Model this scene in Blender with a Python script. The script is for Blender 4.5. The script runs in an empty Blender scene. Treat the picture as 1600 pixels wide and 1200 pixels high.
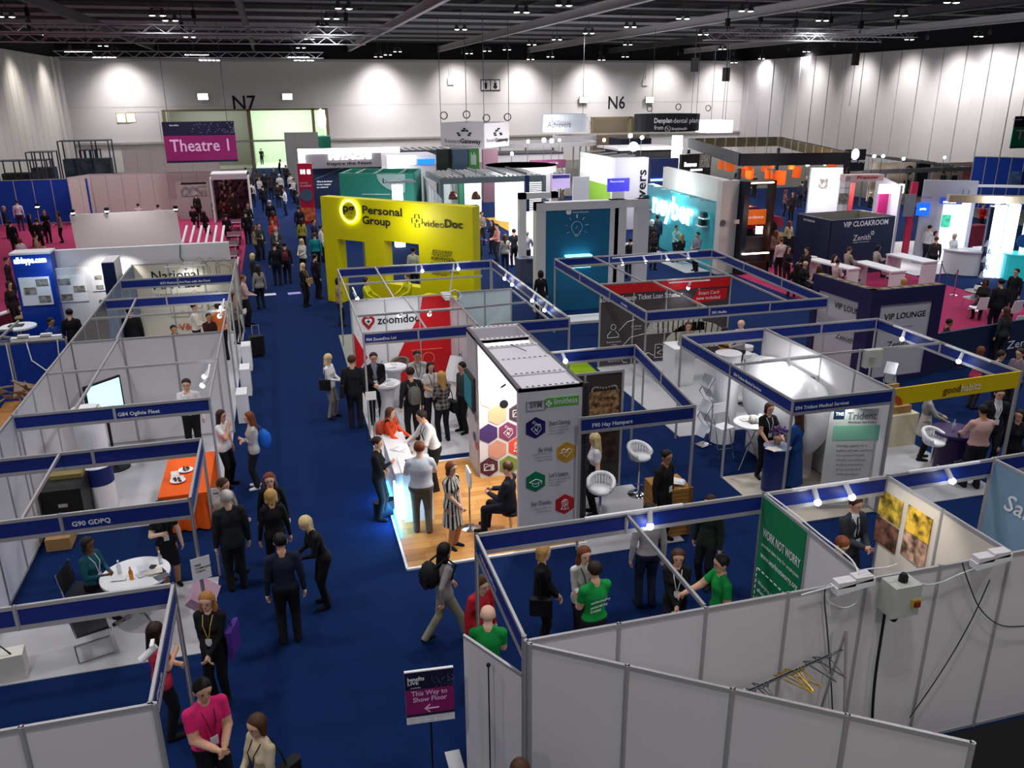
import bpy, math, random
import numpy as np
from mathutils import Vector, Matrix
scene = bpy.context.scene
COL = scene.collection
random.seed(7)
# ------------------------------------------------------------------ camera
HC = 7.6                                        # eye height on the gallery, metres
FPX = 1302.15                                   # focal length in pixels of the 1600 x 1200 frame
YAW, PITCH, ROLL = 0.26746981, 0.33708543, -0.00615315
_fw = np.array([math.sin(YAW) * math.cos(PITCH), math.cos(YAW) * math.cos(PITCH), -math.sin(PITCH)])
_r0 = np.array([math.cos(YAW), -math.sin(YAW), 0.0])
_u0 = np.cross(_r0, _fw)
_r = math.cos(ROLL) * _r0 + math.sin(ROLL) * _u0
_u = -math.sin(ROLL) * _r0 + math.cos(ROLL) * _u0
cam_data = bpy.data.cameras.new('camera')
cam = bpy.data.objects.new('camera', cam_data)
COL.objects.link(cam)
cam.matrix_world = Matrix(((_r[0], _u[0], -_fw[0], 0), (_r[1], _u[1], -_fw[1], 0), (_r[2], _u[2], -_fw[2], HC), (0, 0, 0, 1)))
cam_data.sensor_width = 36.0
cam_data.lens = 36.0 * FPX / 1600.0
cam_data.clip_end = 400
scene.camera = cam
# ------------------------------------------------------------------ view and world
scene.view_settings.view_transform = 'Standard'
scene.view_settings.look = 'None'
scene.view_settings.exposure = 0.2
scene.view_settings.gamma = 1.0
scene.view_settings.use_curve_mapping = False
scene.cycles.use_denoising = True
scene.cycles.max_bounces = 5
scene.cycles.diffuse_bounces = 3
scene.cycles.glossy_bounces = 2
scene.cycles.transmission_bounces = 4
scene.cycles.caustics_reflective = False
scene.cycles.caustics_refractive = False
scene.cycles.sample_clamp_indirect = 4.0
world = bpy.data.worlds.new('hall_ambient')
scene.world = world
world.use_nodes = True
world.node_tree.nodes['Background'].inputs[0].default_value = (0.93, 0.94, 1.0, 1)
world.node_tree.nodes['Background'].inputs[1].default_value = 0.10
# ------------------------------------------------------------------ pixel rays -> places in the hall
def ray(px, py):
 return _r * (px - 800) / FPX - _u * (py - 600) / FPX + _fw
def P(px, py, z=0.0):                           # where the ray meets the level z
 d = ray(px, py); t = (z - HC) / d[2]
 return (d[0] * t, d[1] * t, z)
def PX(px, py, X):                              # ... the plane x = X
 d = ray(px, py); t = X / d[0]
 return (X, d[1] * t, HC + d[2] * t)
def PY(px, py, Y):                              # ... the plane y = Y
 d = ray(px, py); t = Y / d[1]
 return (d[0] * t, Y, HC + d[2] * t)
# ------------------------------------------------------------------ materials
MATS = {}
def lin(c):
 return tuple(((v / 12.92) if v <= 0.04045 else ((v + 0.055) / 1.055) ** 2.4) for v in c)
def hexc(h):
 h = h.lstrip('#'); h = h if len(h) == 6 else ''.join(ch * 2 for ch in h)
 return lin(tuple(int(h[i:i + 2], 16) / 255 for i in (0, 2, 4)))
def mat(name, col, rough=0.6, metal=0.0, noise=0.08, scale=8.0, bump=0.0, emit=0.0, spec=0.3, alpha=1.0, bscale=None, trans=0.0):
 """plain procedural surface: base colour with a little noise in it, optional fine relief"""
 if name in MATS:
  return MATS[name]
 c = hexc(col) if isinstance(col, str) else col
 m = bpy.data.materials.new(name); m.use_nodes = True
 nt = m.node_tree; b = nt.nodes['Principled BSDF']
 b.inputs['Roughness'].default_value = rough
 b.inputs['Metallic'].default_value = metal
 b.inputs['Specular IOR Level'].default_value = spec
 if noise > 0:
  tc = nt.nodes.new('ShaderNodeTexCoord')
  n = nt.nodes.new('ShaderNodeTexNoise'); n.inputs['Scale'].default_value = scale; n.inputs['Detail'].default_value = 3
  r = nt.nodes.new('ShaderNodeMapRange')
  r.inputs['To Min'].default_value = max(0.05, 1 - noise); r.inputs['To Max'].default_value = 1 + noise
  if noise >= .3: r.inputs['From Min'].default_value = .36; r.inputs['From Max'].default_value = .64
  mx = nt.nodes.new('ShaderNodeVectorMath'); mx.operation = 'SCALE'
  mx.inputs[0].default_value = c
  nt.links.new(tc.outputs['Object'], n.inputs['Vector'])
  nt.links.new(n.outputs['Fac'], r.inputs['Value'])
  nt.links.new(r.outputs['Result'], mx.inputs['Scale'])
  nt.links.new(mx.outputs['Vector'], b.inputs['Base Color'])
 else:
  b.inputs['Base Color'].default_value = (*c, 1)
 if bump > 0:
  tc2 = nt.nodes.new('ShaderNodeTexCoord')
  n2 = nt.nodes.new('ShaderNodeTexNoise'); n2.inputs['Scale'].default_value = bscale or 60; n2.inputs['Detail'].default_value = 2
  bp = nt.nodes.new('ShaderNodeBump'); bp.inputs['Strength'].default_value = bump; bp.inputs['Distance'].default_value = 0.02
  nt.links.new(tc2.outputs['Object'], n2.inputs['Vector'])
  nt.links.new(n2.outputs['Fac'], bp.inputs['Height'])
  nt.links.new(bp.outputs['Normal'], b.inputs['Normal'])
 if emit > 0:
  b.inputs['Emission Color'].default_value = (*c, 1)
  b.inputs['Emission Strength'].default_value = emit
 if alpha < 1:
  b.inputs['Alpha'].default_value = alpha
 if trans > 0:
  b.inputs['Transmission Weight'].default_value = trans
 MATS[name] = m
 return m
def colmat(name, rough=0.8):
 """reads the colour attribute of cloth, skin, hair and print that is stored on the mesh"""
 if name in MATS:
  return MATS[name]
 m = bpy.data.materials.new(name); m.use_nodes = True
 nt = m.node_tree; b = nt.nodes['Principled BSDF']
 b.inputs['Roughness'].default_value = rough
 b.inputs['Specular IOR Level'].default_value = 0.25
 a = nt.nodes.new('ShaderNodeAttribute'); a.attribute_name = 'Col'
 n = nt.nodes.new('ShaderNodeTexNoise'); n.inputs['Scale'].default_value = 45
 tc = nt.nodes.new('ShaderNodeTexCoord')
 r = nt.nodes.new('ShaderNodeMapRange'); r.inputs['To Min'].default_value = 0.85; r.inputs['To Max'].default_value = 1.15
 mx = nt.nodes.new('ShaderNodeVectorMath'); mx.operation = 'SCALE'
 nt.links.new(tc.outputs['Object'], n.inputs['Vector'])
 nt.links.new(n.outputs['Fac'], r.inputs['Value'])
 nt.links.new(a.outputs['Color'], mx.inputs[0])
 nt.links.new(r.outputs['Result'], mx.inputs['Scale'])
 nt.links.new(mx.outputs['Vector'], b.inputs['Base Color'])
 MATS[name] = m
 return m
# ------------------------------------------------------------------ objects
ORG = {}                                        # world origin of every object, for its children
def tag(o, label=None, cat=None, group=None, kind=None):
 if label: o['label'] = label
 if cat: o['category'] = cat
 if group: o['group'] = group
 if kind: o['kind'] = kind
 return o
def thing(name, label, cat, loc=(0, 0, 0), group=None, kind=None):
 o = bpy.data.objects.new(name, None)
 COL.objects.link(o); o.location = loc; o.empty_display_size = 0.2
 ORG[o.name] = Vector(loc)
 return tag(o, label, cat, group, kind)
def add(name, me, parent=None, loc=None):
 """link mesh `me` (vertices already local to the parent's origin, or to loc)"""
 o = bpy.data.objects.new(name, me); COL.objects.link(o)
 if parent is not None:
  o.parent = parent
  ORG[o.name] = ORG[parent.name].copy()
 else:
  o.location = loc or (0, 0, 0); ORG[o.name] = Vector(loc or (0, 0, 0))
 return o
def rot2(x, y, a):
 c, s = math.cos(a), math.sin(a)
 return x * c - y * s, x * s + y * c
class MB:
 """collects shapes in world coordinates; build() links them as ONE mesh object"""
 def __init__(self):
  self.v = []; self.f = []; self.m = []; self.mi = 0
 def _add(self, vs, fs):
  n = len(self.v); self.v += [tuple(p) for p in vs]
  self.f += [tuple(i + n for i in f) for f in fs]; self.m += [self.mi] * len(fs)
  return self
 def box(self, x0, x1, y0, y1, z0, z1):
  vs = [(x, y, z) for z in (z0, z1) for y in (y0, y1) for x in (x0, x1)]
  return self._add(vs, [(0, 2, 3, 1), (4, 5, 7, 6), (0, 1, 5, 4), (2, 6, 7, 3), (0, 4, 6, 2), (1, 3, 7, 5)])
 def cbox(self, c, s, rz=0.0, bev=0.0):
  """box of size s centred at c, turned about z, with optional chamfered vertical edges"""
  hx, hy, hz = s[0] / 2, s[1] / 2, s[2] / 2
  if bev > 0:
   pl = [(-hx + bev, -hy), (hx - bev, -hy), (hx, -hy + bev), (hx, hy - bev), (hx - bev, hy), (-hx + bev, hy), (-hx, hy - bev), (-hx, -hy + bev)]
  else:
   pl = [(-hx, -hy), (hx, -hy), (hx, hy), (-hx, hy)]
  pl = [rot2(x, y, rz) for x, y in pl]
  return self.prism([(c[0] + x, c[1] + y) for x, y in pl], c[2] - hz, c[2] + hz)
 def prism(self, poly, z0, z1):
  n = len(poly)
  vs = [(x, y, z0) for x, y in poly] + [(x, y, z1) for x, y in poly]
  fs = [tuple(range(n - 1, -1, -1)), tuple(range(n, 2 * n))] + [(i, (i + 1) % n, n + (i + 1) % n, n + i) for i in range(n)]
  return self._add(vs, fs)
 def slab(self, p0, p1, t, z0, z1):
  """upright wall of thickness t between two plan points"""
  dx, dy = p1[0] - p0[0], p1[1] - p0[1]; l = math.hypot(dx, dy) or 1
  nx, ny = -dy / l * t / 2, dx / l * t / 2
  return self.prism([(p0[0] - nx, p0[1] - ny), (p1[0] - nx, p1[1] - ny), (p1[0] + nx, p1[1] + ny), (p0[0] + nx, p0[1] + ny)], z0, z1)
 def bar(self, a, b, w, h=None):
  """square bar from a to b (3d)"""
  a, b = Vector(a), Vector(b); d = (b - a)
  if d.length < 1e-6: return self
  d.normalize(); h = h or w
  s = d.cross(Vector((0, 0, 1)))
  if s.length < 1e-3: s = Vector((1, 0, 0))
  s.normalize(); u = s.cross(d)
  vs = [p + s * i * w / 2 + u * j * h / 2 for p in (a, b) for i, j in ((-1, -1), (1, -1), (1, 1), (-1, 1))]
  return self._add(vs, [(3, 2, 1, 0), (4, 5, 6, 7), (0, 1, 5, 4), (1, 2, 6, 5), (2, 3, 7, 6), (3, 0, 4, 7)])
 def tube(self, pts, r, n=8, caps=True):
  pts = [Vector(p) for p in pts]; m = len(pts)
  rs = r if isinstance(r, (list, tuple)) else [r] * m
  ref = None; vs = []
  for i, p in enumerate(pts):
   t = (pts[min(i + 1, m - 1)] - pts[max(i - 1, 0)])
   t = t.normalized() if t.length > 1e-9 else Vector((0, 0, 1))
   if ref is None:
    ref = t.cross(Vector((0, 0, 1)))
    if ref.length < 1e-3: ref = Vector((1, 0, 0))
   ref = (ref - t * ref.dot(t)); ref.normalize(); w = t.cross(ref)
   for k in range(n):
    a = 2 * math.pi * k / n
    vs.append(p + (ref * math.cos(a) + w * math.sin(a)) * rs[i])
  fs = [(i * n + k, i * n + (k + 1) % n, (i + 1) * n + (k + 1) % n, (i + 1) * n + k) for i in range(m - 1) for k in range(n)]
  if caps:
   fs += [tuple(range(n - 1, -1, -1)), tuple((m - 1) * n + k for k in range(n))]
  return self._add(vs, fs)
 def lathe(self, prof, c=(0, 0, 0), n=20, a0=0.0, a1=2 * math.pi, sx=1.0, sy=1.0):
  full = abs(a1 - a0 - 2 * math.pi) < 1e-6
  m = n if full else n + 1; vs = []
  for r, z in prof:
   for k in range(m):
    a = a0 + (a1 - a0) * k / n
    vs.append((c[0] + r * sx * math.cos(a), c[1] + r * sy * math.sin(a), c[2] + z))
  fs = []
  for i in range(len(prof) - 1):
   for k in range(n):
    k2 = (k + 1) % m
    fs.append((i * m + k, i * m + k2, (i + 1) * m + k2, (i + 1) * m + k))
  if full:
   if prof[0][0] > 1e-6: fs.append(tuple(range(m - 1, -1, -1)))
   if prof[-1][0] > 1e-6: fs.append(tuple((len(prof) - 1) * m + k for k in range(m)))
  return self._add(vs, fs)
 def ball(self, c, r, n=8, m=6):
  rx, ry, rz = r if isinstance(r, (tuple, list)) else (r, r, r)
  prof = [(math.sin(math.pi * i / m), -math.cos(math.pi * i / m)) for i in range(m + 1)]
  k0 = len(self.v)
  self.lathe([(max(p[0], 1e-4), p[1]) for p in prof], (0, 0, 0), n)
  for i in range(k0, len(self.v)):
   v = self.v[i]; self.v[i] = (c[0] + v[0] * rx, c[1] + v[1] * ry, c[2] + v[2] * rz)
  return self
 def poly(self, pts, d=None):
  """flat polygon, or a plate of thickness along vector d"""
  n = len(pts)
  if d is None:
   return self._add(pts, [tuple(range(n))])
  q = [tuple(np.add(p, d)) for p in pts]
  return self._add(list(pts) + q, [tuple(range(n - 1, -1, -1)), tuple(range(n, 2 * n))] + [(i, (i + 1) % n, n + (i + 1) % n, n + i) for i in range(n)])
 def build(self, name, m, parent=None, smooth=False, label=None, cat=None, group=None, kind=None):
  vs = np.array(self.v, dtype=float)
  if parent is not None:
   org = np.array(ORG[parent.name])
  else:
   lo, hi = vs.min(0), vs.max(0); org = np.array([(lo[0] + hi[0]) / 2, (lo[1] + hi[1]) / 2, lo[2]])
  me = bpy.data.meshes.new(name)
  me.from_pydata([tuple(p) for p in vs - org], [], self.f)
  for x in (m if isinstance(m, (list, tuple)) else [m]): me.materials.append(x)
  if isinstance(m, (list, tuple)): me.polygons.foreach_set('material_index', self.m)
  if smooth: me.polygons.foreach_set('use_smooth', [True] * len(me.polygons))
  me.update()
  o = add(name, me, parent, None if parent is not None else tuple(org))
  return tag(o, label, cat, group, kind)
PROTO = {}
def copy_tree(src, parent=None, loc=None, rz=None, sc=None):
 c = src.copy(); COL.objects.link(c)
 c.parent = parent
 if loc is not None: c.location = loc
 if rz is not None: c.rotation_euler = (0, 0, rz)
 if sc is not None: c.scale = (sc, sc, sc) if not isinstance(sc, (tuple, list)) else sc
 for ch in src.children: copy_tree(ch, c)
 return c
def place(key, maker, loc, rz=0.0, label=None, group=None, sc=None):
 """first call builds the thing with maker() at the origin and moves it; later calls copy it with its parts"""
 if key not in PROTO:
  o = maker(); PROTO[key] = o
  o.location = loc; o.rotation_euler = (0, 0, rz)
  if sc is not None: o.scale = (sc, sc, sc) if not isinstance(sc, (tuple, list)) else sc
 else:
  o = copy_tree(PROTO[key], None, loc, rz, sc if sc is not None else 1.0)
 if label: o['label'] = label
 if group: o['group'] = group
 return o
# ------------------------------------------------------------------ lettering: flat print, a few millimetres thick
_fc = {}
def text_mesh(s, bold=0.0, ext=0.004):
 k = (s, bold, ext)
 if k in _fc: return _fc[k]
 cu = bpy.data.curves.new('lettering', 'FONT'); cu.body = s; cu.size = 1.0; cu.extrude = 0.0; cu.offset = bold; cu.resolution_u = 2
 o = bpy.data.objects.new('lettering', cu)
 me = bpy.data.meshes.new_from_object(o)
 v = np.empty(len(me.vertices) * 3); me.vertices.foreach_get('co', v); v = v.reshape(-1, 3)
 fs = [tuple(p.vertices) for p in me.polygons]
 bpy.data.objects.remove(o); bpy.data.curves.remove(cu); bpy.data.meshes.remove(me)
 _fc[k] = (v, fs)
 return v, fs
def text(s, org, right, up, size=None, width=None, m=None, parent=None, bold=0.0, align='l', name='lettering', off=0.004, italic=0.0):
 """s written on a plane: org = baseline start; size = cap height in metres, or fitted to width"""
 v, fs = text_mesh(s, bold)
 if len(v) == 0: return None
 v = v.copy()
 x0, x1 = v[:, 0].min(), v[:, 0].max()
 right = np.array(right, float); right /= np.linalg.norm(right); up = np.array(up, float); up /= np.linalg.norm(up)
 sy = size / 0.70 if size else width / (x1 - x0)
 sx = width / (x1 - x0) if width else sy
 X = (v[:, 0] - x0) * sx; Y = v[:, 1] * sy
 if italic: X = X + italic * Y
 if align == 'c': X -= (x1 - x0) * sx / 2
 if align == 'r': X -= (x1 - x0) * sx
 n = np.cross(right, up)
 p = np.array(org) + X[:, None] * right + Y[:, None] * up + n * off
 o3 = np.array(ORG[parent.name]) if parent is not None else np.zeros(3)
 me = bpy.data.meshes.new(name); me.from_pydata([tuple(q) for q in p - o3], [], fs); me.materials.append(m); me.update()
 return add(name, me, parent)
# ------------------------------------------------------------------ people: one continuous body surface each
def surf_nets(F, org, h):
 ins = F < 0
 nx, ny, nz = F.shape
 c = np.zeros((nx - 1, ny - 1, nz - 1), np.uint8)
 offs = [(i, j, k) for i in (0, 1) for j in (0, 1) for k in (0, 1)]
 for i, j, k in offs: c += ins[i:nx - 1 + i, j:ny - 1 + j, k:nz - 1 + k]
 act = np.nonzero((c > 0) & (c < 8))
 n = len(act[0]); idx = np.full(c.shape, -1, np.int64); idx[act] = np.arange(n)
 f = [F[act[0] + i, act[1] + j, act[2] + k] for i, j, k in offs]
 acc = np.zeros((n, 3)); cnt = np.zeros(n)
 for a in range(8):
  for b in range(a + 1, 8):
   oa, ob = np.array(offs[a]), np.array(offs[b])
   if np.abs(oa - ob).sum() != 1: continue
   m = (f[a] < 0) != (f[b] < 0)
   t = f[a][m] / (f[a][m] - f[b][m])
   acc[m] += oa + t[:, None] * (ob - oa); cnt[m] += 1
 v = (np.stack(act, 1) + acc / cnt[:, None]) * h + org
 qs = []
 for ax in range(3):
  s0 = [slice(None)] * 3; s1 = [slice(None)] * 3; s0[ax] = slice(0, -1); s1[ax] = slice(1, None)
  A, B = ins[tuple(s0)], ins[tuple(s1)]
  e = np.nonzero(A != B); e = np.stack(e, 1)
  o1, o2 = [d for d in range(3) if d != ax]
  ok = (e[:, o1] > 0) & (e[:, o2] > 0) & (e[:, o1] < F.shape[o1] - 1) & (e[:, o2] < F.shape[o2] - 1)
  e = e[ok]; a_in = A[tuple(e.T)]
  cs = []
  for d1, d2 in ((1, 1), (0, 1), (0, 0), (1, 0)):
   q = e.copy(); q[:, o1] -= d1; q[:, o2] -= d2; cs.append(idx[tuple(q.T)])
  q = np.stack(cs, 1)
  flip = a_in if ax != 1 else ~a_in
  q[~flip] = q[~flip][:, ::-1]
  qs.append(q)
 return v, np.concatenate(qs)
def cap_d(p, pr):
 a, b, ra, rb = pr['a'], pr['b'], pr['ra'], pr['rb']
 q = p - a; ab = b - a
 if pr['flat'] != 1.0:
  fw = pr['fw']; k = 1 / pr['flat'] - 1
  q = q + (q @ fw)[..., None] * fw * k; ab = ab + (ab @ fw) * fw * k
 l2 = max(ab @ ab, 1e-9)
 t = np.clip((q @ ab) / l2, 0, 1)
 d = np.sqrt(((q - t[..., None] * ab) ** 2).sum(-1)) - (ra + (rb - ra) * t)
 for zc, sg in pr['cut']:
  d = np.maximum(d, sg * (p[..., 2] - zc))
 return d
def field(prims, h, subs=()):
 lo = np.min([np.minimum(p['a'], p['b']) - max(p['ra'], p['rb']) for p in prims], 0) - 3 * h
 hi = np.max([np.maximum(p['a'], p['b']) + max(p['ra'], p['rb']) for p in prims], 0) + 3 * h
 n = np.ceil((hi - lo) / h).astype(int) + 1
 F = np.full(n, 0.3)
 ax = [lo[i] + np.arange(n[i]) * h for i in range(3)]
 for p in list(prims) + list(subs):
  r = max(p['ra'], p['rb']) + p['k'] + 2.5 * h
  l = np.maximum(np.floor((np.minimum(p['a'], p['b']) - r - lo) / h).astype(int), 0)
  u = np.minimum(np.ceil((np.maximum(p['a'], p['b']) + r - lo) / h).astype(int) + 1, n)
  if np.any(u <= l): continue
  sl = tuple(slice(l[i], u[i]) for i in range(3))
  g = np.stack(np.meshgrid(*[ax[i][sl[i]] for i in range(3)], indexing='ij'), -1)
  d = cap_d(g, p)
  if p.get('sub'):
   F[sl] = np.maximum(F[sl], -d)
  else:
   k = p['k']; e = F[sl]
   hh = np.clip(0.5 + 0.5 * (e - d) / k, 0, 1)
   F[sl] = e * (1 - hh) + d * hh - k * hh * (1 - hh)
 return F, lo
def prim(a, b, ra, rb, col, k=0.02, flat=1.0, fw=(0, 1, 0), cut=(), sub=False, pri=0.0, g='t'):
 return dict(a=np.array(a, float), b=np.array(b, float), ra=ra, rb=rb, col=col, k=k, flat=flat, fw=np.array(fw, float), cut=cut, sub=sub, pri=pri, g=g)
def ik(S, T, l1, l2, hint):
 S, T, hint = np.array(S, float), np.array(T, float), np.array(hint, float)
 d = T - S; L = np.linalg.norm(d)
 if L > (l1 + l2) * 0.995: d = d / L * (l1 + l2) * 0.995; L = (l1 + l2) * 0.995; T = S + d
 u = d / L; a = (l1 * l1 - l2 * l2 + L * L) / (2 * L); hgt = math.sqrt(max(l1 * l1 - a * a, 1e-6))
 w = hint - u * (hint @ u); w /= np.linalg.norm(w) + 1e-9
 return S + u * a + w * hgt, T
def quad_mesh(name, v, faces, cols, m, smooth=True):
 me = bpy.data.meshes.new(name)
 me.vertices.add(len(v)); me.vertices.foreach_set('co', np.asarray(v, np.float32).ravel())
 tot = np.array([len(f) for f in faces]) if not isinstance(faces, np.ndarray) else np.full(len(faces), faces.shape[1])
 li = np.concatenate([np.asarray(f) for f in faces]) if not isinstance(faces, np.ndarray) else faces.ravel()
 me.loops.add(len(li)); me.loops.foreach_set('vertex_index', li.astype(np.int32))
 me.polygons.add(len(tot)); me.polygons.foreach_set('loop_start', np.concatenate([[0], np.cumsum(tot)[:-1]]).astype(np.int32))
 if smooth: me.polygons.foreach_set('use_smooth', np.ones(len(tot), bool))
 at = me.attributes.new('Col', 'FLOAT_COLOR', 'POINT')
 c4 = np.ones((len(v), 4), np.float32); c4[:, :3] = cols; at.data.foreach_set('color', c4.ravel())
 me.materials.append(m); me.update(calc_edges=True); me.validate()
 return me
SKIN = dict(w='#d9a78b', p='#e3b9a2', t='#b98563', b='#6b4530')
HAIR = dict(k='#15110f', d='#2a1b14', b='#4a2f1e', r='#6e3a20', y='#b98f52', l='#d8c08a', g='#8f8a84', w='#cfcac4')
POSES = {   # right hand, left hand, right foot, left foot (person's own sides; forward is -y)
 'stand': ((-.26, -.02, .80), (.26, -.02, .80), (-.10, 0, .07), (.10, 0, .07)),
 'fold': ((.10, -.22, 1.17), (-.10, -.20, 1.13), (-.09, .02, .07), (.09, -.03, .07)),
 'hold': ((-.05, -.30, 1.08), (.06, -.29, 1.06), (-.10, .02, .07), (.10, -.03, .07)),
 'clasp': ((-.02, -.21, .93), (.02, -.22, .94), (-.08, .0, .07), (.08, 0, .07)),
 'drink': ((-.06, -.20, 1.42), (.25, -.03, .82), (-.09, 0, .07), (.09, 0, .07)),
 'phone': ((-.10, -.26, 1.22), (.26, -.02, .82), (-.10, 0, .07), (.10, .02, .07)),
 'hip': ((-.25, -.05, .95), (.20, -.20, 1.05), (-.11, 0, .07), (.11, 0, .07)),
 'walk': ((-.25, .14, .88), (.25, -.18, .90), (-.08, -.30, .07), (.08, .32, .10)),
 'point': ((-.18, -.42, 1.12), (.24, -.05, .85), (-.10, 0, .07), (.10, 0, .07)),
 'desk': ((-.22, -.38, 1.05), (.18, -.36, 1.05), (-.11, .03, .07), (.11, -.03, .07)),
 'sit': ((-.10, -.33, .22), (.12, -.32, .22), (-.11, -.46, -.36), (.11, -.44, -.36)),
 'lap': ((-.08, -.28, .20), (.06, -.30, .21), (-.10, -.40, -.36), (.12, -.44, -.36)),
}
def person(hx, hy, h=1.70, face=0.0, pose='stand', top='#222226', bottom='#17171b', skin='w', hair='d', style='short', sleeve='long',
           shoes='#151515', skirt=None, coat=None, lean=0.0, hy_=0.0, hp=10.0, fat=1.0, fem=None, label='', group=None, seat=None, lan=None,
           badge=True, tie=None, shirt=None, pattern=None, at=None, hands=None, feet=None, untuck=False):
 """head top at the pixel (hx, hy) when standing h tall; `face` 0 looks to the camera's side of the hall, 90 to its right"""
 fem = style in ('long', 'bob', 'bun', 'pony') if fem is None else fem
 s = h / 1.75
 sitting = seat is not None
 pel_z = (seat + 0.10) / s if sitting else 0.93
 topz = h if not sitting else (pel_z + 0.82) * s
 if lean: topz -= (1 - math.cos(math.radians(lean))) * 0.7 * s
 x, y = (P(hx, hy, topz)[:2] if at is None else at)
 fa = math.radians(face)
 if lean and at is None:                      # the head hangs forward of the feet
  o = rot2(0, 0.70 * math.sin(math.radians(lean)) * s, fa); x += o[0]; y += o[1]
 dist = math.hypot(x, y)
 vox = (0.0125 if dist < 16 else 0.017 if dist < 24 else 0.024 if dist < 40 else 0.034) / s
 near = dist < 17
 sk = hexc(SKIN.get(skin, skin)); hc = hexc(HAIR.get(hair, hair)); tc = hexc(top); bc = hexc(bottom); sc_ = hexc(shoes)
 cc = hexc(coat) if coat else tc
 shc = hexc(shirt) if shirt else tc
 PR, PL, FR, FL = POSES[pose]
 if hands: PR, PL = hands
 if feet: FR, FL = feet
 if sitting:
  zoff = pel_z; fz_ = max(.07, seat / s - .43)
  PR, PL = [(q[0], q[1], q[2] + zoff) if pose in ('sit', 'lap') else q for q in (PR, PL)]
  FR, FL = [(q[0], q[1], fz_) for q in (FR, FL)]
 la = math.radians(lean); dv = np.array([0, -math.sin(la), math.cos(la)]); fv = np.array([0, -math.cos(la), -math.sin(la)])
 pel = np.array([0, 0, pel_z])
 if pose == 'walk': pel = pel - np.array([0, 0, .04])
 waist, chest, nb = pel + dv * .15, pel + dv * .36, pel + dv * .545
 sw = .155 if fem else .178
 shR, shL = pel + dv * .462 + np.array([-sw, 0, 0]), pel + dv * .462 + np.array([sw, 0, 0])
 fz = fv
 W = fat * 1.07
 hipc = bc if not skirt else (cc if skirt == 'dress' else bc)
 pr = []
 a = lambda *q, **k: pr.append(prim(*q, **k))
 a(pel + (-.055, 0, 0), pel + (.055, 0, 0), .122 * W, .122 * W, hipc, k=.03, flat=.86, fw=fz)
 a(pel, waist, .140 * W, .124 * W * (0.93 if fem else 1), cc, k=.03, flat=.78, fw=fz, pri=.012)
 a(waist, chest, .126 * W * (0.93 if fem else 1), .150 * W, cc, k=.03, flat=.74, fw=fz)
 a(chest, nb - dv * .08, .150 * W, .085, cc, k=.04, flat=.70, fw=fz)
 a(shR + (.02, 0, 0), shL - (.02, 0, 0), .056, .056, cc, k=.035)
 for S in (shR, shL): a(nb + dv * .005, S + dv * .01, .046, .040, cc, k=.03)
 if fem:
  for sx in (-.062, .062): a(chest + fv * .075 + (sx, 0, 0) - dv * .035, chest + fv * .08 + (sx, 0, 0) - dv * .04, .062, .062, cc, k=.03)
 if coat or pose == 'x':                      # open jacket hanging below the hips
  a(pel - dv * .05, waist, .150 * W, .138 * W, cc, k=.03, flat=.84, fw=fz, cut=((pel_z - .12, -1),) if not sitting else (), pri=.014)
 nk = nb + dv * .06 + fv * .015
 a(nb + dv * .005, nk, .054, .050, sk, k=.025, g='h', pri=.006)
 if shirt:
  a(chest + fv * .085 - dv * .14, nb + fv * .045 - dv * .01, .034, .052, shc, k=.012, pri=.016, g='h')
 ha, hb = math.radians(hy_), math.radians(hp) + la * 0.35
 Rz = np.array(Matrix.Rotation(ha, 3, 'Z')) @ np.array(Matrix.Rotation(hb, 3, 'X'))
 hcn = nb + dv * .155 + fv * .025
 hl = lambda q: hcn + Rz @ np.array(q, float)
 hf = Rz @ np.array([0, -1.0, 0])
 a(hl((0, .012, .028)), hl((0, .005, .035)), .089, .089, sk, k=.02, g='h')
 a(hl((0, -.022, -.045)), hl((0, -.015, .03)), .062, .078, sk, k=.03, g='h')
 a(hl((0, -.048, -.078)), hl((0, -.046, -.075)), .036, .036, sk, k=.03, g='h')
 a(hl((0, -.092, -.022)), hl((0, -.086, .012)), .016, .009, sk, k=.012, g='h')
 for sx in (-.083, .083): a(hl((sx, .01, -.02)), hl((sx, .015, .012)), .016, .019, sk, k=.01, g='h')
 l1, l2 = .285, .255
 hints = {'fold': (.8, .5, -.6)}.get(pose, (.55, .7, -.45))
 ends = []
 for S, T, sg in ((shR, PR, -1), (shL, PL, 1)):
  T = np.array(T, float)
  if lean and not hands: T = T + np.array([0, -math.sin(la) * .40, -.10 * math.sin(la)])
  E, T = ik(S, T, l1, l2, (hints[0] * sg, hints[1], hints[2]))
  e = (T - E) / np.linalg.norm(T - E)
  up_c = cc; fo_c = cc if sleeve == 'long' else sk
  ra = (.053 if fem else .061) * (W ** .5)
  if coat: ra *= 1.14
  a(S, S + (E - S) * .55, ra, ra * .95, up_c if sleeve != 'none' else sk, k=.02, g='a')
  a(S + (E - S) * .5, E, ra * .93, ra * .80, up_c if sleeve == 'long' else sk, k=.012, g='a')
  a(E, T, ra * .80, ra * .58, fo_c, k=.012, g='a')
  hn = T + e * .07
  a(T + e * .015, hn, .030, .036, sk, k=.015, flat=.75, fw=(1, 0, 0), g='a')
  if not near: a(hn, hn + e * .05, .03, .022, sk, k=.015, g='a')
  ends.append((T, e, hn, sg))
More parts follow.
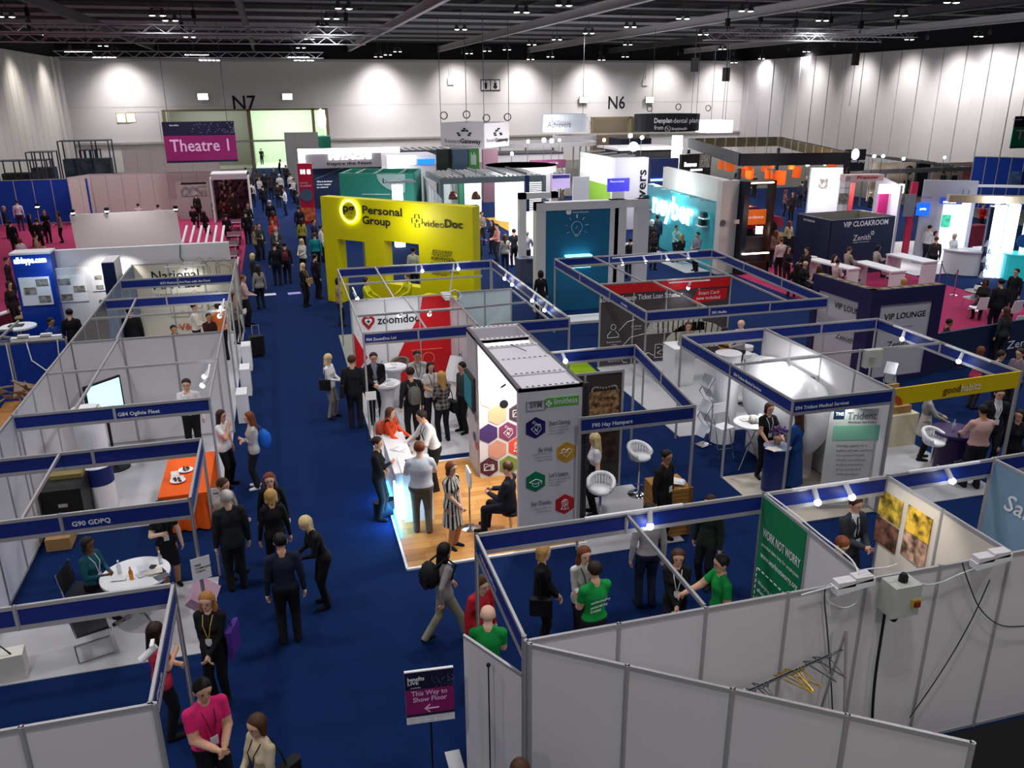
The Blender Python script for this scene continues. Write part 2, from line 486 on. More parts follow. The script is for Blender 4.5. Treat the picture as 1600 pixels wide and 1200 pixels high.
 for F_, sg in ((FR, -1), (FL, 1)):
  hj = pel + np.array([.082 * sg, 0, -.03])
  K, A = ik(hj, F_, .425, .425, (0.12 * sg, -1, 0.05))
  q = 1.0 if fem else 1.08
  lc = bc if (not skirt or skirt == 'dress0') else (hexc(bottom))
  low = lc
  a(hj, K, .094 * q * W ** .5, .066 * q, lc, k=.02, fw=fz)
  a(K, A, .066 * q, (.047 if skirt else .054) * q, low, k=.015)
  toe = A + np.array([.03 * sg, -.155, -.022]) if A[2] < .2 or True else A
  a(A + (0, .02, -.02), toe, .046, .034, sc_, k=.012, g='f', cut=((max(A[2] - .068, 0.002), -1),))
 if skirt:
  hem = {'dress': .50, 'maxi': .12, 'skirt': .48, 'mini': .62}.get(skirt, .5)
  wd = .235 if skirt == 'maxi' else .185
  a(waist - dv * .03, (0, 0, hem - .04), .122 * W, wd * W, cc if skirt in ('dress', 'maxi') else hexc(bottom), k=.03, flat=.85, cut=((hem, -1),), pri=.02, g='s')
  if skirt in ('dress', 'maxi'): pass
 F, lo = field(pr, vox)
 v, q = surf_nets(F, lo, vox)
 D = np.stack([cap_d(v, p_) - p_['pri'] for p_ in pr], 1)
 am = D.argmin(1)
 cols = np.array([p_['col'] for p_ in pr])[am]
 gr = np.array([p_['g'] for p_ in pr])[am]
 if not skirt or skirt in ('skirt', 'mini'):
  hemu = (-.11 if coat else -.07 if (untuck or (fem and not skirt)) else .03) if not sitting else (.0 if coat else .04)
  tl = gr == 't'
  u_ = (v - pel) @ dv
  cols[tl & (u_ >= hemu)] = cc; cols[tl & (u_ < hemu)] = bc
 if pattern:
  cols = pattern(v, cols, cc, bc)
 if tie:
  m_ = (np.abs(v[:, 0]) < .020) & (((v - nb) @ fv) > .02) & (((v - pel) @ dv) > .12) & (((v - pel) @ dv) < .53)
  cols[m_] = hexc(tie)
 if style == 'bald':
  pass
 V, Fc, Cc = [v], [q], [cols]
 nv = len(v)
 def extra(mb, c):
  nonlocal nv
  vv = np.array(mb.v); V.append(vv); Cc.append(np.tile(c, (len(vv), 1)))
  Fc.append([tuple(i + nv for i in f) for f in mb.f]); nv += len(vv)
 if dist < 34:
  m1 = MB()
  for sx in (-.032, .032): m1.ball(hl((sx, -.087, .012)), (.011, .007, .007), 6, 4)
  extra(m1, (.02, .015, .012))
  m1 = MB()
  for sx in (-.032, .032): m1.ball(hl((sx, -.090, .031)), (.017, .006, .004), 6, 4)
  extra(m1, tuple(.5 * np.array(hc if style != 'bald' else sk)))
  m1 = MB(); m1.ball(hl((0, -.083, -.056)), (.021, .007, .006), 6, 4); extra(m1, (.32, .09, .07))
 if near:
  m1 = MB()
  for T, e, hn, sg in ends:
   n_ = np.array([-sg * 1.0, .25, -.1]); n_ = n_ - e * (n_ @ e); n_ /= np.linalg.norm(n_)   # palm looks inwards
   w_ = np.cross(e, n_) * sg
   for i, ln in enumerate((.068, .078, .072, .056)):
    b0 = hn + w_ * (.027 - .018 * i) + e * .018
    p1 = b0 + e * ln * .45 + n_ * .006; p2 = p1 + e * ln * .30 + n_ * .018; p3 = p2 + e * ln * .12 + n_ * .022
    m1.tube([b0 - e * .02, b0, p1, p2, p3], [.009, .0095, .009, .008, .005], 5)
   t0 = T + e * .03 + w_ * .026
   m1.tube([t0, t0 + e * .025 + w_ * .022 + n_ * .008, t0 + e * .055 + w_ * .026 + n_ * .022], [.012, .011, .007], 5)
  extra(m1, sk)
 v_all = np.concatenate(V) * s; c_all = np.concatenate(Cc)
 faces = [tuple(f) for part in Fc for f in (part if isinstance(part, list) else part.tolist())] if len(Fc) > 1 else Fc[0]
 me = quad_mesh('person', v_all, faces, c_all, colmat('cloth_and_skin'))
 o = add('person', me, None, (x, y, 0.0 if not sitting else 0.0))
 o.rotation_euler = (0, 0, fa)
 tag(o, label, 'person', group)
 if style != 'bald':
  hp_ = []
  b = lambda *q, **k: hp_.append(prim(*q, **k))
  b(hl((0, .018, .038)), hl((0, .010, .042)), .099, .097, hc, k=.01)
  if style == 'bob':
   for sx in (-1, 1):
    b(hl((sx * .055, .02, .03)), hl((sx * .075, .012, -.09)), .05, .036, hc, k=.03)
   b(hl((0, .05, .0)), hl((0, .05, -.10)), .07, .05, hc, k=.03)
  elif style == 'long':
   for sx in (-1, 1):
    b(hl((sx * .055, .02, .03)), hl((sx * .082, .015, -.13)), .05, .036, hc, k=.03)
    b(hl((sx * .078, .015, -.10)), hcn + np.array([sx * .085, .015, -.27]), .038, .028, hc, k=.03)
   b(hl((0, .05, .0)), hcn + np.array([0, .085, -.28]) - fv * .02, .075, .05, hc, k=.03)
  elif style == 'pony':
   b(hl((0, .10, .02)), hl((0, .13, -.16)), .035, .022, hc, k=.02)
  elif style == 'bun':
   b(hl((0, .105, .03)), hl((0, .11, .03)), .035, .035, hc, k=.015)
  fcut = [prim(hl((0, -.115, -.012)), hl((0, -.105, -.05)), .085, .085, hc, sub=True, k=.01)]
  if style == 'short':
   fcut.append(prim(hl((0, -.02, -.10)), hl((0, .03, -.115)), .093, .088, hc, sub=True, k=.01))
  hv = max(vox, .011 if near else 0)
  F2, lo2 = field(hp_, hv, fcut)
  v2, q2 = surf_nets(F2, lo2, hv)
  rs = np.random.RandomState(int(abs(hx * 7 + hy)) % 9999)
  st = 1 + .22 * np.sin(v2[:, 0] * 210 + v2[:, 1] * 130)[:, None] * (rs.rand(len(v2), 1))
  add('hair', quad_mesh('hair', v2 * s, q2, np.array(hc) * st, colmat('hair_strands', .5)), o)
 if lan and dist < 40:
  m1 = MB()
  fr = lambda X, u_, f_: (pel + dv * u_ + fv * f_ + np.array([X, 0, 0])) * s
  R_ = .125 * (W if W > 1 else 1)
  bot = .20
  for sx in (-1, 1):
   m1.tube([fr(sx * .062, .555, -.03), fr(sx * .066, .50, .06), fr(sx * .05, .40, R_ + .012), fr(sx * .008, bot, R_ + .012)], .007, 5)
  add('lanyard', None or mesh_of(m1, 'lanyard', mat('lanyard_' + lan, lan, .7)), o)
  if badge:
   m2 = MB(); c_ = fr(0, bot - .06, R_ + .016); m2.cbox(c_, (.085 * s, .006, .11 * s))
   add('badge', mesh_of(m2, 'badge', mat('badge_card', '#dcdce0', .5)), o)
 return o
def mesh_of(mb, name, m, smooth=False):
 me = bpy.data.meshes.new(name); me.from_pydata(mb.v, [], mb.f); me.materials.append(m)
 if smooth: me.polygons.foreach_set('use_smooth', [True] * len(me.polygons))
 me.update(); return me
def stripes_v(n=26, dark=(.012, .012, .014), light=(.6, .58, .55), zmax=2.0, zmin=.1):
 def f(v, cols, cc, bc):
  m = (np.abs(cols - np.array(cc)).sum(1) < 1e-4) & (v[:, 2] < zmax) & (v[:, 2] > zmin)
  a = np.arctan2(v[:, 1] * 1.15, v[:, 0])
  b = np.sin(a * n / 2) > 0.05
  cols[m & b] = dark; cols[m & ~b] = light
  return cols
 return f
def bands_h(w, dark, light):
 def f(v, cols, cc, bc):
  m = np.abs(cols - np.array(cc)).sum(1) < 1e-4
  b = (np.floor(v[:, 2] / w) % 2) == 0
  cols[m & b] = hexc(dark); cols[m & ~b] = hexc(light)
  return cols
 return f
def plaid(dark, light, w=.05):
 def f(v, cols, cc, bc):
  m = np.abs(cols - np.array(cc)).sum(1) < 1e-4
  b = ((np.floor(v[:, 2] / w) % 2) + (np.floor((v[:, 0] + .5 * v[:, 1]) / w) % 2))
  d, l = np.array(hexc(dark)), np.array(hexc(light))
  cols[m] = d + (l - d) * (b[m] / 2)[:, None]
  return cols
 return f
# ------------------------------------------------------------------ lights of the hall: high-bay pairs in rows, wall washers
def lamp(name, kind, loc, energy, col=(1, 1, 1), size=0.2, spot=None, blend=0.6, aim=None, parent=None):
 L = bpy.data.lights.new(name, kind); L.energy = energy; L.color = col
 if kind == 'SPOT':
  L.spot_size = math.radians(spot); L.spot_blend = blend; L.shadow_soft_size = size
 elif kind == 'AREA':
  if isinstance(size, tuple): L.shape = 'RECTANGLE'; L.size, L.size_y = size
  else: L.shape = 'DISK'; L.size = size
 else:
  L.shadow_soft_size = size
 o = bpy.data.objects.new(name, L); COL.objects.link(o)
 o.location = loc
 if aim is not None:
  o.rotation_euler = (Vector(aim) - Vector(loc)).to_track_quat('-Z', 'Y').to_euler()
 if parent is not None:
  o.parent = parent; o.location = Vector(loc) - ORG[parent.name]
 o['kind'] = 'helper'
 return o
HALL_E = 1050.0
HALL_C = (1.0, 0.985, 1.0)
M_DARK = mat('ceiling_dark', '#1d1c22', .9)
M_STEEL_D = mat('steel_dark_grey', '#4a484e', .7)
M_BEAM = mat('beam_pale_grey', '#b5b2b6', .7)
M_BULB = mat('bulb_white', '#fff8ee', .5, noise=0, emit=14)
M_ALU = mat('aluminium', '#b0aeb1', .4, metal=.35, noise=.05, scale=3)
M_ALU_D = mat('aluminium_dull', '#77767a', .45, metal=.7, noise=.05, scale=3)
M_WHITE = mat('white_laminate', '#dcd9dc', .55, noise=.03, scale=2)
M_WHITE_B = mat('white_gloss', '#ececf0', .35, noise=.02)
M_BLACK = mat('black_plastic', '#131316', .5)
M_CHROME = mat('chrome', '#d0d0d4', .12, metal=1, noise=0)
M_BLUE = mat('fascia_blue', '#122a7c', .55, noise=.04, scale=2)
M_NAVY = mat('navy_panel', '#10204e', .6, noise=.05, scale=2)
M_BLUEWALL = mat('blue_fabric_panel', '#123a9c', .8, noise=.06, scale=5, bump=.1)
M_WALLC = mat('hall_wall_cream', '#d4cfd1', .85, noise=.05, scale=.35)
M_TXT_W = mat('print_white', '#eef0f6', .6, noise=0)
M_TXT_K = mat('print_black', '#15151a', .6, noise=0)
M_TXT_G = mat('print_grey', '#6d6d75', .6, noise=0)
M_GREYCARP = mat('carpet_light_grey', '#b4b3b8', .95, noise=.10, scale=1.6, bump=.15, bscale=140)
def carpet(name, col, v=.16):
 m = mat(name, col, .97, noise=v, scale=.9, bump=.35, bscale=220, spec=.1)
 return m
M_BLUECARP = carpet('carpet_blue', '#0b2350')
M_PINK = carpet('carpet_pink', '#9c3159', .12)
M_CONC = mat('floor_concrete', '#74726c', .8, noise=.08, scale=.8, bump=.05)
M_GREENC = carpet('carpet_lime', '#7f9d17')
YF = 96.0; XL, XR = -19.3, 55.6; ZT = 10.95
MB().box(-34, 70, -6, YF, -.06, 0).build('floor', M_CONC, kind='structure', label='grey concrete hall floor', cat='floor')
MB().box(-9.5, 42, 4.2, 62, 0, .008).build('floor_carpet_blue', M_BLUECARP, kind='structure', label='dark blue carpet along the aisles', cat='carpet')
MB().box(-2.4, 3.2, 62, YF, 0, .008).build('floor_carpet_blue', M_BLUECARP, kind='structure', label='dark blue carpet of the far aisle towards the loading door', cat='carpet')
w = MB()
d7 = (-10.55, 5.85, 5.9); d6 = (36.2, 43.4, 4.6)
w.box(XL, d7[0], YF, YF + .4, 0, ZT); w.box(d7[1], d6[0], YF, YF + .4, 0, ZT); w.box(d6[1], XR, YF, YF + .4, 0, ZT)
w.box(XL, XR, YF + .01, YF + .3, ZT - .1, 14.2) if False else None; w.box(d7[0], d7[1], YF, YF + .4, d7[2], ZT); w.box(d6[0], d6[1], YF, YF + .4, d6[2], ZT)
wall_far = w.build('wall_far', M_WALLC, kind='structure', label='tall cream end wall of the hall', cat='wall')
MB().box(XL - 2, XR + 2, YF + .02, YF + .4, ZT, 14.2).build('upper_wall', M_DARK, wall_far)
for X_ in (XL - .4, XR + .3): MB().box(X_, X_ + .1, 30, YF, ZT - .1, 14.2).build('upper_wall', M_DARK, wall_far)
MB().box(XL, XR, YF - .02, YF, 6.35, 6.38).build('trim_1', mat('wall_seam', '#a9a39e', .9), wall_far)
MB().box(XL, XR, YF - .35, YF - .02, ZT - .25, ZT).build('trim_2', M_BEAM, wall_far)
MB().box(XL, XR, YF - .25, YF - .01, 2.75, 2.95).build('trim_3', mat('wall_seam', '#a9a39e'), wall_far)
def panel_wall(name, X, ys, sgn, tops):
 t = thing(name, 'tall cream folding partition of narrow panels at the hall side', 'wall', (X, ys[0], 0), kind='structure')
 me = None
 for i in range(len(ys) - 1):
  b = MB(); y0, y1 = ys[i], ys[i + 1]
  z = tops
  off = .05 if i % 2 else 0
  b.box(min(X, X + sgn * .3) - off * sgn, max(X, X + sgn * .3), y0 + .03, y1 - .03, 0, z)
  b.build('panel', M_WALLC, t)
 MB().box(X + sgn * .25, X + sgn * .35, ys[0], ys[-1], 0, tops).build('backing', mat('wall_seam_dark', '#6a655c', .9), t)
 return t
panel_wall('wall_right', XR, [YF - 1.3 * i for i in range(47)][::-1], 1, ZT)
panel_wall('wall_left', XL, [YF - 1.95 * i for i in range(26)][::-1], -1, ZT)
for Y in (93.3, 91.2):
 MB().cbox((XL + .12, Y, ZT / 2), (.28, .3, ZT)).build('wall_left_pier', M_WALLC, kind='structure', label='slim cream pier at the far corner', cat='wall')
MB().box(-34, 70, -6, YF + .4, 14.2, 14.4).build('ceiling', M_DARK, kind='structure', label='dark metal deck of the hall roof', cat='ceiling')
for i, X in enumerate((-20.5, -10.6, -1.0, 8.6, 18.2, 28.4, 38, 47.5, 57)):
 b = MB(); b.box(X - .05, X + .05, -4, YF, 11.78, 12.2); b.box(X - .14, X + .14, -4, YF, 11.72, 11.78); b.box(X - .14, X + .14, -4, YF, 12.2, 12.26)
 b.build('ceiling_beam', M_BEAM if i in (3, 4, 5, 7) else M_STEEL_D, kind='structure', label='pale steel girder running along the hall under the roof', cat='beam')
for i in range(34):
 Y = 30 + i * 2.0
 if Y < YF:
  MB().box(-30, 64, Y - .06, Y + .06, 12.35 + (i % 3) * .25, 12.52 + (i % 3) * .25).build('ceiling_purlin', M_BEAM if i % 3 else M_STEEL_D, kind='structure', label='thin steel purlin crossing under the roof deck', cat='beam')
for i in range(26):
 X = -28 + i * 3.5
 MB().box(X - .12, X + .12, 40, YF, 13.1, 13.4).build('ceiling_duct', mat('duct_dark', '#2a292e', .8), kind='structure', label='dark service duct under the roof deck', cat='duct')
def mk_highbay():
 t = thing('high_bay_lamp', 'pair of round high-bay lamps glowing under the dark roof', 'lamp', (0, 0, 0), 'high-bay lamp pairs under the roof')
 for sx in (-.26, .26):
  h = MB().lathe([(.05, .34), (.09, .30), (.15, .08), (.20, 0.0), (.185, .0), (.14, .07), (.05, .2)], (sx, 0, 0), 12).build('reflector', M_STEEL_D, t)
  MB().ball((sx, 0, .03), (.165, .165, .06), 10, 6).build('bulb', M_BULB, h)
 MB().bar((-.3, 0, .36), (.3, 0, .36), .05).build('bracket', M_STEEL_D, t)
 MB().bar((0, 0, .36), (0, 0, 2.78), .03).build('drop_rod', M_STEEL_D, t)
 return t
LP = [(246, 23), (266, 31), (296, 57), (161, 71), (178, 79), (537, 12), (518, 28), (504, 40), (483, 60), (470, 74), (621, 80), (591, 88), (720, 45), (761, 79), (792, 77),
      (815, 18), (881, 7), (920, 51), (985, 41), (870, 61), (831, 69), (860, 88), (829, 92), (940, 93), (981, 69), (977, 88), (1067, 28), (1166, 16), (1099, 53), (1147, 97), (1285, 31),
      (1408, 23), (1421, 61), (1386, 77), (1529, 56), (1563, 65), (1260, 80), (606, 85), (10, 25), (73, 53), (1190, 91), (1129, 76), (733, 83)]
for i, (x, y) in enumerate(LP):
 p = P(x, y, 11.5)
 if p[1] > 93: p = PY(x, y, 92.5 - (i % 3) * 1.3)
 place('highbay', mk_highbay, (p[0], p[1], p[2] - .05), 0)
 if p[1] < 92: lamp('high_bay_light', 'SPOT', (p[0], p[1], p[2] - .15), HALL_E * (1.35 if p[1] > 55 else 1.1), HALL_C, .35, 160, 1.0, (p[0], p[1], 0))
for X in (-14, -5, 3.6, 12.8, 22.3, 31.5):
 for Y in (-4, 4, 12, 20, 28, 36):
  place('highbay', mk_highbay, (X, Y, 11.45), 0)
  lamp('high_bay_light', 'SPOT', (X, Y, 11.3), HALL_E * (.95 if Y > 8 else .72), HALL_C, .35, 150, 1.0, (X, Y, 0))
def mk_washer():
 t = thing('wall_washer', 'small spotlight on a bracket washing the hall wall', 'lamp', (0, 0, 0), 'spotlights washing the hall walls')
 MB().lathe([(.09, 0), (.11, .05), (.11, .3), (.05, .36)], (0, 0, 0), 10).build('can', M_STEEL_D, t)
 MB().bar((0, 0, .3), (0, 0, 2.8), .03).build('bracket', M_STEEL_D, t)
 MB().lathe([(.0, .006), (.085, .006)], (0, 0, 0), 10).build('bulb', M_BULB, t)
 return t
for px in (194, 592, 712, 812, 918, 1035, 1118):
 p = PY(px, 140, YF)
 place('washer', mk_washer, (p[0], YF - 3.6, 11.4))
 lamp('wall_washer_light', 'SPOT', (p[0], YF - 3.6, 11.35), 1750, (1, .97, .92), .5, 84, 1.0, (p[0], YF, 6.8))
for px in (1272, 1345, 1418, 1492, 1590):
 p = PX(px, 150, XR)
 place('washer', mk_washer, (XR - 3.6, p[1], 11.4))
 lamp('wall_washer_light', 'SPOT', (XR - 3.6, p[1], 11.35), 1500, (1, .97, .92), .5, 84, 1.0, (XR, p[1], 6.8))
for Y in (88, 78, 68):
 place('washer', mk_washer, (XL + 2.6, Y, 11.4))
 lamp('wall_washer_light', 'SPOT', (XL + 2.6, Y, 11.35), 1100, (1, .95, .80), .4, 100, 1.0, (XL, Y, 4.5))
def truss(p0, p1, label, d=.42, seg=.6, m=None):
 m = m or mat('truss_silver', '#a9a9b0', .5)
 a, b = Vector(p0), Vector(p1); L = (b - a).length; u = (b - a).normalized(); s = u.cross(Vector((0, 0, 1))).normalized(); up = Vector((0, 0, 1))
 t = thing('lighting_truss', label, 'truss', tuple(a), 'lighting trusses hung under the roof')
 for i, j in ((-1, 0), (1, 0), (0, 1)) if False else ((-1, -1), (1, -1), (1, 1), (-1, 1)):
  o = s * i * d / 2 + up * j * d / 2
  MB().tube([a + o, b + o], .028, 6).build('chord', m, t)
 n = max(2, int(L / seg)); bm = MB()
 for k in range(n):
  q0, q1 = a + u * L * k / n, a + u * L * (k + 1) / n
  for i in (-1, 1):
   z0 = -1 if k % 2 else 1
   bm.tube([q0 + s * i * d / 2 + up * z0 * d / 2, q1 + s * i * d / 2 - up * z0 * d / 2], .016, 5)
  bm.tube([q0 + s * d / 2 * (1 if k % 2 else -1) - up * d / 2, q1 - s * d / 2 * (1 if k % 2 else -1) - up * d / 2], .016, 5)
 bm.build('brace', m, t)['kind'] = 'stuff'
 for f in (.12, .5, .88):
  q = a + u * L * f
  MB().tube([q + up * d / 2, (q.x, q.y, 12.3)], .03, 6).build('hoist_chain', M_BLACK, t)
  MB().cbox((q.x, q.y, q.z + .75), (.22, .22, .45)).build('hoist', M_BLACK, t)
 return t
def TP(x, y, z): return P(x, y, z)
TR = [((-30, 44, 39), (612, 50, 39)) ]
def truss_px(x0, y0, x1, y1, z, label):
 a, b = P(x0, y0, z), P(x1, y1, z); Ym = (a[1] + b[1]) / 2
 return truss((a[0], Ym, z), (b[0], Ym, z), label), Ym
truss_px(-40, 42, 612, 50, 10.9, 'long silver lattice truss crossing above the theatre, nearest of three')
truss_px(-40, 57, 568, 66, 10.7, 'long silver lattice truss crossing above the theatre, middle of three')
truss_px(60, 80, 500, 90, 10.4, 'silver lattice truss close to the end wall carrying bright lamps')
truss_px(1066, 61, 1425, 55, 10.6, 'silver lattice truss above the lounge stands')
truss_px(1160, 48, 1420, 54, 10.9, 'second silver lattice truss above the lounge stands')
def mk_flood():
 t = thing('stage_flood', 'bright stage floodlight clamped to the far truss', 'lamp', (0, 0, 0), 'stage floodlights on the far truss')
 MB().cbox((0, 0, 0), (1.5, .4, .12)).build('housing', M_STEEL_D, t)
 for i in range(5): MB().lathe([(.0, -.07), (.12, -.07), (.13, -.03)], (-.6 + .3 * i, 0, 0), 10).build('bulb', mat('flood_glow', '#ffffff', .5, noise=0, emit=40), t)
 for i in (-.5, .5): MB().bar((i, 0, .06), (i, 0, .5), .04).build('clamp', M_BLACK, t)
 return t
for i, (x, y) in enumerate(((122, 79), (163, 88), (307, 84), (327, 93), (466, 88), (475, 93))):
 p = P(x, y, 10.0)
 if p[1] > 93: p = PY(x, y, 92)
 place('flood', mk_flood, p, 0)
 lamp('stage_flood_light', 'SPOT', (p[0], p[1] - .3, p[2] - .2), 700, (1, 1, 1), .3, 120, .8, (p[0], p[1] - 2, 0))
M_CORR = mat('corridor_pale_green', '#c9d6c2', .8)
def corridor(name, x0, x1, z1, depth, m, E, label):
 b = MB(); b.box(x0 - .3, x1 + .3, YF + depth, YF + depth + .2, 0, z1 + 1); b.box(x0 - .3, x0, YF + .4, YF + depth, 0, z1 + 1); b.box(x1, x1 + .3, YF + .4, YF + depth, 0, z1 + 1)
 b.box(x0, x1, YF + .4, YF + depth, -.06, 0.0); b.box(x0, x1, YF + .4, YF + depth, z1 + .9, z1 + 1)
 o = b.build(name, m, kind='structure', label=label, cat='corridor')
 lamp('corridor_light', 'AREA', ((x0 + x1) / 2, YF + depth * .45, z1 + .8), E, (.93, 1.0, .9), ((x1 - x0) * .8, 1.5), aim=((x0 + x1) / 2, YF + depth * .6, 0))
 return o
corridor('wall_corridor', -2.1, 5.85, 5.9, 9, M_CORR, 900, 'pale green lit corridor behind the open loading door')
corridor('wall_corridor', -10.55, -2.3, 5.9, 6, mat('corridor_grey', '#9a988f', .8), 260, 'dim grey lobby behind the loading door')
corridor('wall_corridor', d6[0], d6[1], d6[2], 5, mat('corridor_brown', '#8b7a6d', .8), 160, 'dim lobby behind the far side doorway')
def door_frame(n, x0, x1, z1, xm):
 t = thing(f'door_{n}', 'bronze frame around the open loading door in the end wall', 'door frame', ((x0 + x1) / 2, YF, 0), kind='structure')
 m = mat('bronze_frame', '#85795f', .6)
 for X in (x0, x1): MB().box(X - .15, X + .15, YF - .12, YF + .45, 0, z1 + .15).build('jamb', m, t)
 for X in xm: MB().box(X - .14, X + .14, YF - .12, YF + .45, 0, z1 + .15).build('mullion', m, t)
 MB().box(x0, x1, YF - .12, YF + .45, z1, z1 + .18).build('lintel', m, t)
 return t
door_frame(1, d7[0], d7[1], d7[2], (-2.2, 4.4))
door_frame(2, d6[0], d6[1], d6[2], (41.0,))
p = PY(481, 200, YF)
def wall_text(s, x0, y0, x1, y1, label, m=M_TXT_K, bold=.012):
 a, b = PY(x0, y1, YF), PY(x1, y0, YF)
 t = thing('wall_number', label, 'sign', (a[0], YF, a[2]))
 text(s, (a[0], YF - .01, a[2]), (1, 0, 0), (0, 0, 1), size=b[2] - a[2], width=b[0] - a[0], m=m, parent=t, bold=bold, off=.02)
wall_text('N7', 365, 149, 399, 171, 'large black door number N7 on the end wall')
wall_text('N6', 950, 150, 977, 170, 'large black door number N6 on the end wall')
def exit_sign(px, py, label):
 p = PY(px, py, YF - .3)
 t = thing('exit_sign', label, 'sign', p, 'lit exit signs on the end wall')
 MB().cbox((p[0], p[1], p[2]), (1.1, .16, .72)).build('case', M_ALU_D, t)
 MB().cbox((p[0], p[1] - .085, p[2] + .0), (.98, .02, .60)).build('panel', mat('exit_glow', '#f2fff4', .5, noise=0, emit=5), t)
 MB().cbox((p[0] - .15, p[1] - .1, p[2]), (.5, .01, .3)).build('arrow', mat('exit_green', '#d5f2dc', .5, noise=0, emit=3.5), t)
for q in ((317, 151, 'lit exit sign on the wall just before the number N7'), (449, 151, 'lit exit sign on the wall just after the number N7'), (912, 156, 'lit exit sign on the wall just before the number N6'), (1015, 156, 'lit exit sign on the wall just after the number N6')): exit_sign(*q)
a, b = PY(751, 142, YF), PY(781, 124, YF)
t = thing('toilet_sign', 'black framed toilet sign with two figures high on the end wall', 'sign', (a[0], YF, a[2]))
MB().box(a[0], b[0], YF - .1, YF, a[2], b[2]).build('frame', M_BLACK, t)
xm = (a[0] + b[0]) / 2
for k, (x0, x1) in enumerate(((a[0] + .08, xm - .05), (xm + .05, b[0] - .08))):
 pn = MB().box(x0, x1, YF - .12, YF - .1, a[2] + .1, b[2] - .1).build('panel', M_WHITE, t)
 xc = (x0 + x1) / 2; z = a[2]; f = MB()
 f.cbox((xc, YF - .13, z + .98), (.15, .015, .15), bev=.0); f.cbox((xc, YF - .13, z + .68), (.32, .015, .36)); f.poly([(xc - (.16 if k == 0 else .3), YF - .135, z + .5), (xc + (.16 if k == 0 else .3), YF - .135, z + .5), (xc + .12, YF - .135, z + .2), (xc - .12, YF - .135, z + .2)], (0, .01, 0))
 f.build('figure', M_TXT_K, pn)
a, b = PY(183, 192, YF), PY(211, 176, YF)
t = thing('window_1', 'small lit window high in the end wall', 'window', (a[0], YF, a[2]), kind='structure')
MB().box(a[0], b[0], YF - .08, YF, a[2], b[2]).build('window_frame', mat('frame_cream', '#b8ad94', .7), t)
for k in range(2):
 x0 = a[0] + .1 + k * (b[0] - a[0]) / 2; MB().box(x0, x0 + (b[0] - a[0]) / 2 - .18, YF - .1, YF - .08, a[2] + .1, b[2] - .1).build('pane', mat('pane_lit', '#fff6e0', .4, noise=0, emit=1.6), t)
a, b = PY(211, 250, YF), PY(247, 176, YF)
t = thing('door_3', 'flush cream door panel in the end wall', 'door', (a[0], YF, 0), kind='structure')
MB().box(a[0], b[0], YF - .05, YF, 0, b[2]).build('door_leaf', M_WALLC, t); MB().box(a[0] - .08, b[0] + .08, YF - .03, YF, b[2], b[2] + .1).build('trim', mat('wall_seam', '#a9a39e'), t)
for px, pb in ((703, 122), (1009, 124)):
 a = PY(px, 95, YF); b = PY(px, pb, YF)
 t = thing('conduit', f'white cable conduit dropping to a small box on the end wall near {"the toilet sign" if px < 900 else "the number N6"}', 'conduit', (a[0], YF, b[2]))
 for dx in (-.12, .12): MB().box(a[0] + dx - .05, a[0] + dx + .05, YF - .1, YF, b[2], a[2]).build('pipe', M_WHITE, t)
 MB().box(a[0] - .35, a[0] + .35, YF - .2, YF - .005, b[2] - .7, b[2]).build('junction_box', M_WHITE, t)
# ------------------------------------------------------------------ shell-scheme stands: octagonal posts, panels, rails, blue fascia boards
_post = {}
def post(t, x, y, z1=2.5, z0=0.0):
 k = round(z1 - z0, 3)
 if k not in _post:
  me = MB(); me.prism([(.026 * math.cos(math.pi / 8 + i * math.pi / 4), .026 * math.sin(math.pi / 8 + i * math.pi / 4)) for i in range(8)], 0, k)
  me.prism([(.012 * math.cos(i * math.pi / 4), .012 * math.sin(i * math.pi / 4)) for i in range(8)], k, k + .006)
  _post[k] = mesh_of(me, 'post', M_ALU)
 o = add('post', _post[k], t); o.location = Vector((x, y, z0)) - ORG[t.name]
 return o
def seg(p0, p1, n): return [(p0[0] + (p1[0] - p0[0]) * i / n, p0[1] + (p1[1] - p0[1]) * i / n) for i in range(n + 1)]
def rail(t, p0, p1, z, h=.045, w=.032, name='top_rail'):
 MB().slab(p0, p1, w, z - h, z).build(name, M_ALU, t)
def wall(t, p0, p1, n, m=None, z0=.0, z1=2.5, posts=True, skip=()):
 pts = seg(p0, p1, n); m = m or M_WHITE
 for i in range(n):
  if i in skip: continue
  a, b = pts[i], pts[i + 1]
  MB().slab(a, b, .012, z0 + .02, z1 - .03).build('wall_panel', m, t)
  rail(t, a, b, z1); rail(t, a, b, z0 + .05, name='bottom_rail')
 if posts:
  for q in pts: post(t, q[0], q[1], z1)
def fascia(t, p0, p1, n=2, m=None, z1=2.5, h=.30, ends=True, legs=(True, True)):
 pts = seg(p0, p1, n)
 for i in range(n):
  MB().slab(pts[i], pts[i + 1], .010, z1 - h + .05, z1 - .04).build('fascia_board', m or M_BLUE, t)
 rail(t, p0, p1, z1, .045); rail(t, p0, p1, z1 - h + .055, .055, name='lower_rail')
 for q in pts[1:-1]: post(t, q[0], q[1], z1, z1 - h)
 for q, f in zip((pts[0], pts[-1]), legs):
  if f: post(t, q[0], q[1], z1)
def bar(t, p0, p1, z=2.49): MB().slab(p0, p1, .032, z - .05, z).build('cross_bar', M_ALU, t)
def ftext(t, s, x, y, d=(1, 0), size=.115, z=2.30, m=None, bold=.02, nrm=None):
 size = size * .52
 """lettering on a fascia board, starting at plan point (x, y) and running along d"""
 n_ = np.cross((d[0], d[1], 0), (0, 0, 1))
 text(s, (x + n_[0] * .006, y + n_[1] * .006, z), (d[0], d[1], 0), (0, 0, 1), size=size, m=m or M_TXT_W, parent=t, bold=bold, off=.003)
def booth(label, x, y, group='shell scheme stands'): return thing('exhibition_booth', label, 'stand', (x, y, 0), group)
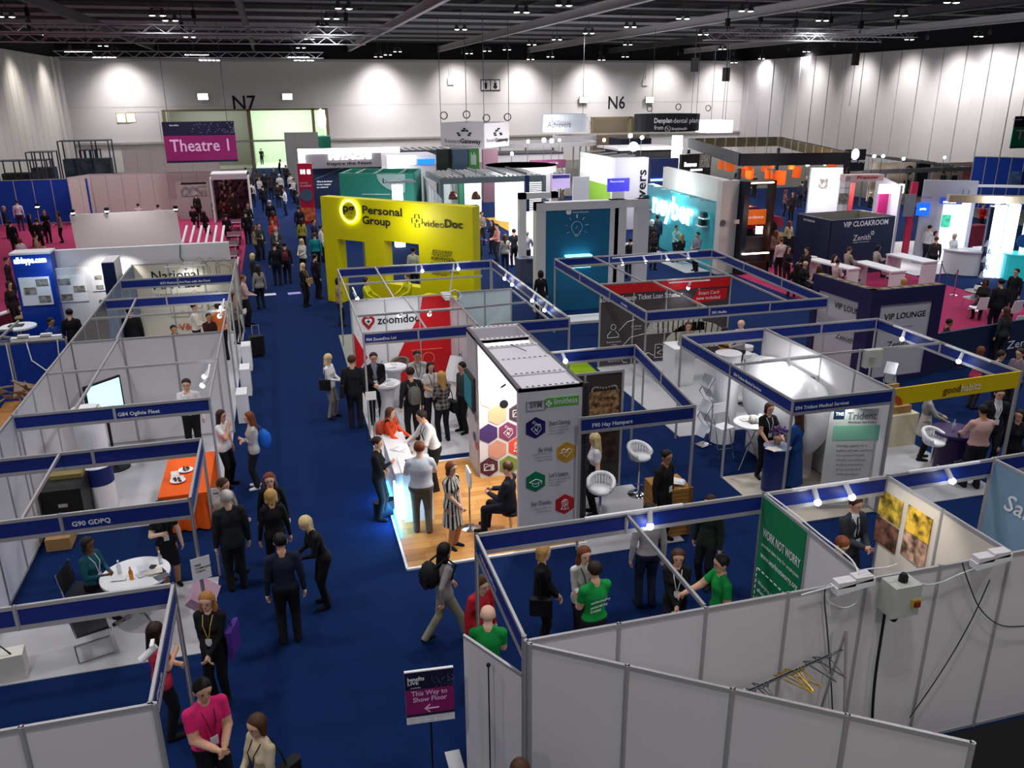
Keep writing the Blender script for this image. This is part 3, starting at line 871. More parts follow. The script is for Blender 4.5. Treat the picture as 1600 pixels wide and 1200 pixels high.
def mat_on(x0, x1, y0, y1, m, label, z=.022, z0=.008):
 return MB().box(x0, x1, y0, y1, z0, z).build('carpet_tile', m, label=label, cat='carpet')
M_DIM = mat('print_dim_violet', '#3a2f9a', .6, noise=0)
XA, XB = -1.52, -4.68
t = booth('bare shell stand with a dim yu life board, white rear panels nearest the gallery', XB, 6.68)
wall(t, (XB, 6.68), (XA + .04, 6.68), 3)
fascia(t, (XA, 6.70), (XA, 8.68), 1)
fascia(t, (XB, 8.68), (XA, 8.68), 2)
wall(t, (XB, 6.68), (XB, 8.68), 2)
ftext(t, 'G94 yu life', -4.05, 8.68, m=M_DIM, size=.13)
ftext(t, 'G94 yu life', XA, 6.95, (0, 1), size=.12)
t = booth('shell stand with the fascia reading G90 GDPQ and pale grey carpet', XB, 10.8)
fascia(t, (XB, 10.8), (XA, 10.8), 2); ftext(t, 'G90 GDPQ', -2.98, 10.8, size=.13)
wall(t, (XB, 8.68), (XB, 10.8), 2); post(t, XA, 10.8)
t = booth('open shell stand behind the G90 board with its own back-to-front GDPQ board', XB, 12.95)
fascia(t, (XB, 12.95), (XA, 12.95), 2); ftext(t, 'G86 GDPQ', -3.3, 12.95, m=M_DIM, size=.13)
fascia(t, (XA, 10.8), (XA, 12.95), 1, legs=(False, False))
wall(t, (XB, 10.8), (XB, 12.95), 2)
bar(t, (-3.55, 10.8), (-3.55, 12.95))
t = booth('shell stand with the fascia reading G84 Ogilvie Fleet and a white round tower', XB, 14.88)
fascia(t, (XB, 14.88), (XA, 14.88), 2); ftext(t, 'G84 Ogilvie Fleet', -3.05, 14.88, size=.13)
wall(t, (XB, 12.95), (XB, 19.42), 6)
wall(t, (XB, 19.42), (XA, 19.42), 3)
bar(t, (XB, 17.25), (XA, 17.25)); bar(t, (-3.72, 14.88), (-3.72, 19.42)); bar(t, (XA, 14.88), (XA, 19.42)); post(t, XA, 17.25)
t = booth('shell stand holding the pale illustrated backdrop, plain blue board, before National Art Pass', XB, 23.5)
fascia(t, (XB - .1, 23.55), (XA, 23.55), 2, legs=(True, True)); bar(t, (XB, 21.6), (XA, 21.6)); bar(t, (XA, 19.42), (XA, 23.55)); bar(t, (-3.75, 19.42), (-3.9, 23.55))
wall(t, (XB, 19.42), (XB, 23.55), 3, M_ALU_D); post(t, XA, 21.6)
t = booth('shell stand with the board reading National Art Pass with Art Fund', XB, 26.1)
fascia(t, (XB, 26.1), (XA, 26.1), 2); ftext(t, 'G72 National Art Pass with Art Fund', -3.6, 26.1, size=.125)
M_CREAMW = mat('backdrop_cream', '#d9d2c0', .7, noise=.06, scale=1.2)
wall(t, (XB, 28.5), (XA, 28.5), 3, M_CREAMW)
wall(t, (XB, 23.55), (XB, 28.5), 4, mat('panel_grey_blue', '#6c7d96', .7)); bar(t, (XA, 23.55), (XA, 28.5))
text('National', (-4.15, 28.49, 1.95), (1, 0, 0), (0, 0, 1), size=.30, m=M_TXT_K, parent=t, bold=.01, off=.012)
text('Art Pass', (-4.15, 28.49, 1.66), (1, 0, 0), (0, 0, 1), size=.30, m=M_TXT_K, parent=t, bold=.01, off=.012)
text('HUNDREDS OF BENEFITS ACROSS THE UK', (-4.1, 28.49, 1.42), (1, 0, 0), (0, 0, 1), size=.07, m=M_TXT_G, parent=t, bold=.01, off=.012)
M_LINE = mat('print_line_drawing', '#8f8878', .7, noise=0)
dr = MB(); rs = random.Random(3)
for k in range(16):                                  # line drawings of buildings printed on the backdrop
 x0 = -4.4 + rs.random() * 2.6; z0 = .3 + rs.random() * 1.7; w_ = .2 + rs.random() * .35; h_ = .2 + rs.random() * .4
 for a_, b_ in (((x0, z0), (x0 + w_, z0)), ((x0 + w_, z0), (x0 + w_, z0 + h_)), ((x0 + w_, z0 + h_), (x0 + w_ / 2, z0 + h_ * 1.4)), ((x0 + w_ / 2, z0 + h_ * 1.4), (x0, z0 + h_)), ((x0, z0 + h_), (x0, z0))):
  dr.bar((a_[0], 28.485, a_[1]), (b_[0], 28.485, b_[1]), .012)
dr.build('line_drawing', M_LINE, t)['kind'] = 'stuff'
text('V&A', (-3.55, 28.48, .25), (1, 0, 0), (0, 0, 1), size=.22, m=mat('print_coral', '#c9503c', .6), parent=t, bold=.02, off=.012)
mat_on(XB, XA - .02, 10.86, 12.9, M_GREYCARP, 'pale grey carpet behind the G90 board')
mat_on(XB, XA - .02, 15.1, 19.4, M_GREYCARP, 'pale grey carpet of the G84 stand')
mat_on(XB, XA - .02, 19.5, 28.45, M_GREYCARP, 'pale grey carpet before the illustrated backdrop')
t = booth('tall plain white wall behind the National Art Pass stand', -5, 28.9, None)
a, b = PY(82, 391, 28.9), PY(357, 379, 28.9)
MB().box(a[0], b[0], 28.8, 29.0, 0, a[2]).build('wall_panel', M_WHITE, t)
MB().tube([(-3.2, 28.78, a[2]), (-3.25, 28.77, a[2] - .4), (-3.05, 28.77, 2.3)], .02, 6).build('cable', M_ALU_D, t)
t = booth('white display wall with framed photographs beside the glowing blue tower', -5.5, 28.6, None)
a, b = PY(80, 420, 28.55), PY(175, 416, 28.55)
MB().box(a[0], b[0], 28.5, 28.62, 0, a[2]).build('wall_panel', M_WHITE, t)
M_PHOTO = mat('print_grey_photo', '#8a867e', .6, noise=.55, scale=9)
for (x0, y0, x1, y1) in ((92, 430, 132, 473), (146, 428, 172, 455)):
 q, r_ = PY(x0, y1, 28.48), PY(x1, y0, 28.48)
 f = MB().box(q[0], r_[0], 28.47, 28.5, q[2], r_[2]).build('poster', M_WHITE_B, t)
 for k in range(3):
  xx = q[0] + .1 + (k % 2) * (r_[0] - q[0]) * .45; zz = q[2] + .06 + k * (r_[2] - q[2]) * .3
  MB().box(xx, xx + (r_[0] - q[0]) * .38, 28.455, 28.47, zz, zz + (r_[2] - q[2]) * .24).build('photo', M_PHOTO, f)
lamp('display_light', 'SPOT', (-5.6, 27.8, 3.0), 60, (1, .97, .9), .05, 80, .6, (-5.6, 28.5, 2.2))
lamp('display_light', 'SPOT', (-4.95, 27.9, 3.0), 60, (1, .97, .9), .05, 80, .6, (-4.95, 28.5, 2.2))
t = thing('blue_display_tower', 'bright blue tower with glowing white web address and a photo board', 'display', (-6.7, 28.4, 0))
a, b = PY(15, 396, 28.2), PY(77, 394, 28.2)
MB().box(a[0], b[0], 28.2, 28.8, 0, a[2] - .06).build('body', mat('tower_blue', '#0c3aa0', .4), t)
MB().box(a[0] - .02, b[0] + .02, 28.15, 28.85, a[2] - .06, a[2]).build('top', M_WHITE, t)
M_GLOWW = mat('letters_glowing', '#e8f6ff', .5, noise=0, emit=6)
q, r_ = PY(22, 412, 28.18), PY(72, 406, 28.18)
text('alldaypa.com', (q[0], 28.19, q[2]), (1, 0, 0), (0, 0, 1), size=.17, width=r_[0] - q[0], m=M_GLOWW, parent=t, bold=.03, off=.01)
q, r_ = PY(37, 478, 28.15), PY(76, 432, 28.15)
f = MB().box(q[0], r_[0], 28.13, 28.19, q[2], r_[2]).build('photo_board', M_WHITE_B, t)
for xx, zz in ((.55, .68), (.12, .40), (.55, .08)): MB().box(q[0] + (r_[0] - q[0]) * xx, q[0] + (r_[0] - q[0]) * (xx + .4), 28.115, 28.13, q[2] + (r_[2] - q[2]) * zz, q[2] + (r_[2] - q[2]) * (zz + .25)).build('photo', M_PHOTO, f)
lamp('tower_light', 'POINT', (-7.0, 27.6, 2.6), 12, (.5, .75, 1), .1)
t = thing('display_slab', 'upright white slab with a navy edge between the two wall displays', 'display', (-4.95, 27.3, 0))
MB().box(-5.12, -4.80, 26.3, 27.4, 0, 3.0).build('slab', M_WHITE, t); MB().box(-5.13, -4.79, 26.26, 26.3, 0, 2.98).build('edge', M_NAVY, t)
t = booth('blue walled stand behind the left row with white cable trunking on its rail', -6.5, 20.2)
wall(t, (-9.4, 19.75), (XB - .15, 19.75), 4, M_BLUEWALL)
fascia(t, (-9.4, 21.0), (-6.2, 21.0), 2, legs=(True, False)); bar(t, (-6.3, 19.75), (-6.3, 21.9)); bar(t, (-7.6, 21.2), (-5.5, 20.0))
def trunking(name, pts, label):
 t = thing(name, label, 'cable trunking', pts[0])
 MB().bar(pts[0], pts[1], .12, .09).build('body', M_WHITE_B, t)
 for f in (.25, .7):
  c = Vector(pts[0]).lerp(Vector(pts[1]), f); MB().cbox((c.x, c.y, c.z + .06), (.22, .12, .07)).build('socket', M_WHITE, t)
 return t
trunking('power_strip', [(-7.6, 19.72, 2.55), (-6.2, 19.72, 2.55)], 'white power strip lying on the blue wall at the picture edge')
trunking('power_strip', [(-5.9, 19.74, 2.56), (-4.9, 19.74, 2.56)], 'white power strip on the blue wall next to the corner of the white stand')
MB().tube([(-5.6, 19.68, 2.5), (-5.55, 19.62, 2.1), (-5.3, 19.60, 1.85), (-5.0, 19.62, 2.1), (-4.98, 19.66, 2.5)], .014, 6).build('cable', M_WHITE_B, label='white cable hanging in a loop from the power strip', cat='cable')
MB().tube([(-6.0, 19.68, 2.5), (-5.98, 19.6, 1.7), (-5.6, 19.55, .9), (-5.1, 19.5, .5)], .012, 6).build('cable', M_WHITE_B, label='long white cable hanging down the blue wall to the floor', cat='cable')
t = booth('front shell stand with blue fascia where people in green shirts stand', 1.95, 6.7)
XF0, XF1, YF0, YF1 = 1.95, 7.87, 6.72, 8.82
fascia(t, (XF0, YF1), (5.91, YF1), 2, legs=(True, True)); fascia(t, (XF0, YF0), (XF0, YF1), 1)
ftext(t, 'F100 WorkNotWorry', XF0, 8.6, (0, -1), size=.115)
bar(t, (3.93, YF0), (3.93, YF1))
M_WN = mat('panel_green', '#137a4e', .5, noise=.05)
wall(t, (5.91, YF0), (5.91, YF1), 2, M_WHITE)
MB().slab((5.90, 7.80), (5.90, YF1 - .03), .02, .05, 2.46).build('wall_panel', M_WN, t)
for i, (s_, z_, sz, w_) in enumerate((('WORK NOT WORRY', 1.92, .13, .86), ('practical debt help for employees', 1.78, .05, .86), ('www.worknotworry.org', 1.60, .09, .86), ('Worrying about money', 1.18, .06, .7), ('affects people at work', 1.06, .06, .7), ('performance and health', .94, .06, .7), ('of your staff', .82, .06, .5))):
 text(s_, (5.89, 8.70, z_), (0, -1, 0), (0, 0, 1), size=sz, width=w_, m=M_TXT_W, parent=t, bold=.012, off=.008)
dm = MB()
for k in range(9):
 dm.box(5.872, 5.878, 8.72 - k * .1 - .06, 8.72 - k * .1, 1.40, 1.415);
 dm.box(5.872, 5.878, 8.735, 8.75, 1.40 - k * .09 - .05, 1.40 - k * .09)
dm.build('dashed_border', M_TXT_W, t)['kind'] = 'stuff'
t2 = booth('shell stand with four photographs on a cream divider', 6.9, 6.72)
fascia(t2, (5.91, YF1), (XF1, YF1), 1, legs=(False, True)); fascia(t2, (XF1, YF1 + .02), (9.75, YF1 + .06), 1, legs=(False, True))
M_CREAM = mat('divider_cream', '#d8cfc4', .65, noise=.04)
wall(t2, (XF1, YF1), (XF1, YF0), 2, M_CREAM)
cols4 = ('#b79a3a', '#c9a33a', '#6d4a3c', '#b08a76')
for k in range(4):
 d_ = ray(*((1390, 794), (1434, 820), (1383, 835), (1427, 858))[k]); t_ = (XF1 - .03) / d_[0]; y0 = d_[1] * t_; z0 = HC + d_[2] * t_
 MB().box(XF1 - .03, XF1 - .012, y0 - .22, y0 + .22, z0 - .19, z0 + .19).build('photograph', mat(f'print_food_{k}', cols4[k], .5, noise=.8, scale=7), t2)
lamp('photo_light', 'SPOT', (XF1 - .8, 7.9, 2.9), 26, (1, .93, .8), .05, 95, .7, (XF1, 8.1, 1.5))
t3 = booth('stand with the pale blue panel signed in white script at the edge of the picture', 9.8, 7.0)
wall(t3, (9.75, YF1 + .08), (9.75, 6.75), 2, mat('panel_sky_blue', '#7f9fb8', .5, noise=.12, scale=1.5)); fascia(t3, (9.75, YF1 + .08), (12.2, YF1 + .15), 1, legs=(False, True))
text('Sandals', (9.735, 8.55, 1.85), (0, -1, 0), (0, 0, 1), size=.26, m=M_TXT_W, parent=t3, bold=.01, off=.008, italic=.25)
t4 = thing('rear_wall', 'long white shell wall seen from behind with a switch box on it', 'wall', (1.95, 6.66, 0))
wall(t4, (XF0, 6.64), (9.80, 6.68), 8)
t5 = thing('screen_wall', 'slanting white shell wall in front of the coat rail', 'wall', (1.95, 6.6, 0))
wall(t5, (1.97, 6.58), (5.12, 4.32), 4)
t6 = thing('entrance_screen', 'shorter white screen joining the corner post by the entrance sign', 'wall', (1.5, 7.5, 0))
MB().slab((1.50, 7.52), (1.93, 6.72), .018, 0, 2.02).build('wall_panel', M_WHITE, t6); rail(t6, (1.50, 7.52), (1.93, 6.72), 2.04, .03)
t = thing('barrier_pole', 'thin dark pole with a round knob against the white screen', 'pole', (1.62, 7.0, 0))
MB().tube([(1.66, 7.06, 0), (1.66, 7.06, 1.92)], .008, 6).build('pole', M_BLACK, t); MB().ball((1.66, 7.06, 1.95), .025, 8, 6).build('knob', M_BLACK, t); MB().lathe([(.12, 0), (.12, .015), (.02, .03)], (1.66, 7.06, .008), 12).build('base', M_BLACK, t)
MB().box(1.32, 1.5, 6.9, 8.02, .008, .03).build('floor_mat', M_GREYCARP, label='pale grey strip of carpet by the white screen', cat='carpet')
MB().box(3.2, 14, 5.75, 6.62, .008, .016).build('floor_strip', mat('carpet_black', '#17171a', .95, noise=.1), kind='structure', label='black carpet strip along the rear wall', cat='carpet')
MB().box(3.0, 14, -2, 6.62, .0, .012).build('floor_grey', M_CONC, kind='structure', label='bare grey floor behind the stands', cat='floor')
t = booth('shell stand with the board reading F04 ZoomDoc Ltd and a red and white backdrop', 1.55, 18.3)
XC0, XC1, XC2 = 1.56, 4.2, 6.45
YC0, YC1, YC2 = 18.35, 21.6, 25.9
fascia(t, (XC0, YC0), (XC1 - .15, YC0), 2); ftext(t, 'F04 ZoomDoc Ltd', XC0 + .06, YC0, size=.12)
M_RED = mat('panel_red', '#c8141e', .5, noise=.06, scale=2)
wall(t, (XC0, YC1), (XC1 + .05, YC1), 3)
rp = [(2.55, .02), (XC1 + .02, .02), (XC1 + .02, 2.45), (3.35, 2.45), (3.45, 2.1), (2.95, 1.2), (2.55, .5)]
MB().poly([(x, YC1 - .02, z) for x, z in ((3.45, 2.46), (XC1 + .03, 2.46), (XC1 + .03, .05), (2.62, .05), (2.50, .45), (2.95, 1.3), (3.35, 1.95))], (0, .008, 0)).build('print_red', M_RED, t)
MB().poly([(x, YC1 - .02, z) for x, z in ((XC0 + .03, 1.6), (XC0 + .35, .9), (XC0 + .03, .5))], (0, .008, 0)).build('print_red', M_RED, t)
text('zoomdoc', (2.22, YC1 - .01, 1.80), (1, 0, 0), (0, 0, 1), size=.22, width=1.12, m=M_TXT_K, parent=t, bold=.02, off=.012)
hm = MB(); cx_, cz_ = 1.99, 1.88
hp = [(0, -.22), (-.16, -.02), (-.17, .08), (-.11, .15), (-.03, .14), (0, .10), (.03, .14), (.11, .15), (.17, .08), (.16, -.02)]
hm.poly([(cx_ + x, YC1 - .022, cz_ + z) for x, z in hp], (0, .006, 0)); hh_ = hm.build('heart_logo', mat('print_dark_red', '#a31720', .5), t)
MB().poly([(cx_ + x * .55, YC1 - .028, cz_ + .02 + z * .5) for x, z in hp], (0, .004, 0)).build('heart_white', M_WHITE_B, hh_)
hb = MB(); hb.box(cx_ - .05, cx_ + .05, YC1 - .034, YC1 - .03, cz_ + .0, cz_ + .03); hb.box(cx_ - .015, cx_ + .015, YC1 - .034, YC1 - .03, cz_ - .035, cz_ + .065); hb.build('heart_cross', M_TXT_K, hh_)
wall(t, (XC1, YC0), (XC1, YC1), 3)
M_REDR = mat('print_coral_line', '#e0604e', .5)
rr = MB()
for i in range(20):
 a0, a1 = i * math.pi / 10, (i + 1) * math.pi / 10
 rr.bar((3.55 + .16 * math.cos(a0), YC1 - .03, .75 + .16 * math.sin(a0)), (3.55 + .16 * math.cos(a1), YC1 - .03, .75 + .16 * math.sin(a1)), .03)
rr.bar((3.1, YC1 - .03, 1.0), (3.95, YC1 - .03, 1.0), .025); rr.build('print_icon', M_REDR, t)
bar(t, (XC0, YC0), (XC0, YC1)); bar(t, (XC0, 20.0), (XC1, 20.0)); bar(t, (3.0, YC0), (3.0, YC1)); bar(t, (XC0, YC1), (XC0, YC2))
t = booth('open shell stand behind the zoomdoc backdrop, blue boards round its top', XC0, YC2)
fascia(t, (XC0, YC2), (6.4, YC2), 4); fascia(t, (6.45, YC2), (6.45, 18.3), 3, legs=(True, True)); fascia(t, (XC1 + .3, 18.3), (6.45, 18.3), 1, legs=(False, False))
bar(t, (XC0, 23.7), (5.6, 23.7)); bar(t, (2.7, YC1), (2.7, YC2)); bar(t, (4.2, YC1), (5.2, YC2))
M_PALEW = mat('panel_pale_blue_white', '#cfe0e4', .55, noise=.03)
wall(t, (XC1 + .25, YC1 + .15), (5.95, YC1 + .15), 2, M_PALEW); bar(t, (4.2, 20.0), (5.95, 20.2)); bar(t, (5.95, 18.35), (5.95, YC1))
mat_on(XC0, XC1 + .02, 16.7, YC1, mat('carpet_white_grey', '#c9c8cc', .9, noise=.08, scale=2), 'white carpet of the zoomdoc stand')
mat_on(1.5, 5.6, YC1 + .1, 27.2, mat('carpet_mid_grey', '#8d8c86', .95), 'grey platform before the yellow wall')
mat_on(6.6, 8.35, 19.2, 22.6, M_GREENC, 'lime green carpet between the stands')
t = booth('shell stand with the board reading F90 Hay Hampers and a dark food backdrop', 4.5, 12.1)
X0, X1, Y0, Y1 = 4.48, 6.58, 12.1, 15.75
fascia(t, (X0, Y0), (X1, Y0), 1, z1=2.5); ftext(t, 'F90 Hay Hampers', X0 + .22, Y0, size=.135)
fascia(t, (X0 + .4, Y1), (7.05, Y1), 1, legs=(True, True)); fascia(t, (7.05, Y1), (X1, Y0), 2, legs=(False, False))
M_CHAR = mat('panel_charcoal', '#3b3533', .6, noise=.12, scale=2)
wall(t, (X0 + .1, 14.25), (6.15, 14.25), 2, M_CHAR);
MB().box(5.45, 6.08, 14.22, 14.24, 1.55, 2.1).build('photograph', mat('print_hamper', '#8a6a4a', .5, noise=.9, scale=9), t)
MB().box(5.5, 6.05, 14.225, 14.24, .6, 1.55).build('photograph', mat('print_dark_food', '#3a2a22', .5, noise=.6, scale=6), t)
em = MB()
for i in range(14):
 a0 = i / 13 * math.pi; em.ball((5.76 + .26 * math.cos(a0), 14.215, 2.12 + .1 * math.sin(a0 * 3) * .3 + .08 * math.sin(a0)), .02, 6, 4)
em.build('print_ornament', mat('print_silver', '#9a948c', .5), t)
mat_on(X0, 6.42, 11.85, 14.2, M_GREYCARP, 'pale carpet of the hamper stand')
t = booth('shell stand with the board reading E02 Abellio and a dark season ticket backdrop', 8.45, 18.3)
xa, xb, ya, yb = 8.46, 13.6, 18.32, 25.5
fascia(t, (xa, ya), (xb, ya), 3); ftext(t, 'E02 Abellio', 10.25, ya, size=.12); fascia(t, (xa, yb), (xa, ya), 3, legs=(True, False))
ftext(t, 'E02 Abellio', xa, 19.9, (0, -1), size=.12)
fascia(t, (xb + .5, yb), (xb, ya), 3, legs=(True, False)); fascia(t, (xa, yb), (xb + .5, yb), 3, legs=(False, False))
M_TAUPE = mat('panel_taupe', '#4a4446', .6, noise=.06, scale=1.5)
yw = 21.55
wall(t, (xa + .05, yw), (12.6, yw), 4, M_TAUPE)
MB().box(xa + .1, 12.55, yw - .03, yw - .015, 2.18, 2.44).build('print_red', M_RED, t)
text('Season Ticket Loan Schemes', (9.15, yw - .02, 1.97), (1, 0, 0), (0, 0, 1), size=.15, width=1.9, m=M_TXT_W, parent=t, bold=.01, off=.012)
text('abellio', (8.48, yw - .02, 1.97), (1, 0, 0), (0, 0, 1), size=.16, m=M_TXT_W, parent=t, bold=.01, off=.012)
MB().poly([(x, yw - .03, z) for x, z in ((11.35, 1.72), (12.45, 1.80), (12.5, 2.12), (11.5, 2.12))], (0, .008, 0)).build('print_red', M_RED, t)
text('Smart Card', (11.55, yw - .035, 1.98), (1, 0, 0), (0, 0, 1), size=.1, m=M_TXT_W, parent=t, off=.008)
text('now included', (11.5, yw - .035, 1.83), (1, 0, 0), (0, 0, 1), size=.1, m=M_TXT_W, parent=t, off=.008)
dmm = MB(); dm2 = MB()
for k in range(2):
 cx_, cz_, R_ = (10.9, .9, .95) if k == 0 else (11.6, .35, 1.1)
 pts = [(cx_ + R_ * math.cos(math.pi * i / 12), yw - .022, cz_ + R_ * .75 * math.sin(math.pi * i / 12)) for i in range(13)]
 dmm.poly(pts, (0, .004, 0))
 for i in range(2, 12): dm2.bar((cx_ - R_ * .9 + i * R_ * .16, yw - .028, cz_ + .02), (cx_ - R_ * 1.0 + i * R_ * .18, yw - .028, cz_ + R_ * .74 * math.sqrt(max(0.02, 1 - ((i - 5.5) / 5.8) ** 2))), .025)
dmm.build('print_dome', mat('print_pale', '#b9b6a8', .6), t); dm2.build('print_ribs', M_TXT_K, t)
def icon_person(o, x, y, z, d, s=.16):
 m = MB(); dx, dy = d
 def pt(u, w): return (x + dx * u * s, y + dy * u * s, z + w * s)
 for i in range(10):
  a0, a1 = i * math.pi / 5, (i + 1) * math.pi / 5
  m.bar(pt(.45 * math.cos(a0), 1.2 + .5 * math.sin(a0)), pt(.45 * math.cos(a1), 1.2 + .5 * math.sin(a1)), .012)
 for a_, b_ in (((-1, -.6), (-1, -.1)), ((-1, -.1), (-.4, .5)), ((.4, .5), (1, -.1)), ((1, -.1), (1, -.6)), ((-1, -.6), (1, -.6))): m.bar(pt(*a_), pt(*b_), .012)
 m.build('print_icon', M_TXT_W, o)
def icon_plane(o, x, y, z, d, s=.16):
 m = MB(); dx, dy = d
 def pt(u, w): return (x + dx * u * s, y + dy * u * s, z + w * s)
 for a_, b_ in (((-1, -.1), (1, .9)), ((1, .9), (.3, -.9)), ((.3, -.9), (-.2, -.2)), ((-1, -.1), (-.2, -.2)), ((-.2, -.2), (1, .9))): m.bar(pt(*a_), pt(*b_), .012)
 m.build('print_icon', M_TXT_W, o)
def icon_doc(o, x, y, z, d, s=.16):
 m = MB(); dx, dy = d
 def pt(u, w): return (x + dx * u * s, y + dy * u * s, z + w * s)
 for a_, b_ in (((-.7, -1), (.7, -1)), ((.7, -1), (.7, .6)), ((.7, .6), (.3, 1)), ((.3, 1), (-.7, 1)), ((-.7, 1), (-.7, -1)), ((-.3, -.3), (.3, -.6)), ((-.3, -.3), (.3, .1)), ((-.4, .5), (.0, .5))): m.bar(pt(*a_), pt(*b_), .012)
 m.build('print_icon', M_TXT_W, o)
def onw(px, py): q = PY(px, py, yw - .03); return (q[0], q[1], q[2])
icon_person(t, *onw(958, 522), (1, 0), .17); icon_plane(t, *onw(958, 552), (1, 0), .2); icon_plane(t, *onw(992, 553), (1, 0), .17); icon_doc(t, *onw(1030, 548), (1, 0), .2); icon_doc(t, *onw(1027, 505), (1, 0), .15)
for px, py, s_ in ((948, 536, 'Employee selects'), (954, 540, 'a ticket'), (986, 511, 'Line Manager'), (990, 515, 'approves'), (1016, 517, 'HR approves application'), (950, 566, 'Payroll set up'), (984, 570, 'Employee receives ticket'), (1016, 567, 'HR receives authorisation')): text(s_, onw(px, py), (1, 0, 0), (0, 0, 1), size=.045, m=M_TXT_W, parent=t, off=.01)
for p0_, p1_, p2_ in (((967, 517), (980, 503), (992, 499)), ((966, 548), (985, 527), (1012, 520)), ((966, 558), (974, 566), (980, 566)), ((1002, 558), (1012, 551), (1021, 555))): MB().tube([onw(*p0_), onw(*p1_), onw(*p2_)], .008, 5).build('print_curve', M_TXT_W, t)
bar(t, (xa, 24.2), (xb + .3, 24.2)); bar(t, (9.8, yw), (9.8, yb)); bar(t, (10.1, ya), (10.1, yw)); bar(t, (12.4, ya), (12.8, yb))
mat_on(xa, xb, 16.2, yw - .02, M_GREYCARP, 'pale carpet of the Abellio stand')
t = booth('shell stand with boards reading E94 Trident Medical Services', 8.35, 11.8)
xa, xb, xm = 8.34, 13.4, 10.4
ya, yb = 11.85, 16.15
fascia(t, (xa, ya), (xm, ya), 1); fascia(t, (xa, yb), (xa, ya), 2, legs=(True, False)); fascia(t, (xa, yb), (xm + .02, yb), 1, legs=(False, True))
ftext(t, 'E94 Trident Medical Services', xa + .06, ya, size=.125); ftext(t, 'E94 Trident Medical Services', xa, 13.85, (0, -1), size=.115)
wall(t, (xm, yb), (xm, ya), 4, M_WHITE); bar(t, (xa, 14.0), (xm, 14.0)); post(t, xa, 14.0)
mat_on(xa, xm - .02, ya, 14.0, mat('carpet_sand', '#bcb3a6', .95, noise=.08), 'sand coloured carpet of the medical stand')
mat_on(6.75, 8.32, 12.3, 18.2, M_GREYCARP, 'pale strip of floor beside the medical stand') if False else None
mat_on(xm + .02, 13.35, ya, yb, M_GREYCARP, 'pale grey carpet of the stand under the yellow board')
t = booth('shell stand with the yellow board reading goodhabitz', 11.9, 11.9)
M_YEL = mat('board_yellow', '#e2c400', .5, noise=.04)
fascia(t, (xm, yb), (xb, yb), 2, legs=(False, True)); fascia(t, (xb, yb), (xb, ya + .18), 2, legs=(False, True)); bar(t, (xm, 14.1), (xb, 14.1)); post(t, 11.4, 14.1)
MB().slab((xm, ya - .01), (xb + .02, ya + .16), .03, 2.17, 2.5).build('board', M_YEL, t)
a_ = (xb - xm); dd = (a_, .17)
text('good', (xm + 1.13, ya + .04, 2.27), (a_, .17, 0), (0, 0, 1), size=.14, m=mat('print_brown', '#6a3a1e', .6), parent=t, bold=.01, off=.025)
text('habitz', (xm + 1.55, ya + .065, 2.27), (a_, .17, 0), (0, 0, 1), size=.14, m=mat('print_cream', '#f4ead0', .6), parent=t, bold=.012, off=.025)
MB().lathe([(.10, 0), (.17, 0), (.17, .02), (.10, .02)], (0, 0, 0), 10, 0, math.pi / 2)
dq = MB()
for i in range(8):
 a0, a1 = i * math.pi / 16, (i + 1) * math.pi / 16
 dq._add([(xm + r_ * math.cos(a__), ya - .04, 2.17 + r_ * math.sin(a__)) for a__ in (a0, a1) for r_ in (.11, .21)], [(0, 1, 3, 2)])
dq.build('quarter_ring', mat('print_orange_red', '#d2562a', .6), t)
post(t, xb, ya + .15); post(t, xm + .02, ya - .02)
# ------------------------------------------------------------------ custom stands
class W:
 """upright plane through two plan points; u runs from A towards B, z is height"""
 def __init__(s, A, B):
  s.A = np.array([A[0], A[1], 0.0]); d = np.array([B[0] - A[0], B[1] - A[1], 0.0]); s.L = np.linalg.norm(d); s.d = d / s.L
  s.n = np.cross(s.d, (0, 0, 1.0))
  if s.n @ s.A > 0: s.n = -s.n                      # towards the gallery
 def uv(s, px, py):
  r = ray(px, py); t = (s.n @ s.A) / (s.n @ r)
  p = r * t + np.array([0, 0, HC]); return float((p - s.A) @ s.d), float(p[2])
 def pt(s, u, z, off=0.0): return tuple(s.A + s.d * u + s.n * off + np.array([0, 0, z]))
 def box(s, mb, u0, u1, z0, z1, o0=0.0, o1=.02):
  q = [s.pt(u, 0, o)[:2] for u, o in ((u0, o0), (u1, o0), (u1, o1), (u0, o1))]
  a = sum(q[i][0] * q[(i + 1) % 4][1] - q[(i + 1) % 4][0] * q[i][1] for i in range(4))
  return mb.prism(q if a > 0 else q[::-1], z0, z1)
 def pxbox(s, name, m, parent, x0, y0, x1, y1, o0=0.0, o1=.02, z0=None, z1=None):
  """rectangle from the pixel of its lower start to the pixel of its upper end"""
  (u0, za), (u1, zb) = s.uv(x0, y1), s.uv(x1, y0)
  return s.box(MB(), u0, u1, za if z0 is None else z0, zb if z1 is None else z1, o0, o1).build(name, m, parent)
 def text(s, str_, px, py, size=None, wpx=None, m=None, parent=None, bold=.012, off=.03, name='lettering', up=(0, 0, 1), italic=0.0, hpx=None):
  u, z = s.uv(px, py); width = None
  if wpx: width = abs(s.uv(px + wpx, py)[0] - u)
  if hpx: size = s.uv(px, py - hpx)[1] - z
  sgn = 1 if np.cross(s.d, (0, 0, 1.0)) @ s.n > 0 else -1
  o = s.pt(u, z, 0)
  return text(str_, np.array(o) + s.n * off, s.d * sgn, up, size=size, width=width, m=m, parent=parent, bold=bold, off=0.0, name=name, italic=italic)
def stand(label, x, y, name='exhibition_stand', group=None): return thing(name, label, 'stand', (x, y, 0), group)
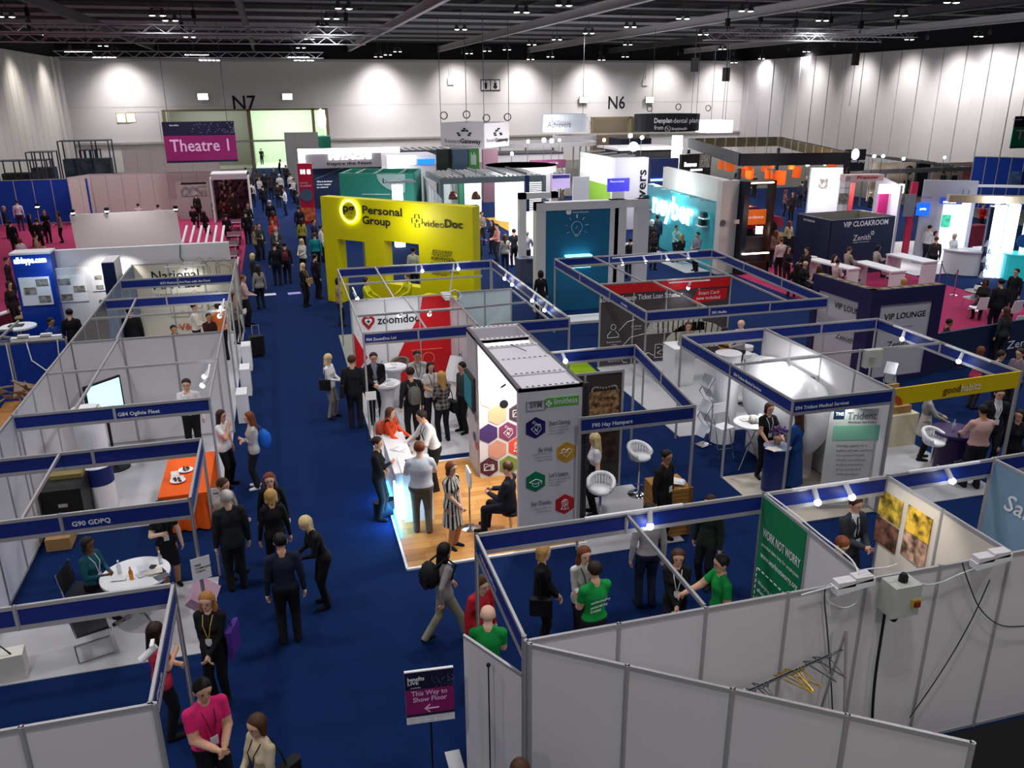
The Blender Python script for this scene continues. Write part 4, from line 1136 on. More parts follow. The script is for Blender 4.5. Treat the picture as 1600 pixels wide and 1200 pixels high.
def hexpts(w, u, z, R, off):
 return [w.pt(u + R * math.cos(math.pi / 6 + i * math.pi / 3), z + R * math.sin(math.pi / 6 + i * math.pi / 3), off) for i in range(6)]
def hexa(w, px, py, R, m, parent, off=.012, name='hexagon'):
 u, z = w.uv(px, py)
 return MB().poly(hexpts(w, u, z, R, off), tuple(w.n * .006)).build(name, m, parent), u, z
def strokes(w, u, z, s, segs, parent, m, off=.026, th=.012, name='print_icon'):
 b = MB()
 for (a, c) in segs: b.bar(w.pt(u + a[0] * s, z + a[1] * s, off), w.pt(u + c[0] * s, z + c[1] * s, off), th, .006)
 return b.build(name, m, parent)
def ring(n=12, r=1.0, cx=0, cy=0, a0=0, a1=2 * math.pi):
 q = [(cx + r * math.cos(a0 + (a1 - a0) * i / n), cy + r * math.sin(a0 + (a1 - a0) * i / n)) for i in range(n + 1)]
 return list(zip(q[:-1], q[1:]))
def chain(*pts): return list(zip(pts[:-1], pts[1:]))
IC_TAG = chain((-.5, -.1), (.1, -.75), (.6, -.2), (.5, .35), (.1, .4), (-.5, -.1)) + ring(8, .14, .3, .2) + chain((-.35, .6), (.3, .25)) + chain((-.35, .6), (-.2, .8), (.3, .25)) + chain((-.15, -.3), (.3, -.1)) + ring(6, .07, -.05, -.1) + ring(6, .07, .12, -.35)
IC_HEART = chain((0, -.55), (-.55, .0), (-.55, .3), (-.3, .45), (0, .2), (.3, .45), (.55, .3), (.55, 0), (0, -.55)) + chain((-.75, .0), (-.2, .0), (0, .1), (.3, -.05))
IC_CAP = chain((-.7, 0), (0, .3), (.7, .05), (0, -.25), (-.7, 0)) + chain((-.35, -.15), (-.35, -.45), (0, -.6), (.35, -.45), (.35, -.12)) + chain((.65, .05), (.65, -.35))
IC_MEDAL = ring(12, .38, 0, .2) + ring(10, .22, 0, .2) + chain((0, .1), (0, .32)) + chain((-.25, -.1), (-.45, -.6), (-.2, -.5), (-.1, -.7), (0, -.2)) + chain((.25, -.1), (.45, -.6), (.2, -.5), (.1, -.7), (0, -.2))
IC_FOLD = chain((-.6, .4), (-.6, -.4), (.3, -.4)) + chain((-.6, .4), (-.2, .4), (-.1, .25), (.5, .25), (.5, 0)) + chain((-.6, -.4), (-.35, .1), (.6, .1)) + ring(8, .22, .4, -.25) + chain((.4, -.4), (.4, -.1)) + chain((.25, -.25), (.55, -.25))
# ---- SVM / limitless kiosk on a wooden platform
M_KW = mat('kiosk_white', '#d6d3da', .5, noise=.02)
KX0, KX1, KY0, KY1, KH = 3.50, 4.62, 12.36, 16.25, 3.0
t = stand('white kiosk with hexagon icons reading SVM limitless on a wooden floor', 4.0, 12.4)
MB().box(KX0, KX1, KY0, KY0 + .12, .03, KH).build('front_panel', M_KW, t)
MB().box(KX1 - .08, KX1, KY0 + .12, KY1, .03, KH).build('side_panel', M_KW, t)
MB().box(KX0, KX1 - .08, 15.3, 15.42, .03, KH).build('honeycomb_wall', M_KW, t)
MB().box(KX0 - .02, KX0 + .06, 15.42, KY1, .03, KH).build('side_panel', M_KW, t); MB().box(KX0, KX1, KY1 - .08, KY1, .03, KH).build('back_panel', M_KW, t)
for (x0, x1) in ((KX0 - .02, KX0 + .05), (KX1 - .06, KX1 + .01)): MB().box(x0, x1, KY0, KY1, KH - .05, KH + .02).build('roof_rail', M_ALU_D, t)
for y0 in (KY0, 13.05, 13.9, 14.75, 15.3, KY1 - .06):
 r_ = MB().box(KX0, KX1, y0, y0 + .10, KH - .06, KH + .015).build('roof_beam', M_KW, t)
 hb = MB()
 for i in range(9): hb.box(KX0 + .14 + i * .1, KX0 + .18 + i * .1, y0 + .03, y0 + .07, KH + .015, KH + .019)
 hb.build('slot_row', M_BLACK, r_)['kind'] = 'stuff'
for y0, y1, dz in ((12.5, 13.05, 0), (13.16, 13.9, .03), (14.0, 14.75, 0)):
 MB().box(KX0 + .05, KX1 - .06, y0, y1, KH - .05 + dz, KH - .02 + dz).build('roof_board', M_KW, t)
MB().tube([(4.1, 14.85, KH), (4.0, 14.7, KH + .06), (4.2, 14.3, KH + .03)], .008, 5).build('cable', M_BLACK, t)
e_ = MB().box(KX1 - .01, KX1 + .10, KY0 - .01, KY0 + .10, .03, KH).build('perforated_edge', mat('edge_charcoal', '#3a393e', .6), t)
hb = MB()
for i in range(52): hb.box(KX1 + .03, KX1 + .06, KY0 - .016, KY0 - .01, .1 + i * .055, .125 + i * .055)
hb.build('hole_row', M_BLACK, e_)['kind'] = 'stuff'
w = W((KX0, KY0), (KX1, KY0))
M_HN, M_HA, M_HG, M_HR = mat('hex_navy', '#221a63', .5), mat('hex_amber', '#c99a2c', .5), mat('hex_green', '#137a52', .5), mat('hex_red', '#b8252d', .5)
for px, py, m, ic in ((836.5, 668, M_HN, IC_TAG), (884.5, 706, M_HA, IC_HEART), (836.5, 752, M_HG, IC_CAP), (882, 787, M_HR, IC_MEDAL)):
 h_, u, z = hexa(w, px, py, .195, m, t)
 strokes(w, u, z, .16, ic, h_, M_TXT_W)
for s_, x, y, wp in (('Start Saving.', 857, 664, 34), ('Be Well.', 841, 706, 22), ("Let's Learn.", 857, 745, 31), ('Say Thanks.', 829.5, 790, 32)):
 w.text(s_, x, y, wpx=wp, hpx=7, m=M_TXT_G, parent=t, bold=.015)
for x, y, wp in ((857, 669, 30), (857, 673.5, 31), (857, 678, 24), (831, 711, 30), (836, 715.5, 26), (840, 719.5, 22), (857, 750, 34), (857, 754.5, 26), (857, 758.5, 18), (834, 796, 27), (839, 800, 22)):
 w.text('Enhance your wellbeing today', x, y, wpx=wp, hpx=2.6, m=M_TXT_G, parent=t, bold=.0)
u0, z0 = w.uv(822, 642); u1, z1 = w.uv(851, 625)
strokes(w, u0, z0, 1, chain((0, 0), (u1 - u0, 0), (u1 - u0, z1 - z0), (0, z1 - z0), (0, 0)), t, M_TXT_G, th=.014, name='logo_frame')
w.text('SVM', 827, 637, wpx=19, hpx=10, m=M_TXT_G, parent=t, bold=.03)
g_ = w.pxbox('green_band', mat('band_green', '#5fb04a', .5), t, 851.5, 617, 904, 637, 0, .012)
w.text('limitless', 865, 631, wpx=36, hpx=9, m=M_TXT_W, parent=t, bold=.005)
lg = MB(); u_, z_ = w.uv(857, 630)
for a in (0, 1, 2, 3): lg.poly([w.pt(u_ + .035 * math.cos(a * 1.57) + .022 * math.cos(i), z_ + .035 * math.sin(a * 1.57) + .022 * math.sin(i), .02) for i in np.linspace(0, 6.28, 9)[:-1]], tuple(w.n * .004))
lg.build('logo_dots', M_TXT_W, t)
w = W((KX0, 15.3), (KX1, 15.3))
HX = (('776', '595', '#cdbbe6', IC_TAG), ('765', '622', '#e6e2b8', None), ('796', '610', '#e8d8d8', None), ('777', '648', '#d8b48c', None), ('809', '645', '#4a3a40', IC_FOLD), ('763', '677', '#433064', None), ('793', '674', '#7c3a5a', IC_TAG), ('777', '702', '#c9907c', None), ('808', '697', '#d4523e', IC_MEDAL), ('764', '729', '#4a2636', IC_FOLD), ('794', '726', '#6f8a3c', None), ('810', '752', '#b8442e', None), ('779', '757', '#a8c060', None))
for x, y, c, ic in HX:
 h_, u, z = hexa(w, float(x), float(y), .215, mat('hex_' + c[1:], c, .5, noise=.03), t)
 if ic: strokes(w, u, z, .18, ic, h_, M_TXT_W)
o_ = MB(); u, z = w.uv(787, 631); o_.poly([w.pt(u + .09 * math.cos(i), z + .09 * math.sin(i), .012) for i in np.linspace(0, 6.28, 15)[:-1]], tuple(w.n * .012)); o_.build('speaker', M_BLACK, t)
lamp('kiosk_light', 'SPOT', (4.0, 14.3, 2.9), 190, (1, .97, .92), .06, 125, .7, (4.0, 15.3, 1.9))
lamp('kiosk_light', 'SPOT', (3.9, 13.2, 2.85), 170, (1, .93, .82), .06, 140, .7, (2.9, 14.0, 0))
wl = W((KX0 - .02, KY1), (KX0 - .02, 15.42))
for x, y, c in ((740, 640, '#5a3a6a'), (744, 652, '#8a7a8a'), (742, 682, '#4a3a7a'), (745.5, 696, '#b8404a')):
 u, z = wl.uv(x, y); MB().poly([wl.pt(u + .12 * math.cos(i), z + .10 * math.sin(i), .01) for i in np.linspace(0, 6.28, 13)[:-1]], tuple(wl.n * .004)).build('printed_disc', mat('disc_' + c[1:], c, .5), t)
tv = thing('wall_screen', 'teal lit screen hung on the side of the white kiosk', 'screen', (KX0 - .1, 15.9, 1.6))
MB().box(KX0 - .10, KX0 - .02, 15.48, 16.22, 1.45, 2.15).build('housing', M_BLACK, tv); MB().box(KX0 - .108, KX0 - .10, 15.52, 16.18, 1.5, 2.10).build('display', mat('screen_teal', '#14707f', .4, noise=.3, scale=2, emit=.25), tv)
pf = thing('wooden_platform', 'pale wooden plank floor of the white kiosk', 'platform', (1.52, 12.25, 0))
MB().box(1.52, 4.7, 12.25, 16.38, .008, .022).build('base', M_WHITE, pf)
for a_, b_, c_, d_ in ((1.50, 4.72, 12.22, 12.27), (1.49, 1.53, 12.25, 16.4), (1.50, 3.5, 16.36, 16.41)): MB().box(a_, b_, c_, d_, .008, .045).build('edge_trim', M_WHITE_B, pf)
woods = [mat(f'plank_{i}', c, .45, noise=.16, scale=5, spec=.4) for i, c in enumerate(('#c48c4a', '#b67d3e', '#cf9a58', '#bd8644', '#c69252'))]
rs = random.Random(5); yy = 12.28; row = 0
while yy < 16.34:
 y1 = min(yy + .19, 16.35); x = 1.54 - rs.random() * .8
 while x < 4.68:
  x1 = x + .95; a_, b_ = max(x, 1.54), min(x1, 4.68)
  if b_ - a_ > .05: MB().box(a_ + .002, b_ - .002, yy + .002, y1 - .002, .022, .034).build('plank', woods[rs.randrange(5)], pf)
  x = x1
 yy = y1
t = thing('welcome_counter', 'white L-shaped counter with a glowing blue foot on the wooden floor', 'counter', (1.9, 14.6, 0))
MB().box(1.60, 1.95, 13.95, 15.75, .034, 1.02).build('cabinet', M_WHITE_B, t); MB().box(1.57, 2.0, 13.85, 15.8, 1.02, 1.06).build('counter_top', M_WHITE_B, t)
MB().box(1.72, 2.26, 13.85, 14.45, .034, 1.02).build('cabinet', M_WHITE_B, t); MB().box(1.70, 2.30, 13.78, 14.5, 1.061, 1.085).build('counter_top', M_WHITE_B, t)
MB().box(1.555, 1.575, 13.3, 15.5, .05, .14).build('light_strip', mat('led_blue', '#37a8ff', .4, noise=0, emit=10), t)
MB().box(1.575, 1.60, 13.5, 14.2, .10, .75).build('light_strip', mat('led_ice', '#9fdcff', .4, noise=0, emit=7), t)
lamp('counter_glow', 'AREA', (1.50, 14.4, .22), 11, (.1, .4, 1), (1.6, .2), aim=(1.0, 14.4, 0))
# ---- yellow Personal Group wall, set at an angle
A, B = (1.5, 32.3), (6.2, 27.5)
t = stand('big yellow slanting wall reading Personal Group and videoDoc', 3.8, 30)
w = W(A, B); M_PG = mat('wall_yellow', '#d6cc00', .5, noise=.04, scale=1)
HP = 3.98
o1 = (w.uv(529, 400)[0], w.uv(571, 400)[0], w.uv(550, 376)[1]); o2 = (w.uv(601, 400)[0], w.uv(655, 400)[0], w.uv(628, 379)[1])
for u0, u1, z0, z1 in ((0, o1[0], 0, HP), (o1[1], o2[0], 0, HP), (o2[1], w.L, 0, HP), (o1[0], o1[1], o1[2], HP), (o2[0], o2[1], o2[2], HP), (o2[0], o2[1], 0, 1.0)):
 w.box(MB(), u0, u1, z0, z1, -.45, 0).build('wall_block', M_PG, t)
gl = MB(); u, z = w.uv(547, 330)
rr_ = [(u + .39 * math.cos(a), z + .39 * math.sin(a)) for a in np.linspace(0, 2 * math.pi, 33)]
gl.tube([w.pt(p[0], p[1], .05) for p in rr_], .04, 8); gl.build('glow_ring', mat('ring_glow_yellow', '#f6ff4a', .4, noise=0, emit=7), t)
gd = MB(); gd.poly([w.pt(u + .36 * math.cos(i), z + .36 * math.sin(i), .02) for i in np.linspace(0, 6.283, 25)[:-1]], tuple(w.n * .02)); gd.build('logo_disc', mat('disc_olive', '#b0a800', .5), t)
w.text('pg', 537.5, 330, wpx=18, hpx=13, m=M_TXT_K, parent=t, bold=.03, off=.06)
strokes(w, u, z - .12, .2, ring(6, .6, 0, 0, -2.4, -.7), t, M_TXT_K, off=.06, th=.028, name='logo_smile')
M_TXD = mat('print_dark_olive', '#2a2a1e', .6, noise=0)
w.text('Personal', 567, 333, wpx=62, hpx=12, m=M_TXD, parent=t, bold=.03); w.text('Group', 567, 349, wpx=44, hpx=12, m=M_TXD, parent=t, bold=.03)
w.text('video', 662, 353.5, wpx=33, hpx=11, m=M_TXD, parent=t, bold=.0); w.text('Doc', 695.5, 354.5, wpx=28, hpx=12, m=M_TXD, parent=t, bold=.035)
u, z = w.uv(652, 345)
c3 = .09
strokes(w, u, z, .11, chain((-.8, 2), (.8, 2), (.8, .8), (2, .8), (2, -.8), (.8, -.8), (.8, -2), (-.8, -2), (-.8, -.8), (-2, -.8), (-2, .8), (-.8, .8), (-.8, 2)) + chain((-.3, .5), (.6, 0), (-.3, -.5), (-.3, .5)), t, M_TXD, off=.02, th=.03, name='logo_cross')
rs = random.Random(11); words = ('process', 'benefits', 'employee', 'health', 'support', 'savings', 'insurance', 'people', 'engage', 'loyalty', 'Great', 'wellbeing')
for k in range(15): w.text(words[k % 12], 674 + rs.random() * 6, 392 + k * 2.6, wpx=22 + rs.random() * 16, hpx=1.4 + rs.random() * 2.6, m=M_TXD, parent=t, bold=.01)
MB().cbox((5.15, 27.0, .55), (1.9, .6, 1.1), -.75).build('counter', M_PG, t)
mb_ = MB()
for i in range(7):
 u_ = o1[0] + .08 + i * (o1[1] - o1[0]) / 7; MB().tube([w.pt(u_, .1, -1.4), w.pt(u_, 2.9, -1.4)], .05, 6).build('hanging_strip', M_BLACK if i % 2 else mat('strip_grey', '#88908c', .4), t)
# ---- blue light-bulb wall in a white frame
t = stand('tall blue wall with a white light bulb drawing in a white frame', 10.8, 28.2)
w = W((8.75, 28.2), (13.0, 28.2)); M_PETROL = mat('wall_petrol', '#20698f', .5, noise=.04, scale=1)
uA, uB, uC = w.uv(852, 400)[0], w.uv(951, 400)[0], w.uv(1011, 400)[0]; zt = w.uv(850, 317)[1]
w.box(MB(), uA, uB, .0, zt - .28, -.15, 0).build('wall_block', M_PETROL, t)
for u0, u1 in ((uA - .35, uA), (uB, uB + .32), (w.uv(958, 400)[0], w.uv(976, 400)[0]), (uC - .45, uC)): w.box(MB(), u0, u1, 0, zt, -.35, .04).build('frame_post', M_WHITE, t)
w.box(MB(), uA - .35, uC, zt - .28, zt, -.35, .05).build('frame_beam', M_WHITE, t)
u, z = w.uv(901, 357)
strokes(w, u, z, .33, ring(14, .62, 0, .15, -.9, math.pi + .9) + chain((-.39, -.33), (-.28, -.62), (.28, -.62), (.39, -.33)) + chain((-.25, -.72), (.25, -.72)) + chain((-.2, -.82), (.2, -.82)) + chain((-.1, 0), (.05, .3)) +
  [((1.0 * math.cos(a), .15 + 1.0 * math.sin(a)), (1.35 * math.cos(a), .15 + 1.35 * math.sin(a))) for a in np.linspace(-.5, math.pi + .5, 7)], t, M_TXT_W, th=.04, off=.02, name='print_bulb')
w.text('SmartHealth', 895, 333, wpx=24, hpx=3, m=M_TXT_W, parent=t, bold=0)
MB().lathe([(0, 0), (.11, 0)], w.pt(*w.uv(889, 331), .02), 12).build('x_dot', M_TXT_W, t) if False else None
uu, zz = w.uv(888.5, 331); MB().poly([w.pt(uu + .1 * math.cos(i), zz + .1 * math.sin(i), .012) for i in np.linspace(0, 6.28, 13)[:-1]], tuple(w.n * .006)).build('logo_dot', M_TXT_W, t)
w.pxbox('lit_shelf', mat('shelf_cyan', '#7fe8f0', .4, noise=0, emit=2.2), t, 882, 396, 921, 401, 0, .3); w.pxbox('lit_shelf', mat('shelf_cyan', '#7fe8f0'), t, 884, 412, 920, 418, 0, .2)
MB().box(9.0, 12.0, 26.3, 27.2, .008, .10).build('plinth', M_WHITE, t)
# ---- teal besi box and white canvas wall, white lit column
t = stand('teal box stand lettered in black with an open top', 5.2, 46)
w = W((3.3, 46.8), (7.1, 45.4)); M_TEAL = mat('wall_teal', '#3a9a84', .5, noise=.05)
zt = w.uv(585, 271)[1]
w.box(MB(), 0, w.L, 0, zt, -.12, 0).build('front_wall', M_TEAL, t)
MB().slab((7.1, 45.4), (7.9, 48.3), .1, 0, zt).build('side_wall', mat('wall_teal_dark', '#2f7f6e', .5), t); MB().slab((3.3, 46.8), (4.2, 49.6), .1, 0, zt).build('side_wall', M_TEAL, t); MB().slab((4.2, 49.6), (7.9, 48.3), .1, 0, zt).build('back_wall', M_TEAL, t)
for f in (.2, .45, .8): MB().slab((3.3 + 3.8 * f, 46.8 - 1.4 * f), (4.2 + 3.7 * f, 49.6 - 1.3 * f), .06, zt - .06, zt).build('roof_bar', M_ALU, t)
pp = [w.uv(588, 272), w.uv(633, 272), w.uv(633, 301)]
MB().poly([w.pt(u, z, .02) for u, z in [pp[0]] + [(pp[0][0] + (pp[2][0] - pp[0][0]) * (1 - math.cos(a)) * 1.0, pp[0][1] + (pp[2][1] - pp[0][1]) * math.sin(a)) for a in np.linspace(.2, math.pi / 2, 7)] + [pp[1]]][::-1], tuple(w.n * .01)).build('print_pale', mat('print_mint', '#b9d8cf', .6), t)
w.text('besi', 598, 286, wpx=28, hpx=8, m=M_TXT_K, parent=t, bold=.01)
w.pxbox('print_line', M_TXT_W, t, 566, 303, 610, 304)
t = thing('light_column', 'glowing white column under a small frame before the teal box', 'light', (6.3, 43.5, 0))
q = PY(621, 300, 43.5); MB().box(q[0] - .25, q[0] + .25, 43.3, 43.7, 0, PY(621, 289, 43.5)[2]).build('body', mat('column_glow', '#e6f4ff', .4, noise=0, emit=4), t)
fz = PY(621, 284, 43.5)[2]
for i in range(5): MB().box(q[0] - .5, q[0] + .9, 42.9 + i * .3, 42.95 + i * .3, fz, fz + .05).build('frame_bar', M_ALU, t)
MB().box(q[0] - .03, q[0] + .03, 43.47, 43.53, PY(621, 289, 43.5)[2], fz).build('post', M_ALU, t)
t = stand('white stretched canvas wall receding behind the teal box', 7.5, 41)
wall(t, (8.1, 48.5), (7.0, 37.2), 6, M_WHITE, z1=3.1)
# ---- grey slatted pergola with white lit walls, green columns
t = stand('grey slatted pergola stand with white lit walls and a louvre screen', 11, 46)
zt = 3.3; M_GSLAT = mat('slat_grey', '#5f6a70', .5)
for X0, Y0, X1, Y1 in ((8.4, 44.6, 14.1, 44.6), (8.4, 49.0, 14.1, 49.0), (8.4, 44.6, 8.4, 49.0), (14.1, 44.6, 14.1, 49.0)): MB().slab((X0, Y0), (X1, Y1), .14, zt - .3, zt).build('beam', M_GSLAT, t)
for i in range(22): MB().box(8.5 + i * .255, 8.6 + i * .255, 44.7, 48.9, zt - .02, zt + .06).build('roof_slat', M_ALU, t)
for i in range(4): MB().box(9.6 + i * 1.15, 9.7 + i * 1.15, 44.7, 48.9, zt + .06, zt + .16).build('roof_beam', M_GSLAT, t)
sc = MB().box(13.0, 13.25, 44.5, 44.75, 0, zt).build('screen_post', M_NAVY, t)
for i in range(30): MB().box(13.25, 14.05, 44.55, 44.65, .15 + i * .1, .2 + i * .1).build('louvre', M_GSLAT, t)
for X in (14.1, 8.4): MB().box(X - .1, X + .1, 44.5, 44.7, 0, zt).build('post', M_GSLAT, t)
M_LITW = mat('wall_lit_white', '#f0f4f4', .5, noise=.02)
for x0, x1 in ((692, 716), (725, 751)):
 q0, q1 = PY(x0, 300, 47.5), PY(x1, 275, 47.5)
 f = MB().box(q0[0], q1[0], 47.4, 47.5, 0, 3.0).build('lit_wall', M_LITW, t)
 MB().box(q0[0] + .2, q0[0] + .75, 47.36, 47.4, 1.0, 1.5).build('screen', M_BLACK, f)
for x in (689, 720): q0 = PY(x, 300, 47.2); MB().box(q0[0] - .12, q0[0] + .12, 47.1, 47.3, 0, 3.0).build('green_post', mat('post_green', '#2f7a5a', .5), t)
def mk_copper():
 t = thing('pendant_lamp', 'copper dome pendant lamp under the pergola', 'lamp', (0, 0, 0), 'copper pendant lamps under the pergola')
 MB().lathe([(.05, .42), (.16, .36), (.24, .18), (.27, 0), (.25, 0), (.2, .2), (.04, .38)], (0, 0, 0), 12).build('shade', mat('copper', '#7d5648', .35, metal=.6), t, smooth=True); MB().tube([(0, 0, .4), (0, 0, 1.8)], .012, 5).build('cord', M_BLACK, t)
 return t
for x, y in ((708, 311), (744, 311)): q = PY(x, y, 45.5); place('copper', mk_copper, (q[0], 45.5, q[2]), 0)
t = stand('yellow floored lounge corner seen through the pergola', 14.5, 50)
MB().box(12.6, 16.6, 45.5, 52, .01, .06).build('floor', mat('floor_yellow', '#c99a2a', .7), t)
# ---- white stands in the middle distance
t = stand('glowing white stand with the tagline Inspire the Next', 5, 60)
Yh = 60.0; qa, qb = PY(470, 233, Yh), PY(619, 236, Yh); z2 = PY(545, 262, Yh)[2]
MB().box(qa[0], qb[0], Yh, Yh + .3, z2, qa[2]).build('header', mat('header_grey', '#8f898f', .6), t)
MB().box(qa[0], qb[0], Yh - .12, Yh, qa[2] - .33, qa[2]).build('light_band', mat('band_glow', '#ffffff', .4, noise=0, emit=3), t)
for q in (qa, qb): MB().box(q[0] - .22, q[0] + .22, Yh - .15, Yh + .2, z2 if q is qb else 1.6, qa[2]).build('light_post', mat('band_glow', '#ffffff'), t)
ww = W((qa[0], Yh), (qb[0], Yh)); ww.text('HITACHI', 514, 249, wpx=66, hpx=8, m=mat('letters_blaze', '#ffffff', .5, noise=0, emit=5), parent=t, bold=.06, off=.1)
ww.text('Inspire the Next', 511, 258, wpx=70, hpx=4.5, m=M_TXT_K, parent=t, bold=.03, off=.08)
MB().box(qa[0], qb[0], Yh + .4, Yh + .6, 0, z2).build('back_wall', mat('wall_ink', '#16213a', .4, noise=.2, scale=.6), t)
strokes(W((qa[0], Yh + .4), (qb[0], Yh + .4)), .8, 2.0, 1, chain((0, 0), (2.2, .8)), t, mat('beam_pale', '#9fb4c8', .5), th=.12, name='print_beam')
for k, s_ in enumerate(('What is the future', 'of your company', 'car scheme?')): W((qa[0], Yh + .4), (qb[0], Yh + .4)).text(s_, 495, 285 + k * 4.5, wpx=(24, 22, 18)[k], hpx=2.6, m=M_TXT_W, parent=t, bold=.01)
lamp('stand_light', 'AREA', (4.6, Yh - .6, qa[2] - 1.4), 90, (1, 1, 1), (5.5, .3), aim=(4.6, Yh - 1.5, 0))
t = thing('banner_tower', 'red tower banner with white blocks, more fruitful, and orange fruit below', 'banner', (1.75, 53, 0))
wt = W((1.25, 53.0), (2.45, 53.0)); (ua, za), (ub, zb) = wt.uv(464, 256), wt.uv(487, 256)
zt = za
wt.box(MB(), ua, ub, 0, zt, -.5, 0).build('body', mat('tower_crimson', '#b81a3c', .5, noise=.12, scale=.8), t)
for x in (469.5, 474, 480): wt.pxbox('white_block', mat('block_glow', '#ffffff', .5, noise=0, emit=2), t, x, 265, x + (2.4 if x < 479 else 4.6), 272)
wt.text('more', 469, 287, wpx=12, hpx=3, m=mat('print_pinkish', '#e8a0b4', .6), parent=t, bold=.03); wt.text('fruitful', 469, 292, wpx=17, hpx=3.4, m=mat('print_pinkish', '#e8a0b4'), parent=t, bold=.03)
uu, zz = wt.uv(479, 305); MB().poly([wt.pt(uu + .38 * math.cos(i), zz + .38 * math.sin(i), .02) for i in np.linspace(0, 6.28, 17)[:-1]], tuple(wt.n * .01)).build('roundel', mat('roundel_slate', '#4a5f78', .6), t)
(u0, z0), (u1, z1) = wt.uv(472, 346), wt.uv(492, 324); wt.box(MB(), max(u0, ua), min(u1, ub), max(z0, .05), z1, 0, .02).build('print_fruit', mat('print_fruit', '#c8603a', .5, noise=.6, scale=4), t)
t = stand('small teal topped box stand near the end wall', 3, 84)
q0, q1 = PY(492, 226, 84), PY(516, 213, 84); MB().box(q0[0], q1[0], 84, 86, 0, q1[2]).build('body', M_TEAL, t); MB().box(q0[0] - .5, q0[0], 83.9, 86, 0, q1[2] + .2).build('lit_edge', M_LITW, t)
t = booth('plain white shell walls standing before the lit loading door', 1, 78)
q0, q1 = PY(444, 207, 78), PY(496, 208, 78); wall(t, (q0[0], 78), (q1[0], 78), 3, mat('panel_greyer', '#a8a4a6', .6), z1=q0[2]); q0b = PY(460, 240, 70); wall(t, (q0b[0], 70), (q0b[0] + 2.2, 70), 2, mat('panel_greyer', '#a8a4a6'), z1=2.8)
t = thing('lamp_globe', 'bright round lamp glowing beside the door frame', 'lamp', PY(503, 200, 84)); q = PY(503, 200, 84)
MB().lathe([(.05, 0), (.36, .25), (.42, .9), (.3, 1.5), (.05, 1.7)], q, 12).build('globe', mat('globe_glow', '#fff4d8', .4, noise=0, emit=12), t); MB().tube([(q[0], q[1], q[2] + 1.6), (q[0], q[1], q[2] + 3)], .04, 6).build('rod', M_ALU, t)
t = stand('grey topped stand with two lit blue screens behind the teal box', 10, 56)
q0, q1 = PY(605, 258, 55), PY(680, 244, 55); MB().box(q0[0], q1[0], 55, 58, 0, q1[2] + .1).build('body', M_WHITE, t)
for x0, x1, c, e in ((636, 649, '#e8f0ff', 2.5), (653, 679, '#1a6ad8', 1.6)): a_, b_ = PY(x0, 257, 54.9), PY(x1, 248, 54.9); MB().box(a_[0], b_[0], 54.85, 55, a_[2], b_[2]).build('screen', mat('screen_' + c[1:], c, .4, noise=.15, emit=e), t)
q0, q1 = PY(620, 240, 62), PY(686, 234, 62); b_ = MB()
for i in range(8): MB().box(q0[0] + i * .55, q0[0] + i * .55 + .1, 62, 66, q1[2] - .1, q1[2]).build('roof_bar', M_ALU, t)
MB().box(q0[0], q1[0], 61.9, 62.1, q1[2] - .35, q1[2]).build('roof_front', mat('roof_dark', '#3a3f55', .6), t)
t = stand('dark stand with a lime green printed column below the hanging cube', 13, 58)
q0, q1 = PY(683, 262, 57), PY(748, 232, 57); MB().box(q0[0], q1[0], 57, 57.3, 0, q1[2]).build('wall_dark', mat('wall_forest', '#1f2a26', .6, noise=.2), t); a_, b_ = PY(732, 258, 56.9), PY(748, 233, 56.9); g_ = MB().box(a_[0], b_[0], 56.8, 57, 0, b_[2]).build('green_column', mat('column_green', '#3f8a3a', .5), t)
for k in range(4): MB().box(a_[0] + .15 + .1 * k, a_[0] + .2 + .1 * k, 56.77, 56.8, b_[2] - 1.0, b_[2] - .2 - .15 * (k % 2)).build('white_mark', M_TXT_W, g_)
t = stand('dark blue lit stand beside the lime column', 14, 57.5); q0, q1 = PY(708, 262, 56.5), PY(731, 233, 56.5); MB().box(q0[0], q1[0], 56.5, 56.9, 0, q1[2]).build('body', mat('wall_slate_blue', '#3c5068', .5), t)
MB().box(q0[0] - .1, q1[0] + .1, 56.4, 57, q1[2], q1[2] + .1).build('top', M_ALU_D, t)
# ------------------------------------------------------------------ hanging signs
def hang_wires(t, pts, ztop=11.6):
 for p in pts: MB().tube([p, (p[0], p[1], ztop)], .018, 5).build('wire', M_STEEL_D, t)
def hoop(t, px, py, Y):
 q = PY(px, py, Y); b = MB(); b.tube([(q[0] + .2 * math.cos(a), Y, q[2] + .2 * math.sin(a)) for a in np.linspace(0, 2 * math.pi, 15)], .03, 6); b.build('hoop', M_BLACK, t)
c = PY(757, 232, 48); l = PY(690, 228, 50.5); r_ = PY(795, 226, 50.0); zt = PY(757, 193, 48)[2]
t = thing('hanging_sign', 'white cube sign hung from the roof reading RewardGateway', 'sign', c)
M_SIGNW = mat('sign_fabric_white', '#cfc9cf', .7, noise=.03)
wl, wr = W(l, c), W(c, r_)
for w_, s0, s1 in ((wl, 695, 745), (wr, 760, 790)):
 w_.box(MB(), 0, w_.L, c[2], zt, -.08, 0).build('face', M_SIGNW, t)
back = (l[0] + r_[0] - c[0], l[1] + r_[1] - c[1]); MB().slab(l, back, .08, c[2], zt).build('face', M_SIGNW, t); MB().slab(back, r_, .08, c[2], zt).build('face', M_SIGNW, t)
wl.text('Reward', 695.5, 223, wpx=24, hpx=7, m=M_TXT_G, parent=t, bold=0); wl.text('Gateway', 720, 223.5, wpx=32, hpx=7, m=M_TXT_K, parent=t, bold=.03); wl.text('the employee engagement people', 697, 228, wpx=54, hpx=2, m=M_TXT_G, parent=t)
